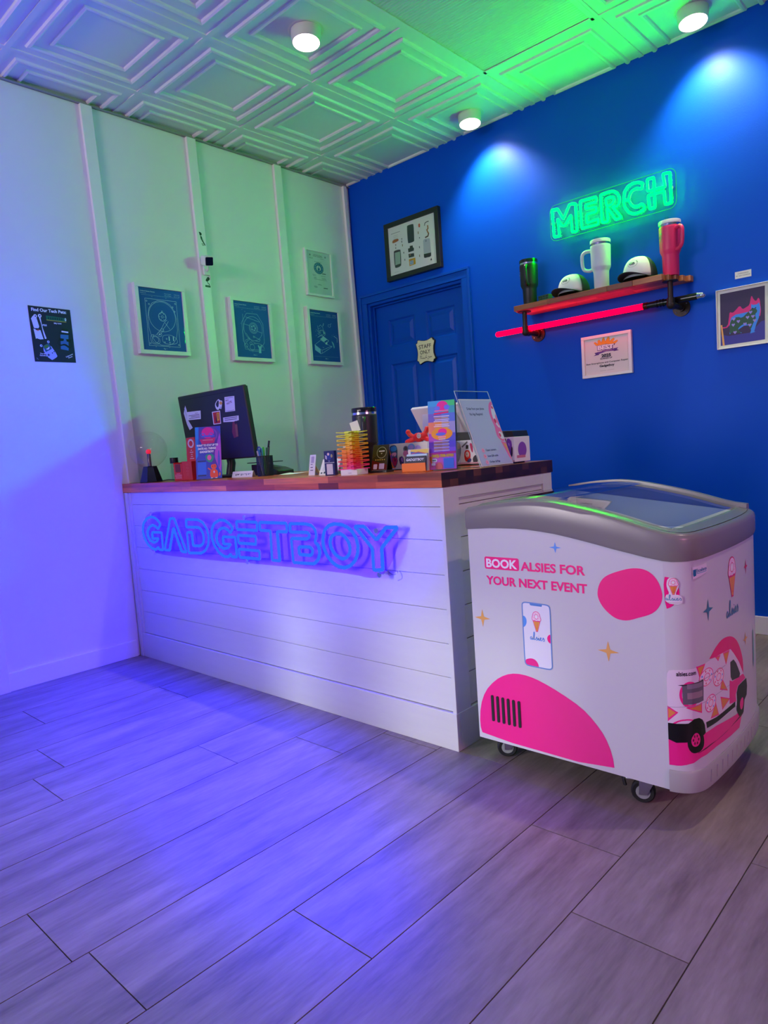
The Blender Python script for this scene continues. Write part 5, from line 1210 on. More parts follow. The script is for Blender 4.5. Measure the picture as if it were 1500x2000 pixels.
A.poly(Bx([(.10, .62), (.62, 1.0), (.95, .82), (.88, .66), (.40, .45), (.12, .50)], -1.248, 2.018, .034, .056), '#1c1a20', 1)
A.stroke(Bx([(.42, .48), (.52, .30), (.78, .22), (.72, .12)], -1.248, 2.018, .034, .056), .004, '#1c1a20'); A.rect(-1.250, 2.012, -1.216, 2.023, '#163526')
A.oval(-1.232, 2.060, .004, .004, '#5a3a58', 10); A.rect(-1.244, 2.016, -1.222, 2.0185, '#5a8c70')
st = A.build('wall_sticker', fn_left(BT + 0.0003), None); tag(st, 'small camera pictogram sticker on the batten below the security camera', 'sticker')

# framed phone parts above the door
def framed_back(name, label, cat, pts, bw, depth, fm_, art=None, base='#e9eadf', glass=True):
    x0, z0, x1, z1 = bbox(pts)
    t = thing(name, label, cat, ((x0 + x1) / 2, 0, z0)); inv = Matrix.Translation(-t.location)
    mb = MB()
    for a, b_ in (((x0, z0), (x1, z0 + bw)), ((x0, z1 - bw), (x1, z1)), ((x0, z0 + bw), (x0 + bw, z1 - bw)), ((x1 - bw, z0 + bw), (x1, z1 - bw))):
        mb.box((a[0], -depth, a[1]), (b_[0], -0.0, b_[1]))
    o = mb.build('frame', fm_, t, bevel=.0015, weld=False); o.matrix_parent_inverse = inv
    A = Art(.6); A.rect(x0 + bw * .9, z0 + bw * .9, x1 - bw * .9, z1 - bw * .9, base)
    if art: art(A, x0 + bw, z0 + bw, x1 - bw, z1 - bw)
    o = A.build('print', fn_back(-(depth - .009)), t); o.matrix_parent_inverse = inv
    if glass:
        mb = MB(); mb.box((x0 + bw * .95, -depth + .004, z0 + bw * .95), (x1 - bw * .95, -depth + .0045, z1 - bw * .95)); o = mb.build('glass', PICGL, t); o.matrix_parent_inverse = inv
    return t
R_ = D['parts']
def parts_art(A, x0, z0, x1, z1):
    A.poly(R_['phone'], '#1f3a34', 1); A.poly(R_['front'], '#2a2e2c', 1); A.poly(R_['screen'], '#9cb8a0'); A.poly(R_['fhome'], '#23302a')
    A.stroke(smooth_poly(R_['front'], 1), .003, '#b8bcb4', True)
    A.poly(R_['back'], '#b8c0c2'); A.poly(R_['backb'], '#1c2226')
    bx0, bz0, bx1, bz1 = bbox(R_['back']); cx, cz = (bx0 + bx1) / 2 - .006, (bz0 + bz1) / 2 + .035
    A.poly([(cx - .006, cz), (cx - .003, cz - .008), (cx, cz - .006), (cx + .003, cz - .008), (cx + .006, cz - .001), (cx + .004, cz + .004), (cx, cz + .003), (cx - .004, cz + .005)], '#7d8890', 1); A.oval(cx + .001, cz + .0075, .0016, .003, '#7d8890', 8)
    A.poly(R_['sim'], '#dca414'); A.poly(R_['simw'], '#a8c8d0')
    for k in range(3): A.rect(bbox(R_['simw'])[0] + .003, bbox(R_['simw'])[1] + .008 + .010 * k, bbox(R_['simw'])[2] - .006, bbox(R_['simw'])[1] + .010 + .010 * k, '#40606c')
    A.poly(R_['b1'], '#26382e'); A.poly(R_['b2'], '#2a3a30'); A.oval(bbox(R_['b2'])[0] + .014, bbox(R_['b2'])[3] - .009, .006, .005, '#a09040', 8)
    A.poly(R_['o1'], '#b0622a', 1); A.poly(R_['o2'], '#d4502c', 1)
    A.stroke(R_['flex'], .009, '#a87430'); A.stroke(R_['flex'][-3:], .006, '#28302c'); A.stroke(R_['ant'], .005, '#303830')
    for i, (u, v) in enumerate(R_['sbits']): A.rect(u - .003, v - .004 - .003 * (i % 3), u + .003, v + .004 + .002 * (i % 2), ['#3a4438', '#59635a', '#8c7a40'][i % 3])
    t = R_['title']; A.stroke(t[:2], .0022, '#39403a')
    for k in range(3): A.rect(t[2][0], t[2][1] - .010 * k, t[2][0] + .040, t[2][1] - .010 * k + .0015, '#a0a898')
    A.poly(R_['fig'], '#2c302c'); A.rect(.400, 2.172, .440, 2.1735, '#a0a898')
framed_back('framed_display', 'black framed display of dismantled phone parts above the staff door', 'picture', [(.334, 2.124), (.792, 2.495)], 0.031, 0.030, mat('black_picture_frame', (.012, .012, .012), .4), parts_art)

# staff only plaque on the door
SP = D['staff']; yd_ = 0.048
cx, cz = (bbox(SP)[0] + bbox(SP)[2]) / 2, (bbox(SP)[1] + bbox(SP)[3]) / 2
mb = MB(); mb.prism([(cx + (u - cx) * 1.06, cz + (v - cz) * 1.05) for u, v in SP], yd_ - .014, yd_ - .0003, axes='xzy')
pl = mb.build('door_sign', mat('black_plaque_edge', (.012, .014, .014), .4))
tag(pl, 'cream scalloped sign on the blue door reading staff only thank you', 'sign')
A = Art(.5); A.poly(SP, '#e2dcb4')
def serif(A, s_, x, z, h, w, col):
    A.text(s_, x, z, h, col, 'l', bold=.012, w=w)
A.text('STAFF', .5210, 1.6560, .0250, '#241e14', bold=.012, w=.104); A.text('ONLY', .5290, 1.6205, .0240, '#241e14', bold=.012, w=.086)
for st_ in D['staffhand']: A.stroke(smooth_poly(st_, 1, False), .0022, '#241e14')
A.build('lettering', fn_back(yd_ - .0142), pl)

# award certificate
def award(A, x0, z0, x1, z1):
    w, h = x1 - x0, z1 - z0; P = lambda u, v: (x0 + u * w, z0 + v * h)
    A.rect(*P(-.01, -.01), *P(1.01, 1.01), '#c9c4c0'); A.rect(*P(.004, .005), *P(.996, .995), '#dedbd6')
    cr = [(.27, .80), (.22, .88), (.25, .90), (.31, .84), (.31, .93), (.35, .95), (.39, .87), (.42, .97), (.46, .99), (.48, .88), (.54, .99), (.58, .97), (.58, .87), (.66, .94), (.69, .91), (.65, .83), (.74, .87), (.76, .84), (.69, .77), (.48, .81)]
    A.poly([P(*p) for p in cr], '#f59c1a'); A.stroke([P(*p) for p in cr], .0012, '#b06a10', True)
    for u, v in ((.235, .895), (.33, .945), (.44, .985), (.56, .985), (.675, .93), (.75, .86)): A.oval(*P(u, v), .012 * w, .014 * h, '#f5a828', 10)
    A.text('OF THE', *P(.50, .815), .012 * h, '#7a4808', 'c', bold=.03)
    A.text('BEST', *P(.49, .665), .112 * h, '#4c2a70', 'c', bold=.10, w=.40 * w); A.text('BEST', *P(.485, .672), .108 * h, '#f3eef6', 'c', bold=.05, w=.37 * w)
    A.poly([P(.20, .52), P(.33, .535), P(.33, .62), P(.22, .60), P(.255, .56)], '#4c2a80'); A.poly([P(.78, .585), P(.66, .575), P(.66, .655), P(.77, .66), P(.73, .62)], '#4c2a80')
    A.poly([P(.31, .55), P(.49, .60), P(.68, .59), P(.68, .645), P(.49, .66), P(.31, .61)], '#6a3c94'); A.text('OF THE REGION', *P(.49, .613), .028 * h, '#e8a8a0', 'c', w=.26 * w)
    A.text('2025', *P(.49, .455), .080 * h, '#17303a', 'c', bold=.06, w=.22 * w); A.text('RUNNER-UP', *P(.49, .395), .040 * h, '#3a3a44', 'c', bold=.03, w=.27 * w)
    A.text('Best Smartphone and Computer Repair', *P(.5, .285), .044 * h, '#3c4048', 'c', bold=.02, w=.95 * w); A.text('Gadgetboy', *P(.5, .185), .062 * h, '#22262c', 'c', bold=.04, w=.34 * w)
    A.rect(*P(.34, .075), *P(.48, .082), '#a8a49c'); A.rect(*P(.5, .075), *P(.66, .082), '#a8a49c')
framed_back('framed_certificate', 'white framed best award certificate with an orange crown, below the red glowing toy sword', 'certificate', [(1.706, 1.319), (1.986, 1.541)], .0165, .018, FRW, award, base='#c9c4c0', glass=False)

# picture of a flaming cat and its little label
Kt = D['cat']
def cat_art(A, x0, z0, x1, z1):
    A.rect(x0 - .002, z0 - .002, x1 + .002, z1 + .002, '#dfe0d2')
    px = Kt['panel']; A.poly(px, '#3a2c52'); A.poly(Kt['floor'], '#3c3a98')
    A.poly(Kt['flame'], '#e02a80', 1); A.poly(Kt['body'], '#3b90ee'); A.poly(Kt['green'], '#2f5a44', 1)
    for u, v in Kt['dots']:
        A.poly([(u, v - .008), (u + .008, v + .002), (u + .005, v + .007), (u, v + .004), (u - .005, v + .007), (u - .008, v + .002)], '#9c8fe0')
    fx = bbox(Kt['body'])
    for du in (.018, .032): A.oval(fx[2] - .002 - du, fx[3] - .022, .003, .003, '#101830', 8)
    A.poly(Kt['stick'], '#f0b060')
framed_back('framed_picture', 'white framed painting of a blue cat with pink flames, at the right edge', 'picture', [(2.405, 1.374), (2.633, 1.651)], .004, .020, FRW, cat_art, base='#dfe0d2', glass=False)
mb = MB(); mb.box((2.487, -.0016, 1.690), (2.557, 0.0, 1.7215))
lb = mb.build('wall_label', mat('label_card', (.76, .76, .70), .5)); tag(lb, 'tiny white caption card above the cat painting', 'label')
A = Art(.5); A.text('CHERNOBOG', 2.522, 1.7085, .0058, '#5c4434', 'c', w=.046); A.text('BY ASH MONROE', 2.522, 1.6985, .0058, '#5c4434', 'c', w=.060)
A.build('lettering', fn_back(-.0018), lb)

# ------------------------------------------------------------------ pipe shelf with merchandise
SHW = wood('acacia_shelf', [(0.24, 0.06, 0.016), (0.46, 0.14, 0.034), (0.32, 0.08, 0.02), (0.80, 0.34, 0.09), (0.40, 0.11, 0.03)], 5.0, 0.35, (2, 22, 22))
SZ0, SZ1 = 1.718, 1.7455
sh = thing('wall_shelf', 'wooden plank shelf on black iron pipe brackets under the neon word', 'shelf', (1.84, 0, 1.60)); inv = Matrix.Translation(-sh.location)
mb = MB(); xL, xR = 1.398, 2.300
for r in range(5):
    ya, yb = -0.205 + 0.205 * r / 5, -0.205 + 0.205 * (r + 1) / 5 - (0.002 if r == 4 else 0)
    x = xL + (.012 if r == 0 else 0)
    end = xR - (0.075 - 0.018 * r if r < 4 else 0)
    while x < end - 1e-4:
        xe = min(end, x + random.uniform(.12, .34)); 
        if end - xe < .05: xe = end
        mb.box((x, ya, SZ0), (xe, yb, SZ1), tone=random.random()); x = xe
o = mb.build('board', SHW, sh, weld=False, bevel=.002); o.matrix_parent_inverse = inv
IRON = mat('dark_iron_pipe', (0.045, 0.036, 0.030), 0.45, 0.7, bump=.15, bscale=120)
for bx in (1.440, 2.240):
    mb = MB(); z = 1.604; r = .0125
    mb.tube(smooth_poly([(bx, -0.004, z), (bx, -.10, z), (bx, -.143, z), (bx, -.143, z + .04), (bx, -.143, SZ0 - .001)], 2, False), r, 14)
    mb.ball((bx, -.140, z + .002), .021, 16, 10); mb.cyl((bx, -.143, z + .006), (bx, -.143, z + .034), .0175, 16); mb.cyl((bx, -.132, z), (bx, -.106, z), .0175, 16)
    mb.cyl((bx, 0, z), (bx, -.008, z), .042, 28); mb.cyl((bx, -.008, z), (bx, -.024, z), .020, 20)
    mb.cyl((bx, -.143, SZ0 - .004), (bx, -.143, SZ0), .036, 24)
    o = mb.build('pipe_bracket', IRON, sh); o.matrix_parent_inverse = inv
    for a in (.6, 2.2, 3.8, 5.4):
        mb = MB(); mb.ball((bx + .031 * cos(a), -.0085, z + .031 * sin(a)), .0035, 8, 6); mb.build('flange_screw', CHR, o)

# red toy light sword resting on the bracket pipes
sb = thing('toy_light_sword', 'glowing red toy sword with a black hilt resting across the shelf brackets', 'toy', (1.80, -.075, 1.632)); inv = Matrix.Translation(-sb.location)
mb = MB(); zs_ = 1.6320; ys = -.085
def along(a, b_, r0, r1=None, m=None, name='blade', extra=None):
    mb = MB(); mb.cyl((a, ys, zs_), (b_, ys, zs_), r0, 20, r1=r1)
    if extra: extra(mb)
    o = mb.build(name, m, sb); o.matrix_parent_inverse = inv; return o
along(1.222, 2.085, .0150, None, glow('red_glowing_blade', RED_BLADE, 1.0), 'blade', lambda mb: mb.ball((1.222, ys, zs_), .0150, 18, 10))
BLK = mat('glossy_black_plastic', (.010, .010, .011), .18)
def hilt(mb):
    for x in (2.15, 2.165, 2.18): mb.cyl((x, ys, zs_), (x + .006, ys, zs_), .0185, 18)
    mb.cyl((2.30, ys, zs_), (2.345, ys, zs_), .0165, 18)
along(2.105, 2.345, .0155, None, BLK, 'hilt', hilt)
along(2.085, 2.106, .0172, None, mat('dark_red_emitter', (.12, .01, .012), .2, .6), 'emitter_ring')
along(2.345, 2.362, .0175, .014, CHR, 'pommel', lambda mb: mb.ball((2.364, ys, zs_), .0145, 16, 10))

# insulated mugs
def tumbler(name, label, loc, body_m, lid_m, hdir, group, straw=True, logo=None, h=0.245, parent=None, rim_only=False):
    t = thing(name, label, 'mug', loc, 0, group)
    k = h / .245
    MB().lathe([(.0002, .0), (.0345, .0), (.0365, .003), (.0385, .088), (.0400, .094), (.0470, .108), (.0482, .114), (.0500, .205), (.0500, .2125), (.0490, .214)], seg=48).build('body', body_m, t)
    MB().lathe([(.0490, .2135), (.0498, .2145), (.0498, .2225), (.0490, .2235)], seg=48).build('steel_rim', mat('steel_rim', (.62, .60, .58), .18, 1.0), t)
    mb = MB().lathe([(.0485, .2230), (.0505, .2245), (.0505, .2375), (.0490, .2400), (.0100, .2405), (.0002, .2405)], seg=48)
    if straw: mb.prism(rr(-.010, -.016, .010, .016, .006), .2405, .2480); 
    mb.build('lid', lid_m, t)
    if straw:
        mb = MB(); mb.prism(rr(-.008, -.047, .008, -.022, .006), .2405, .2500)
        mb.build('mouth_tab', clear('clear_tab', (.85, .88, .86), 1.0, .1), t)
    if hdir is not None:
        d = Vector(hdir).normalized()
        P = [(.047, .198), (.078, .200), (.094, .190), (.097, .170), (.095, .130), (.086, .112), (.060, .104), (.046, .108)]
        mb = MB(); mb.tube([Vector((d.x * a, d.y * a, z)) for a, z in smooth_poly(P, 2, False)], .0088, 12, flat=1.0)
        mb.build('handle', body_m, t)
    if logo:
        ang, zc, col = logo
        A = Art(.4)
        A.ring(0, 0, .017, .017, .0013, col, 28); A.text('GB', 0, -.005, .010, col, 'c', bold=.02, w=.020); A.stroke([(.012, .012), (.018, .014)], .003, col)
        A.build('logo_print', lambda u, v, l: Vector(((.0499 + l + .0006) * cos(ang + u / .05), (.0499 + l + .0006) * sin(ang + u / .05), zc + v)), t, cuts=[-.012, -.006, 0, .006, .012])
    t.scale = (1, 1, k)
    return t
MG = 'insulated mugs for sale on the wall shelf'
MBLK = mat('black_powder_coat', (.012, .012, .013), .42); MWHT = mat('white_powder_coat', (.62, .64, .74), .42); MPNK = mat('pink_powder_coat', (.92, .03, .15), .42)
tumbler('travel_mug', 'black travel mug at the left end of the wall shelf', (1.457, -.105, SZ1), MBLK, BLK, (.35, -1, 0), MG, straw=False, logo=(-2.55, .165, '#8aa4d8'), h=.258)
tumbler('travel_mug', 'pale lilac travel mug between the two caps on the wall shelf', (1.884, -.115, SZ1), MWHT, mat('white_lid_plastic', (.70, .72, .74), .35), (-1, -.15, 0), MG, h=.258)
tumbler('travel_mug', 'hot pink travel mug at the right end of the wall shelf', (2.232, -.105, SZ1), MPNK, mat('white_lid_plastic', (.70, .72, .74), .35), (.85, -.62, 0), MG, logo=(-2.35, .170, '#3a4a90'), h=.262)

# trucker caps
CAPW = mat('white_cap_twill', (.78, .79, .78), .8, bump=.2, bscale=500); CAPM = mat('dark_cap_mesh', (.030, .045, .045), .85, bump=.5, bscale=700); CAPB = mat('black_cap_brim', (.012, .013, .018), .7)
def cap(label, loc, rz, h):
    t = thing('trucker_cap', label, 'cap', loc, rz, 'trucker caps on the wall shelf')
    def crown(a, ph):     # front is -Y
        e = .72
        r = cos(ph) ** e if ph < pi / 2 - 1e-4 else 0.0
        fr = max(0.0, -sin(a))
        zz = h * sin(ph) ** .88 * (1 - .16 * max(0, sin(a)))
        return Vector((.079 * r * cos(a), .094 * r * sin(a) * (1.0 if sin(a) > 0 else 0.95 + .04 * sin(ph)), .016 + zz))
    for nm, a0, a1, m in (('front_panel', radians(205), radians(335), CAPW), ('mesh_back', radians(-25), radians(205), CAPM)):
        mb = MB(); mb.grid(lambda u, v: crown(a0 + (a1 - a0) * u, v * pi / 2 * .999), 26, 12)
        mb.build(nm, m, t, solid=.0018)
    mb = MB(); mb.ball((0, 0, .016 + h), .006, 12, 8, sc=(1, 1, .6)); mb.build('top_button', CAPW, t)
    def brim(u, v):
        a = radians(202) + radians(136) * u
        base = Vector((.079 * cos(a), .090 * sin(a), 0)); ext = .078 * max(0.0, sin(pi * u)) ** .55
        p = base + Vector((.10 * cos(a), 1.0 * sin(a), 0)).normalized() * ext * v
        return Vector((p.x, p.y, .024 - .020 * (abs(p.x) / .08) ** 2 - .002 * v + .004))
    mb = MB(); mb.grid(brim, 26, 6); mb.build('brim', CAPB, t, solid=.003)
    A = Art(.8); c = '#123a3c'
    A.ring(0, 0, .031, .022, .0015, c, 36); A.text('GB', -.003, -.0075, .0150, c, 'c', bold=.035, w=.036); A.stroke([(.022, .012), (.028, .017)], .003, c); A.stroke([(.026, .004), (.032, .008)], .003, c)
    A.build('logo_print', lambda u, v, l: crown(radians(270) + u / .085, .62 + v / h * 1.02) * (1.0) + Vector((0, -.0022 - l, 0.0)), t, cuts=[-.03 + .006 * k for k in range(11)])
cap('white front cap between the black and lilac mugs on the wall shelf', (1.722, -.105, SZ1 + .001), radians(-4), .098)
cap('white front cap between the lilac and pink mugs on the wall shelf', (2.083, -.112, SZ1 + .001), radians(-2), .105)
mb = MB()
for k in range(8): mb.box((-.036 + .0095 * k, -.016, .002), (-.030 + .0095 * k, .016, .050))
for k in range(5): mb.box((-.037, -.017, .002 + .0115 * k), (.037, .017, .006 + .0115 * k))
mb.box((-.032, -.012, .003), (.032, .012, .047), 1)
ms_ = mb.build('pattern_box', [mat('green_black_weave', (.05, .10, .06), .6), mat('dark_box', (.02, .03, .022), .6)], weld=False, loc=(1.535, -.075, SZ1 - .0015)); ms_.rotation_euler[2] = -.2
tag(ms_, 'small dark woven box beside the black mug on the wall shelf', 'box')

# ------------------------------------------------------------------ things on the counter
RED = mat('red_card', (0.72, 0.015, 0.02), 0.4); WPL = mat('white_plastic', (.78, .78, .77), .4); WCARD = mat('white_card', (.80, .80, .80), .55)
BPL = mat('black_plastic', (.012, .012, .013), .35); NAVY = mat('navy_card', (.012, .020, .16), .35)
FACE = radians(43)
def put(label, name, cat, x, y, rz=0.0, group=None): return thing(name, label, cat, (x, y, ZT), rz, group)
def panel_fn(tilt, y0=0.0, z0=0.0, lift0=0.0):
    """local frame of a leaning panel: u to the right, v up along the panel, facing -Y, top leaning back"""
    return lambda u, v, l: Vector((u, y0 + v * sin(tilt) - (l + lift0) * cos(tilt), z0 + v * cos(tilt) + (l + lift0) * sin(tilt)))
def leaf_box(mb, x0, x1, v0, v1, th, tilt, y0=0.0, z0=0.0, mi=0):
    f = panel_fn(tilt, y0, z0)
    P = [f(x0, v0, 0), f(x1, v0, 0), f(x1, v1, 0), f(x0, v1, 0), f(x0, v0, -th), f(x1, v0, -th), f(x1, v1, -th), f(x0, v1, -th)]
    mb.add(P, [(0, 1, 2, 3), (7, 6, 5, 4), (0, 4, 5, 1), (1, 5, 6, 2), (2, 6, 7, 3), (3, 7, 4, 0)], mi)

# plasma globe
t = put('clear plasma globe on a black base at the left end of the counter', 'plasma_globe', 'lamp', .166, -1.785, .35)
MB().lathe([(.0002, 0), (.060, 0), (.0605, .004), (.037, .078), (.036, .083), (.0002, .083)], seg=8, smooth=False, a0=pi / 8).build('base', mat('glossy_black_base', (.010, .010, .014), .12), t)
mb = MB(); prof = [(.0945 * sin(radians(a)), .168 - .0945 * cos(radians(a))) for a in range(24, 181, 6)]; mb.lathe([(max(r, .0003), z) for r, z in prof], seg=48); mb.build('glass_globe', clear('plasma_glass', (.965, .955, .96), 1.0, .01, 1.5), t)
mb = MB().lathe([(.0095, .080), (.0095, .145), (.006, .150)], seg=20); mb.build('electrode_stem', mat('grey_stem', (.16, .14, .15), .2, .6), t)
mb = MB(); mb.ball((0, 0, .158), .0135, 20, 12); mb.build('electrode', mat('red_electrode', (.75, .02, .04), .3, emit=(1, .02, .05), estr=.6), t)
mb = MB(); mb.tube(smooth_poly([(.055, .02, .004), (.09, .03, .008), (.13, .02, .004), (.17, .06, .003), (.24, .10, .003)], 2, False), .0025, 6); mb.build('power_cord', BPL, t)

# small jar
t = put('small clear jar with a black lid behind the plasma globe', 'glass_jar', 'jar', .118, -1.615)
MB().lathe([(.0002, .001), (.019, .001), (.020, .006), (.020, .082), (.017, .088)], seg=24).build('jar_body', clear('jar_glass', (.80, .86, .84), 1.0, .02, 1.5), t)
MB().lathe([(.0002, .120), (.021, .120), (.022, .117), (.022, .089), (.0002, .089)], seg=24).build('lid', BPL, t)

# red card box
t = put('bright red card box with a tall back and a white ring emblem', 'donation_box', 'box', .392, -1.705, FACE + radians(-18))
mb = MB(); mb.box((-.056, -.036, 0), (.050, .036, .004)); mb.box((-.056, -.036, 0), (-.053, .036, .092)); mb.box((-.006, -.036, 0), (.050, .036, .094)); mb.box((-.056, .033, 0), (-.006, .036, .095)); mb.box((-.056, -.036, 0), (-.006, -.033, .086))
mb.build('box', RED, t, weld=False, bevel=.0015)
mb = MB(); mb.prism([(-.012, .09), (.046, .09), (.050, .16), (.042, .215), (-.006, .212)], .020, .034, axes='xzy'); mb.build('back_panel', RED, t, bevel=.0015)
A = Art(.4); A.ring(.020, .183, .0175, .0225, .0065, '#f4eaf0', 32); A.ring(.020, .183, .0150, .0195, .0014, '#c03038', 32)
for k, w in enumerate((.008, .020, .010, .012, .024)): A.rect(.020 - w / 2, .148 - .0105 * k, .020 + w / 2, .151 - .0105 * k, '#f4d8dc')
for k, w in enumerate((.020, .038, .040, .036, .038)): A.rect(-.031 - w / 2, .034 - .0055 * k, -.031 + w / 2, .0362 - .0055 * k, '#f0a0b0')
for k in range(4): A.ring(.024, .078 - .016 * k, .006, .005, .001, '#f06868', 14)
A.rect(-.046, .044, -.016, .084, '#7c0610')
A.build('print', lambda u, v, l: Vector((u, (.0195 if v > .095 else -.0363) - l, v)), t)

# leaflet stand, purple and blue
t = put('tall blue and purple leaflet stand in front of the monitor', 'leaflet_stand', 'leaflet stand', .590, -1.705, FACE)
tl = radians(13); w = .064
mb = MB(); leaf_box(mb, -w, w, .004, .262, .003, tl, -.022, 0); mb.box((-w, -.023, 0), (w, .045, .003)); leaf_box(mb, -w, w, .002, .20, .002, -tl * .9, .050, 0)
mb.build('holder', clear('leaflet_acrylic', (.93, .95, 1), 1.0, .05), t, weld=False)
mb = MB(); leaf_box(mb, -w + .002, w - .002, .004, .263, .0016, tl, -.0235, 0); lf = mb.build('leaflet', mat('leaflet_paper', hexc('#3a3aa0'), .35), t)
A = Art(.3); W2 = w - .002
A.rect(-W2, .004, W2, .263, '#3848c4'); A.poly([(-W2, .263), (-W2 + .018, .263), (-W2 + .012, .12), (-W2, .10)], '#1e86f0')
A.poly([(-W2 + .018, .263), (W2, .263), (W2, .10), (.01, .13), (-W2 + .020, .18)], '#5a3cae', 1); A.poly([(W2, .24), (W2, .02), (W2 - .02, .07), (W2 - .035, .12), (W2 - .016, .19)], '#b450d4', 1); A.poly([(W2 - .012, .16), (W2 - .020, .08), (W2 - .012, .05), (W2 - .004, .09)], '#5a50d0', 1)
A.stroke(smooth_poly([(.012, .258), (.040, .240), (.045, .21), (.030, .19)], 2, False), .006, '#7c48c0'); A.oval(.0, .232, .030, .028, '#e0189c'); A.poly([(-.040, .200), (.036, .206), (.030, .180), (-.030, .176)], '#e82878')
for k in range(2): A.ring(-.024 + .040 * k, .221, .012, .011, .004, '#4a5ce0', 20)
A.rect(-.030, .211, .032, .219, '#4a5ce0'); A.rect(-.026, .194, .024, .1965, '#f0a0c0')
A.text('WANT TO STAY UP TO', -.004, .1655, .0095, '#eef0fb', 'c', bold=.05, w=.104, shear=.15); A.text('DATE ALL THINGS', -.006, .1495, .0095, '#eef0fb', 'c', bold=.05, w=.088, shear=.15); A.text('GADGETBOY?', -.008, .1335, .0095, '#eef0fb', 'c', bold=.05, w=.068, shear=.15)
A.poly([(-.02, .125), (.03, .125), (.020, .085), (-.006, .085)], '#2c9a84', 1); A.oval(.004, .108, .010, .013, '#ee64b8', 16)
A.rect(-.055, .016, -.012, .098, '#2f6cf0'); A.rect(-.054, .088, -.013, .0965, '#2a3080'); A.rect(-.054, .017, -.013, .025, '#2a3080')
A.oval(.024, .063, .014, .014, '#ee5a46', 18); A.poly([(.010, .072), (.038, .076), (.028, .104)], '#5a34b0'); A.poly([(.008, .050), (.040, .050), (.046, .015), (.036, .007), (.012, .007), (.004, .018)], '#ee5640', 1); A.oval(.025, .036, .004, .006, '#c8ccf8', 10); A.stroke([(.010, .046), (-.004, .056)], .006, '#ee5a46'); A.poly([(.048, .012), (.056, .020), (.055, .034), (.049, .030)], '#f07850', 1)
for u in (.019, .030): A.oval(u, .064, .002, .002, '#301018', 8)
for u in (.012, .034): A.rect(u - .004, .005, u + .006, .009, '#c8d0f8')
A.build('print', panel_fn(tl, -.0235, 0, .0003), lf)

# monitor seen from behind
t = put('black monitor seen from behind with stickers and notes on its back', 'monitor', 'monitor', .460, -1.53, 0)
mt = radians(-6.0)
f_ = lambda u, v, l: panel_fn(mt, -.020, .062)(u, v, l)
mb = MB(); leaf_box(mb, -.291, .300, .028, .380, .022, mt, -.020, .062); mb.build('housing', mat('matt_black_plastic', (.011, .012, .014), .45, bump=.05, bscale=300), t, bevel=.006)
mb = MB(); leaf_box(mb, -.286, .295, .032, .376, .006, mt, -.020 + .0226, .062); mb.build('screen', BPL, t)
A = Art(.6); A.rect(-.26, .3575, .23, .3600, '#030304'); A.build('vent_line', lambda u, v, l: f_(u, v, l + .0006), t)
mb = MB(); mb.tube([(0, .03, .006), (0, .045, .07), (0, .03, .16)], .022, 10); mb.box((-.13, -.05, 0), (.13, .13, .012)); mb.build('stand', BPL, t, bevel=.003)
def mtop(name, A, l0=.0010): return A.build(name, lambda u, v, l: f_(u, v, l + l0), t)
A = Art(.5); A.poly([(-.2286, .3289), (-.2212, .3037), (-.2257, .2519), (-.1951, .209), (-.2281, .1982), (-.244, .2301), (-.2559, .2893)], '#d8daee')
A.stroke([(-.240, .318), (-.238, .290), (-.226, .270)], .004, '#b4b8d0'); A.oval(-.217, .250, .007, .006, '#3a2028', 12); mtop('cable_clip', A)
A = Art(.5); A.poly([(-.222, .2937), (-.0921, .2908), (-.1028, .2479), (-.234, .2512)], '#e8e8f4'); A.rect(-.150, .280, -.120, .2825, '#8c7c94')
for k in range(3): A.rect(-.212 + .02 * (k % 2), .2715 - .0075 * k, -.108, .2745 - .0075 * k, '#6c5c74')
mtop('note_card', A, .0016)
A = Art(.4); A.poly([(.0826, .3344), (.0915, .3249), (.1141, .3213), (.1034, .302), (.0918, .28), (.0753, .2883), (.07, .2792), (.0494, .2824), (.0412, .3024), (.0509, .3179)], '#e8eaf4', 1)
A.poly([(.0789, .3302), (.0821, .3177), (.0691, .2916), (.0559, .2956), (.050, .3110)], '#12182c', 1); A.oval(.0960, .3115, .0125, .0085, '#e8a850', 14); A.poly([(.082, .296), (.096, .292), (.093, .282), (.080, .288)], '#b8bce0'); mtop('cartoon_sticker', A)
A = Art(.4); A.poly([(.0056, .2753), (.0785, .2757), (.0678, .2108), (-.0004, .2104)], '#f0e8ea'); A.poly([(.0124, .2705), (.0722, .2708), (.0628, .2147), (.0073, .2145)], '#c41c18'); A.poly([(.0443, .2664), (.0663, .2672), (.0592, .2293), (.0386, .2254)], '#f0b41c'); A.poly([(.026, .236), (.036, .256), (.038, .222), (.026, .217)], '#40100c'); A.stroke([(.055, .262), (.050, .236)], .004, '#5a2a08'); mtop('red_sticker', A)
A = Art(.5); A.poly([(.1353, .3367), (.2175, .3342), (.2039, .2633), (.1199, .2639)], '#dcdcf4'); A.rect(.140, .3285, .208, .3305, '#6a68a8'); A.text('PAY', .140, .314, .009, '#5c2850', bold=.02, rot=.05, w=.026); A.text('NOTE', .146, .298, .010, '#5c2850', bold=.02, rot=.16, w=.044); A.rect(.126, .2675, .198, .2690, '#5a4c9c'); mtop('paper_note', A)
A = Art(.4); A.poly([(.0933, .2389), (.2252, .2388), (.2209, .2165), (.1785, .2118), (.0886, .216)], '#dcdcee'); A.rect(.104, .2310, .212, .2345, '#54547c'); A.rect(.104, .2225, .206, .2260, '#54547c')
A.poly([(.1664, .212), (.1971, .213), (.202, .1912), (.1931, .1379), (.1546, .1321), (.1475, .1626)], '#7c2a30'); A.oval(.1905, .207, .009, .008, '#20141a', 12); A.poly([(.182, .196), (.200, .196), (.193, .140), (.176, .138)], '#8c5c3c'); mtop('speech_bubble_sticker', A)

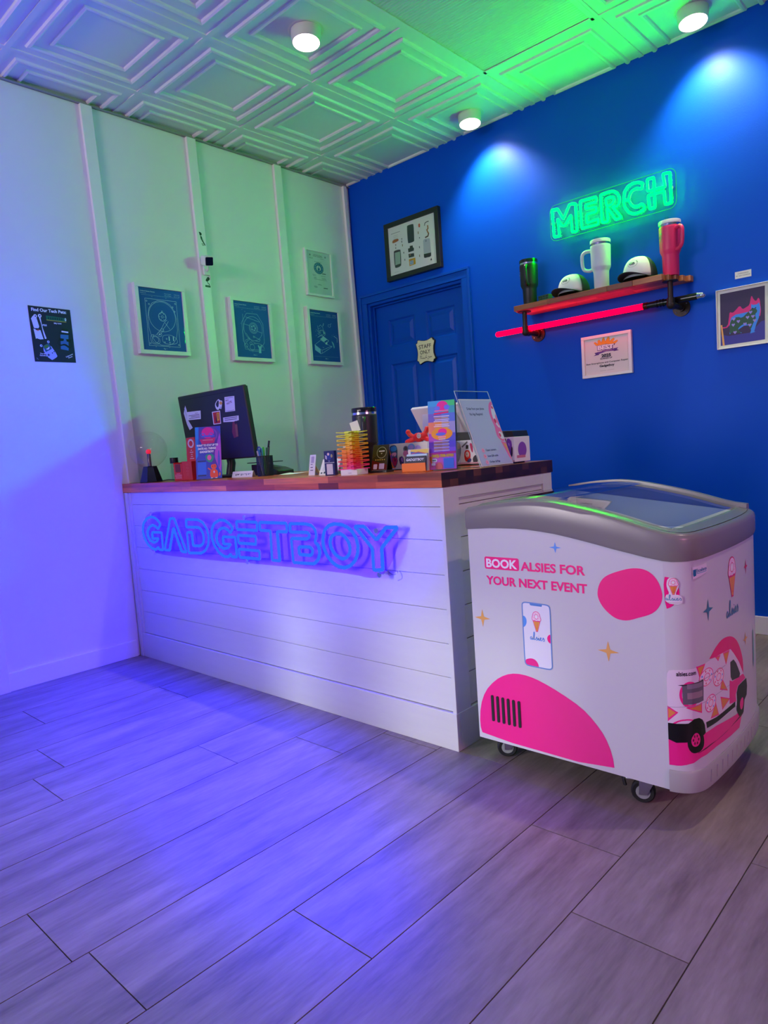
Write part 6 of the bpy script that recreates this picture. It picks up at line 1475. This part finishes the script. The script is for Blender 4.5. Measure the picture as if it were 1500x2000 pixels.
# dark devices by the monitor foot, paper, pens
t = put('black counter terminal with a sloping top behind the pen cup', 'card_terminal', 'terminal', .735, -1.44)
mb = MB(); mb.prism([(-.10, 0), (.11, 0), (.11, .020), (.05, .036), (-.10, .055)], -.05, .05, axes='xzy'); mb.build('housing', BPL, t, bevel=.003)
mb = MB(); mb.box((-.13, -.052, .062), (.03, .05, .066)); mb.box((-.05, 0, .03), (-.04, .01, .064)); mb.build('tray', BPL, t, weld=False)
t = put('white folded card with handwriting in front of the pen cup', 'folded_card', 'card', .715, -1.600, radians(8))
mb = MB(); leaf_box(mb, -.070, .070, 0, .030, .0012, radians(20), -.012, 0); leaf_box(mb, -.070, .070, 0, .030, .0012, radians(-20), .012, 0); mb.build('card', WCARD, t, weld=False)
A = Art(.6); 
for k in range(9): A.rect(-.045 + .012 * k, .008 + .003 * (k % 3), -.039 + .012 * k + .003 * (k % 2), .018, '#3a3c46' if k < 2 else '#8c94a0')
A.build('writing', panel_fn(radians(20), -.012, 0, .0004), t)

cup = put('black mesh cup full of pens on the counter', 'pen_cup', 'cup', .846, -1.565)
cr_, ch = .038, .094
mb = MB(); mb.lathe([(.0002, .002), (cr_ - .002, .002), (cr_ - .002, 0), (cr_, 0), (cr_, .004)], seg=32); mb.tube([((cr_) * cos(a), cr_ * sin(a), ch) for a in [2 * pi * k / 32 for k in range(32)]], .0022, 6, closed=True)
mb.build('rim_and_base', BPL, cup)
mb = MB()
for k in range(40):
    a = 2 * pi * k / 40
    mb.tube([(cr_ * cos(a), cr_ * sin(a), .002), (cr_ * cos(a), cr_ * sin(a), ch)], .0011, 4)
for k in range(24):
    mb.tube([(cr_ * cos(2 * pi * i / 32), cr_ * sin(2 * pi * i / 32), .006 + k * .0038) for i in range(32)], .0009, 4, closed=True)
mb.build('mesh_wall', BPL, cup)
pens = [('black', (.010, .010, .012), -.018, .006, .012, .012, .165, 'tall black pen standing highest in the pen cup', BPL),
        ('teal', (.05, .34, .42), -.012, -.010, -.006, -.006, .128, 'teal capped pen leaning left in the pen cup', None),
        ('blue', (.03, .16, .46), .004, -.018, -.010, -.020, .125, 'blue pen in the front of the pen cup', None),
        ('green', (.06, .50, .05), .014, -.008, .016, -.014, .134, 'bright green pen in the pen cup', None),
        ('grey', (.10, .12, .11), .024, .004, .028, .006, .130, 'dark grey pen at the right of the pen cup', None),
        ('dark_green', (.03, .14, .08), .022, -.004, .034, -.010, .132, 'dark green pen leaning right out of the pen cup', None),
        ('olive', (.12, .18, .08), .006, .014, .010, .020, .136, 'olive pen at the back of the pen cup', None),
        ('pale', (.50, .46, .52), -.022, -.014, -.026, -.018, .118, 'pale pen leaning over the left rim of the pen cup', None)]
for nm, c, x0, y0, x1, y1, L_, lab, _ in pens:
    t = thing('pen', lab, 'pen', (.846 + x0 * .5, -1.565 + y0 * .5, ZT + .004), 0, 'pens in the mesh cup')
    p0 = Vector((0, 0, 0)); d = Vector((x1 * .9 - x0 * .5, y1 * .9 - y0 * .5, .094)).normalized(); p1 = d * L_
    mb = MB(); mb.cyl(p0 + d * .008, p1 - d * .035, .0040, 12); mb.cyl(p0, p0 + d * .008, .001, 10, r1=.0040); mb.build('barrel', mat('pen_' + nm, c, .3), t)
    mb = MB(); mb.cyl(p1 - d * .036, p1, .0047, 12); mb.tube([p1 - d * .002 + Vector((.005, -.002, 0)), p1 - d * .030 + Vector((.006, -.002, 0))], .0011, 6); mb.build('cap', mat('pen_' + nm, c, .3), t)
t = thing('scissors', 'blue handled scissors standing in the pen cup', 'scissors', (.846 - .016, -1.565 - .006, ZT + .006))
mb = MB(); mb.tube([(-.012 + .011 * cos(a), 0, .120 + .013 * sin(a)) for a in [2 * pi * k / 18 for k in range(18)]], .0030, 8, closed=True); mb.tube([(.006 + .009 * cos(a), .004, .112 + .011 * sin(a)) for a in [2 * pi * k / 18 for k in range(18)]], .0030, 8, closed=True); mb.build('handles', mat('blue_handles', (.03, .06, .34), .35), t)
mb = MB(); mb.prism([(-.006, .108), (.004, .104), (.006, .004), (.003, .004)], -.0008, .0008, axes='xzy'); mb.build('blades', CHR, t)

for i, (x, y, rz, w_, d_, h_, lab) in enumerate(((.985, -1.50, .3, .12, .09, .020, 'loose white papers curling on the counter right of the pen cup'), (1.10, -1.44, -.2, .13, .07, .010, 'pale yellow slip lying beyond the loose white papers'))):
    mb = MB(); mb.grid(lambda u, v: Vector((-w_ / 2 + w_ * u, -d_ / 2 + d_ * v, .001 + h_ * (u - .35) ** 2 * (1 if u < .6 else .5) + .004 * v)), 10, 4)
    o = mb.build('paper_sheet', mat('paper_%d' % i, (.80, .82, .78) if i == 0 else (.78, .80, .50), .6), loc=(x, y, ZT)); o.rotation_euler[2] = rz; tag(o, lab, 'paper')

# small cards
t = put('narrow white card leaning on edge, leftmost of the small counter cards', 'business_card', 'card', 1.345, -1.715, radians(-12))
mb = MB(); leaf_box(mb, -.025, .025, .001, .086, .0014, radians(10), 0, 0); leaf_box(mb, -.02, .02, .001, .050, .0014, radians(-25), .032, 0); mb.build('card', WCARD, t, weld=False)
A = Art(.5)
for r in range(3): A.rect(-.013, .020 + .012 * r, .011 - .004 * r, .0235 + .012 * r, '#8c7c94' if r == 2 else '#5c5a70')
A.rrect(-.012, .052, .013, .079, .003, '#b4a8c4'); A.build('print', panel_fn(radians(10), 0, 0, .0004), t)
t = put('white notice card lying back at a slant beside the navy card', 'notice_card', 'card', 1.445, -1.715, radians(25))
mb = MB(); leaf_box(mb, -.040, .040, .001, .085, .0014, radians(42), 0, 0); leaf_box(mb, -.03, .03, .001, .062, .002, radians(-20), .078, 0); mb.build('card', WCARD, t, weld=False)
A = Art(.5)
for r in range(7): A.rect(-.030, .026 + .0075 * r, .026 - .008 * (r % 3), .0275 + .0075 * r, '#7c909a')
for k in range(5): A.rect(-.034 + .013 * k, .008, -.027 + .013 * k, .015 + .003 * (k % 2), '#3c5058')
A.build('print', panel_fn(radians(42), 0, 0, .0004), t)
t = put('upright navy blue card stand with a photo panel, between white notice and orange box', 'card_stand', 'card', 1.505, -1.755, radians(30))
mb = MB(); mb.box((-.021, -.004, 0), (.021, .030, .096)); mb.build('stand', NAVY, t, bevel=.001)
A = Art(.35); A.rect(-.0195, .049, .0195, .051, '#dfe4f4'); A.poly([(-.014, .084), (-.004, .090), (.006, .086), (.012, .072), (.004, .060), (-.010, .062)], '#2a3cac', 1); A.oval(-.003, .083, .0045, .0055, '#f0d8d8', 12); A.poly([(-.016, .080), (-.009, .076), (-.010, .062), (-.016, .066)], '#c8cce8'); A.oval(.010, .076, .004, .007, '#b0a480', 10); A.poly([(-.006, .058), (.004, .058), (-.001, .0525)], '#8890d8')
A.rrect(-.013, .004, .012, .045, .001, '#e8e8f2'); A.build('print', lambda u, v, l: Vector((u, -.0044 - l, v)), t)
t = put('orange card gift box behind the stacked yellow tower', 'gift_box', 'box', 1.578, -1.700, radians(20))
mb = MB(); mb.prism([(-.036, 0), (.036, 0), (.032, .096), (-.036, .098)], -.02, .02, axes='xzy'); mb.build('box', mat('orange_card', (.90, .20, .012), .45), t, bevel=.001)
mb = MB(); mb.tube([(-.034 + .02 * k, -.006 + .012 * (k % 2), .098 + .008 * sin(1.3 * k + 1)) for k in range(4)], .004, 8); mb.build('tissue_paper', WCARD, t)
A = Art(.4); A.stroke(smooth_poly([(-.020, .030), (-.020, .070), (.004, .075), (.004, .045), (-.020, .045)], 2, False), .005, '#f0a050'); A.build('print', lambda u, v, l: Vector((u, -.0204 - l, v)), t)

# layered yellow to pink tower on a white box
t = put('low white box under the yellow to pink tower', 'white_box', 'box', 1.648, -1.765, radians(11))
mb = MB(); mb.box((-.037, -.037, 0), (.037, .037, .021)); mb.build('carton', WCARD, t, bevel=.001)
A = Art(.4); A.text('note', .004, .006, .006, '#9a94a8', 'c'); A.build('print', lambda u, v, l: Vector((u, -.0374 - l, v)), t)
tw = thing('wavy_tower', 'tower of wavy star layers fading from yellow through orange to pink', 'desk toy', (1.648, -1.765, ZT + .0212), FACE)
stops = [(.95, .06, .30), (.95, .05, .10), (.95, .13, .02), (.95, .26, .01), (.95, .44, .01), (.92, .60, .01), (.86, .74, .02), (.72, .78, .06)]
NT = 18
for k in range(NT):
    q_ = k / (NT - 1) * (len(stops) - 1); i = min(int(q_), len(stops) - 2); c = tuple(round(stops[i][j] + (stops[i + 1][j] - stops[i][j]) * (q_ - i), 3) for j in range(3))
    mb = MB(); N = 40; vs = []; z = k * .0079
    for lay in (0, 1):
        for j in range(N):
            a = 2 * pi * j / N
            r = .026 + .033 * max(0, cos(4 * a)) ** 1.3
            zz = z + .0030 * lay + .0040 * max(0, cos(4 * a)) ** 1.2 * (1 if k % 2 else -.15)
            vs.append((r * cos(a), r * sin(a), zz))
    fs = [(j, (j + 1) % N, N + (j + 1) % N, N + j) for j in range(N)]
    vs += [(0, 0, z), (0, 0, z + .0030)]
    fs += [(2 * N, (j + 1) % N, j) for j in range(N)] + [(2 * N + 1, N + j, N + (j + 1) % N) for j in range(N)]
    mb.add(vs, fs, 0, False); mb.box((-.019, -.019, z), (.019, .019, z + .0076), M=Matrix.Rotation(pi / 4, 4, 'Z'))
    mb.build('tier', mat('tower_%d' % k, c, .45), tw, weld=False)
o = MB().box((-.016, -.001, 0), (.016, .001, .040)).build('card_slip', mat('cream_card', (.76, .78, .66), .6), loc=(1.652, -1.742, ZT + .021 + .1395)); o.rotation_euler = (-.15, -.28, .6)
tag(o, 'cream card slip sticking up from the top of the yellow tower', 'card')

# black tumbler behind the tower
tm = tumbler('travel_mug', 'black travel mug with a steel rim standing behind the yellow tower', (1.560, -1.600, ZT), MBLK, BLK, (.65, -.75, 0), None, straw=False, logo=(-2.75, .185, '#4a78e8'), h=.262)

# slanted black review stand
t = put('black and gold slanted plaque with five stars, right of the yellow tower', 'review_stand', 'sign', 1.690, -1.665, radians(16))
tl = radians(20)
mb = MB(); leaf_box(mb, -.034, .034, .006, .112, .004, tl, -.02, 0); mb.box((-.036, -.024, 0), (.036, .040, .008)); leaf_box(mb, -.03, .03, .005, .098, .003, radians(-14), .042, 0); mb.build('stand', BPL, t, weld=False, bevel=.001)
A = Art(.25); A.rect(-.0325, .008, .0325, .111, '#3c3410'); A.poly([(-.0325, .008), (.0325, .008), (.0325, .03), (-.0325, .05)], '#6a1c10'); 
for k in range(8): A.stroke([(-.0325, .060 + .007 * k), (-.010, .075 + .007 * k)], .0012, '#6e641c')
A.ring(.006, .080, .021, .023, .002, '#a8a870', 30); A.rect(-.006, .0835, .018, .0880, '#e8e4c0'); A.poly([(.002, .078), (.010, .078), (.006, .073)], '#d0cc90')
for k in range(5): A.star(-.016 + .009 * k, .051, .003, .003, '#e8c040', .5)
A.rrect(-.024, .014, -.008, .034, .003, '#e0d0d0'); A.rrect(.000, .014, .022, .036, .001, '#c8b4c4'); A.rect(-.028, .009, .026, .011, '#807c70')
A.build('print', panel_fn(tl, -.02, 0, .0003), t)

# cream sticker box with the red toy on it
t = put('cream open box of stickers, its front covered with colourful stickers', 'sticker_box', 'box', 1.705, -1.46, 0)
mb = MB(); bw, bd, bh = .145, .055, .106
for a, b_ in (((-bw, -bd, 0), (bw, -bd + .003, bh)), ((-bw, bd - .003, 0), (bw, bd, bh)), ((-bw, -bd, 0), (-bw + .003, bd, bh)), ((bw - .003, -bd, 0), (bw, bd, bh)), ((-bw, -bd, 0), (bw, bd, .003)), ((-bw, -bd + .02, bh - .006), (bw, bd, bh - .003))): mb.box(a, b_)
mb.build('carton', mat('cream_carton', (.78, .78, .66), .5), t, weld=False)
A = Art(.35); X = lambda k: -bw + .002 + k
A.poly([(X(.0), .012), (X(.07), .008), (X(.065), .06), (X(.030), .098), (X(.006), .095)], '#f07818'); A.poly([(X(.006), .030), (X(.05), .030), (X(.045), .055), (X(.012), .060)], '#f0480c', 1)
A.poly([(X(.012), .098), (X(.044), .100), (X(.042), .076), (X(.016), .070)], '#d4a0b4', 1); A.rect(X(.018), .074, X(.032), .090, '#2c3038'); A.rect(X(.006), .024, X(.036), .027, '#402008'); A.rect(X(.008), .019, X(.050), .022, '#402008')
A.poly([(X(.030), .040), (X(.056), .070), (X(.070), .060), (X(.060), .030)], '#9848a8', 1)
A.poly([(X(.046), .098), (X(.078), .102), (X(.088), .086), (X(.084), .050), (X(.086), .032), (X(.068), .006), (X(.052), .030), (X(.056), .060), (X(.044), .080)], '#38607c', 1)
A.poly([(X(.048), .094), (X(.082), .098), (X(.084), .078), (X(.052), .074)], '#3c9ce0', 1); A.poly([(X(.054), .070), (X(.082), .072), (X(.078), .056), (X(.058), .054)], '#d898a8', 1); A.poly([(X(.056), .052), (X(.084), .050), (X(.080), .028), (X(.068), .012), (X(.056), .030)], '#c8285c', 1)
A.stroke([(X(.064), .060), (X(.070), .036), (X(.076), .044)], .003, '#3c1c34')
A.poly([(X(.090), .050), (X(.116), .056), (X(.118), .022), (X(.098), .018)], '#3a3a6a', 1); A.poly([(X(.100), .045), (X(.114), .052), (X(.112), .026)], '#a070c8', 1)
A.oval(X(.132), .082, .014, .013, '#9098a0'); A.oval(X(.132), .084, .009, .008, '#586058'); A.oval(X(.130), .064, .014, .012, '#e088b0', 16); A.oval(X(.162), .088, .018, .014, '#80b8e0'); A.oval(X(.162), .088, .011, .008, '#c0a8e0')
A.oval(X(.195), .080, .016, .014, '#c0b0e8')
A.build('sticker_print', lambda u, v, l: Vector((u, -bd - .0004 - l, v)), t)
rt = thing('red_toy', 'red four limbed toy figure with a white spiral badge lying on the sticker box', 'toy', (1.715, -1.455, ZT + bh - .003))
mb = MB(); mb.ball((0, 0, .022), .021, 18, 12, sc=(1.5, .8, .9)); mb.ball((.030, -.004, .026), .016, 16, 10)
for a, b_, c in (((-.022, 0, .022), (-.044, -.004, .034), (-.050, -.006, .046)), ((-.020, -.006, .016), (-.040, -.014, .010), (-.048, -.016, .006)), ((.028, 0, .030), (.036, .004, .044), (.040, .006, .054)), ((.034, -.004, .018), (.050, -.008, .012), (.062, -.010, .008))):
    mb.tube(smooth_poly([a, b_, c], 2, False), [.012, .011, .011, .010, .009, .009, .010, .011, .0115, .011][:len(smooth_poly([a, b_, c], 2, False))] if False else .0095, 12); mb.ball(c, .0105, 12, 8)
mb.build('body', mat('red_rubber', (.80, .010, .012), .35), rt)
A = Art(.4); A.oval(.020, .028, .0105, .0105, '#f0e4e0', 20); A.ring(.020, .028, .0078, .0078, .0018, '#b02020', 20); A.ring(.020, .028, .0038, .0038, .0014, '#402020', 14)
A.build('badge', lambda u, v, l: Vector((u, -.0245 - l, v)), rt)

# orange card holder
t = put('orange card holder with black shop cards in front of the sticker box', 'card_holder', 'card holder', 1.926, -1.735, radians(2))
mb = MB(); mb.box((-.052, -.014, 0), (.052, -.011, .032)); mb.box((-.052, -.014, 0), (.052, .030, .003)); mb.box((-.052, .027, 0), (.052, .030, .050)); mb.build('holder', mat('orange_plastic', (.90, .21, .004), .35), t, weld=False)
for k, (dy, h_, c, nm) in enumerate(((-.006, .056, '#101826', 'black_card'), (.003, .063, '#a8ccd4', 'mint_card'), (.012, .080, '#e0d8c8', 'striped_card'))):
    mb = MB(); leaf_box(mb, -.046, .046, .003, h_, .004, radians(6), dy, 0); o = mb.build(nm, mat('card_' + nm, hexc(c), .4), t)
    A = Art(.35)
    if k == 0: A.text('GADGETBOY', 0, .040, .0085, '#dfe8f0', 'c', bold=.03, w=.080, shear=.2)
    elif k == 1: A.rect(-.044, .057, .044, .0625, '#c8e4e8')
    else: A.rect(-.034, .064, .044, .079, '#e8c848'); A.poly([(-.034, .072), (.044, .064), (.044, .060), (-.034, .062)], '#4060b0'); A.stroke([(-.030, .064), (.0, .070), (.04, .062)], .003, '#c04050')
    A.build('print', panel_fn(radians(6), dy, 0, .0004), o)

# acrylic leaflet holder with rainbow leaflets
t = put('clear leaflet holder with tall rainbow leaflets, left of the slanted sign', 'leaflet_holder', 'leaflet stand', 2.005, -1.675, radians(24))
w = .052; tl = radians(7)
mb = MB(); mb.box((-w, -.022, 0), (w, .030, .0025)); leaf_box(mb, -w, w, .002, .105, .002, tl, -.024, 0)
for sx in (-w, w - .0018): mb.prism([(-.022, .001), (.034, .001), (.046, .115), (-.009, .105)], sx, sx + .0018, axes='yzx')
leaf_box(mb, -w, w, .002, .200, .002, tl, .032, 0); mb.build('holder', clear('leaflet_acrylic', (.93, .95, 1), 1.0, .05), t, weld=False)
for k in range(3):
    mb = MB(); leaf_box(mb, -w + .004, w - .004, .004, .245 - .003 * k, .009 if k else .002, tl, -.018 + .011 * k - (.008 if k else 0), 0)
    lf = mb.build('leaflet', mat('leaflet_edge_%d' % k, hexc(['#5868c8', '#27381f', '#1c2c20'][k]), .4), t)
    if k == 0: front = lf
A = Art(.3); W2 = w - .004; Hh = .245
def band(cols):
    n_ = len(cols)
    for i, (z0, z1, l_, r_) in enumerate(cols):
        A.poly([(-W2, z0), (0, z0), (0, z1), (-W2, z1)], l_); A.poly([(0, z0), (W2, z0), (W2, z1), (0, z1)], r_)
band([(.004, .030, '#e86ab8', '#c068e0'), (.030, .060, '#d868d0', '#b070f0'), (.060, .080, '#9048d0', '#8c60f0'), (.080, .10, '#7030b0', '#6a58e0'), (.10, .13, '#b84cc0', '#5c60d8'), (.13, .17, '#f08868', '#a0a0d8'), (.17, .20, '#7060c8', '#5c80e0'), (.20, .225, '#4a8ce0', '#40b0c0'), (.225, .2445, '#30a8e8', '#40d880')])
A.oval(.004, .226, .020, .017, '#f01c9c'); A.oval(-.014, .218, .010, .008, '#6a7cf0'); A.oval(.020, .220, .010, .009, '#6a7cf0'); A.rect(-.024, .207, .026, .211, '#f078b0'); A.poly([(-.028, .196), (.026, .200), (.026, .205), (-.026, .202)], '#e81c6c')
for k in range(8): A.rect(-.028 + .002 * (k % 3), .188 - .0058 * k, .028 - .003 * (k % 2), .1905 - .0058 * k, ['#f4e8ec', '#e8b83c', '#f4e8ec'][k % 3])
A.oval(0, .128, .038, .022, '#f4a428'); A.oval(.002, .134, .016, .013, '#f01c9c'); A.oval(-.004, .127, .018, .006, '#6070e8'); A.rect(-.014, .114, .014, .119, '#f4a0b8'); A.rect(-.012, .108, .012, .111, '#d0d4f0')
for k in range(7): A.rect(-.030, .101 - .0055 * k, .026 - .003 * (k % 2), .1035 - .0055 * k, ['#f4e8ec', '#e8b83c'][k % 2])
A.poly([(-W2, .062), (W2, .066), (W2, .058), (-W2, .056)], '#c82c90'); A.text('(802)-708-0700', 0, .0470, .0090, '#f0d030', 'c', bold=.06, w=.080)
A.poly([(-.028, .004), (.002, .004), (-.004, .024), (-.014, .030), (-.024, .022)], '#f07868', 1); A.rrect(-.040, .030, -.020, .042, .004, '#e8f0e8'); A.rrect(-.040, .018, -.026, .028, .003, '#e8f0e8'); A.rect(-.037, .033, -.024, .039, '#7c9888')
A.rect(.004, .007, .040, .042, '#4a86e8')
A.build('print', panel_fn(tl, -.018, 0, .0003), front)

# white tablet terminal seen from behind
t = put('white tablet till seen from behind, between the leaflets and the slanted sign', 'tablet_till', 'till', 1.670, -1.235, 0)
mb = MB(); tlt = radians(-34)
leaf_box(mb, -.125, .125, 0, .135, .016, tlt, .012, .138); mb.build('tablet', WPL, t, bevel=.004)
mb = MB(); leaf_box(mb, -.120, .120, .004, .131, .001, tlt, .012 + .0165 / cos(tlt), .138); mb.build('screen', BPL, t)
mb = MB(); mb.prism([(-.055, .012), (.050, .012), (.040, .19), (.0, .235), (-.045, .235)], -.075, .105, axes='yzx'); mb.T = Matrix.Identity(4)
mb.build('stand', WPL, t, bevel=.003)
mb = MB(); mb.box((-.10, -.075, 0), (.12, .075, .012)); mb.build('base', WPL, t, bevel=.003)

# white sticker box behind the slanted sign
t = put('white sticker covered box with a black lid behind the slanted clear sign', 'sticker_box', 'box', 1.952, -1.315, 0)
bw, bd, bh = .150, .055, .100
mb = MB(); mb.box((-bw, -bd, .006), (bw, bd, bh)); mb.build('carton', WCARD, t, bevel=.001)
mb = MB(); mb.prism([(-bw + .004, bh), (bw - .004, bh), (bw - .010, bh + .022), (-bw + .02, bh + .034)], -bd + .006, bd, axes='xzy'); mb.box((-bw + .02, -bd + .01, 0), (bw - .02, bd - .01, .006)); mb.build('lid', BPL, t, weld=False)
A = Art(.35); X = lambda k: -bw + k
A.poly([(X(.004), .096), (X(.050), .098), (X(.056), .060), (X(.044), .020), (X(.026), .010), (X(.006), .040)], '#3c4458', 1); A.oval(X(.042), .080, .011, .013, '#b87840'); A.poly([(X(.010), .060), (X(.030), .050), (X(.034), .022), (X(.014), .030)], '#4c6484', 1); A.stroke([(X(.060), .074), (X(.088), .094)], .006, '#6a6468')
A.poly([(X(.072), .060), (X(.092), .062), (X(.100), .048), (X(.098), .026), (X(.078), .012), (X(.068), .030)], '#e01c14', 1); A.oval(X(.084), .044, .009, .012, '#f0d0c0'); A.oval(X(.082), .045, .002, .0025, '#208040', 8); A.stroke([(X(.082), .034), (X(.088), .035)], .0015, '#a02020'); A.poly([(X(.078), .014), (X(.098), .012), (X(.104), .026), (X(.092), .030)], '#34346c', 1); A.poly([(X(.078), .066), (X(.090), .066), (X(.092), .080), (X(.080), .082)], '#181818')
A.poly([(X(.098), .090), (X(.112), .084), (X(.112), .046), (X(.102), .060)], '#c01858', 1); A.poly([(X(.108), .030), (X(.128), .044), (X(.136), .014), (X(.112), .008)], '#241c30', 1)
A.poly([(X(.238), .094), (X(.252), .096), (X(.252), .050), (X(.240), .046)], '#5c646c', 1); A.poly([(X(.254), .095), (X(.268), .096), (X(.266), .060), (X(.254), .056)], '#70482c', 1); A.poly([(X(.256), .050), (X(.272), .062), (X(.274), .040), (X(.262), .030)], '#f08420', 1)
A.poly([(X(.268), .092), (X(.280), .096), (X(.292), .080), (X(.288), .040), (X(.276), .016), (X(.262), .020), (X(.268), .050)], '#7c3cb4', 1); A.poly([(X(.272), .080), (X(.282), .076), (X(.280), .062)], '#a878d8', 1); A.poly([(X(.286), .060), (X(.294), .066), (X(.292), .030), (X(.284), .024)], '#2c1c38', 1); A.poly([(X(.262), .020), (X(.278), .016), (X(.280), .034), (X(.266), .034)], '#d078c8', 1)
A.rect(-bw, .007, bw, .013, '#d8a8b8')
A.build('sticker_print', lambda u, v, l: Vector((u, -bd - .0004 - l, v)), t)
A = Art(.35); A.oval(0, .05, .03, .03, '#8c50b0'); A.rect(-.04, .02, .02, .03, '#d07888')
A.build('sticker_print', lambda u, v, l: Vector((bw + .0004 + l, u, v)), t)

# slanted clear sign at the right end, facing the shop
sg = thing('slanted_sign', 'slanted clear sign with a large ordering notice at the right end of the countertop', 'sign', (2.100, -1.478, ZT)); inv = Matrix.Translation(-sg.location)
uA = Vector((0, 1, 0)); top = Vector((-.096, 0, .275)); vA = top.normalized(); o0 = Vector((2.100, -1.581, ZT + .0015))
nA = uA.cross(vA)
if nA.x < 0: nA = -nA
fsg = lambda u, v, l: o0 + uA * u + vA * v + nA * l
def slab(u0, u1, v0, v1, l0, l1, f):
    mb = MB(); P = [f(u0, v0, l0), f(u1, v0, l0), f(u1, v1, l0), f(u0, v1, l0), f(u0, v0, l1), f(u1, v0, l1), f(u1, v1, l1), f(u0, v1, l1)]
    mb.add(P, [(3, 2, 1, 0), (4, 5, 6, 7), (0, 1, 5, 4), (1, 2, 6, 5), (2, 3, 7, 6), (3, 0, 4, 7)]); return mb
ACS = clear('sign_acrylic', (.90, .95, .95), 1.0, .02, 1.5)
hb = slab(-.003, .207, 0, .293, -.006, -.003, fsg); P0 = MB()
hb.box((o0.x - .085, o0.y - .003, ZT + .0002), (o0.x + .012, o0.y + .207, ZT + .0030)); 
f2 = lambda u, v, l: Vector((2.018, -1.581, ZT + .001)) + uA * u + Vector((-.0, 0, 1)) * v + Vector((1, 0, 0)) * l
bk = slab(-.003, .207, 0, .245, -.002, .0005, f2); hb.v += []; 
o = hb.build('holder', ACS, sg, weld=False); o.matrix_parent_inverse = inv
mb = MB(); mb.tube([fsg(-.003, .293, -.0045), fsg(.207, .293, -.0045)], .0016, 6); mb.tube([fsg(.207, .0, -.0045), fsg(.207, .293, -.0045)], .0012, 6); mb.tube([fsg(-.003, .0, -.0045), fsg(-.003, .293, -.0045)], .0012, 6)
o = mb.build('polished_edge', mat('acrylic_edge', (.45, .70, .66), .15), sg); o.matrix_parent_inverse = inv
o = slab(0, .204, .001, .260, -.0022, -.0008, fsg).build('notice', WCARD, sg); o.matrix_parent_inverse = inv
A = Art(.18); A.rect(.004, .004, .201, .257, '#b6c4e0')
A.text('Order from your phone', .028, .2175, .0095, '#3c4868', bold=.02, w=.108); A.text('No App Required', .036, .196, .0095, '#3c4868', bold=.02, w=.080)
PKL, PKD = '#e878ac', '#d84868'
loop = [(.196, .252), (.176, .240), (.162, .210), (.160, .180), (.166, .150), (.160, .128), (.160, .108), (.174, .095), (.186, .090), (.196, .092), (.201, .10), (.201, .25)]
A.poly(loop, PKL, 1); A.poly([(.201, .240), (.188, .232), (.176, .208), (.174, .182), (.184, .150), (.201, .140)], '#dbe0ee', 1); A.poly([(.201, .200), (.194, .196), (.190, .176), (.192, .156), (.201, .148)], PKL, 1); A.oval(.182, .172, .007, .010, PKD, 14); A.oval(.192, .226, .005, .006, PKD, 12)
A.poly([(.172, .112), (.180, .130), (.196, .128), (.201, .112), (.198, .098), (.184, .098)], '#dbe0ee', 1); A.oval(.181, .115, .006, .008, PKD, 14); A.poly([(.172, .092), (.201, .084), (.201, .012), (.190, .030)], PKL); A.poly([(.182, .084), (.201, .078), (.201, .030)], '#dcb070')
for k, s_ in enumerate(('Open camera', 'Scan QR code', 'Order & Pay')):
    A.oval(.040, .060 - .0225 * k, .009, .0085, '#f0a8c8', 18); A.text(str(k + 1), .040, .0575 - .0225 * k, .006, '#b03868', 'c', bold=.02); A.text(s_, .056, .0570 - .0225 * k, .0075, '#4a5878', bold=.01, w=.066)
A.build('print', fsg, sg).matrix_parent_inverse = inv
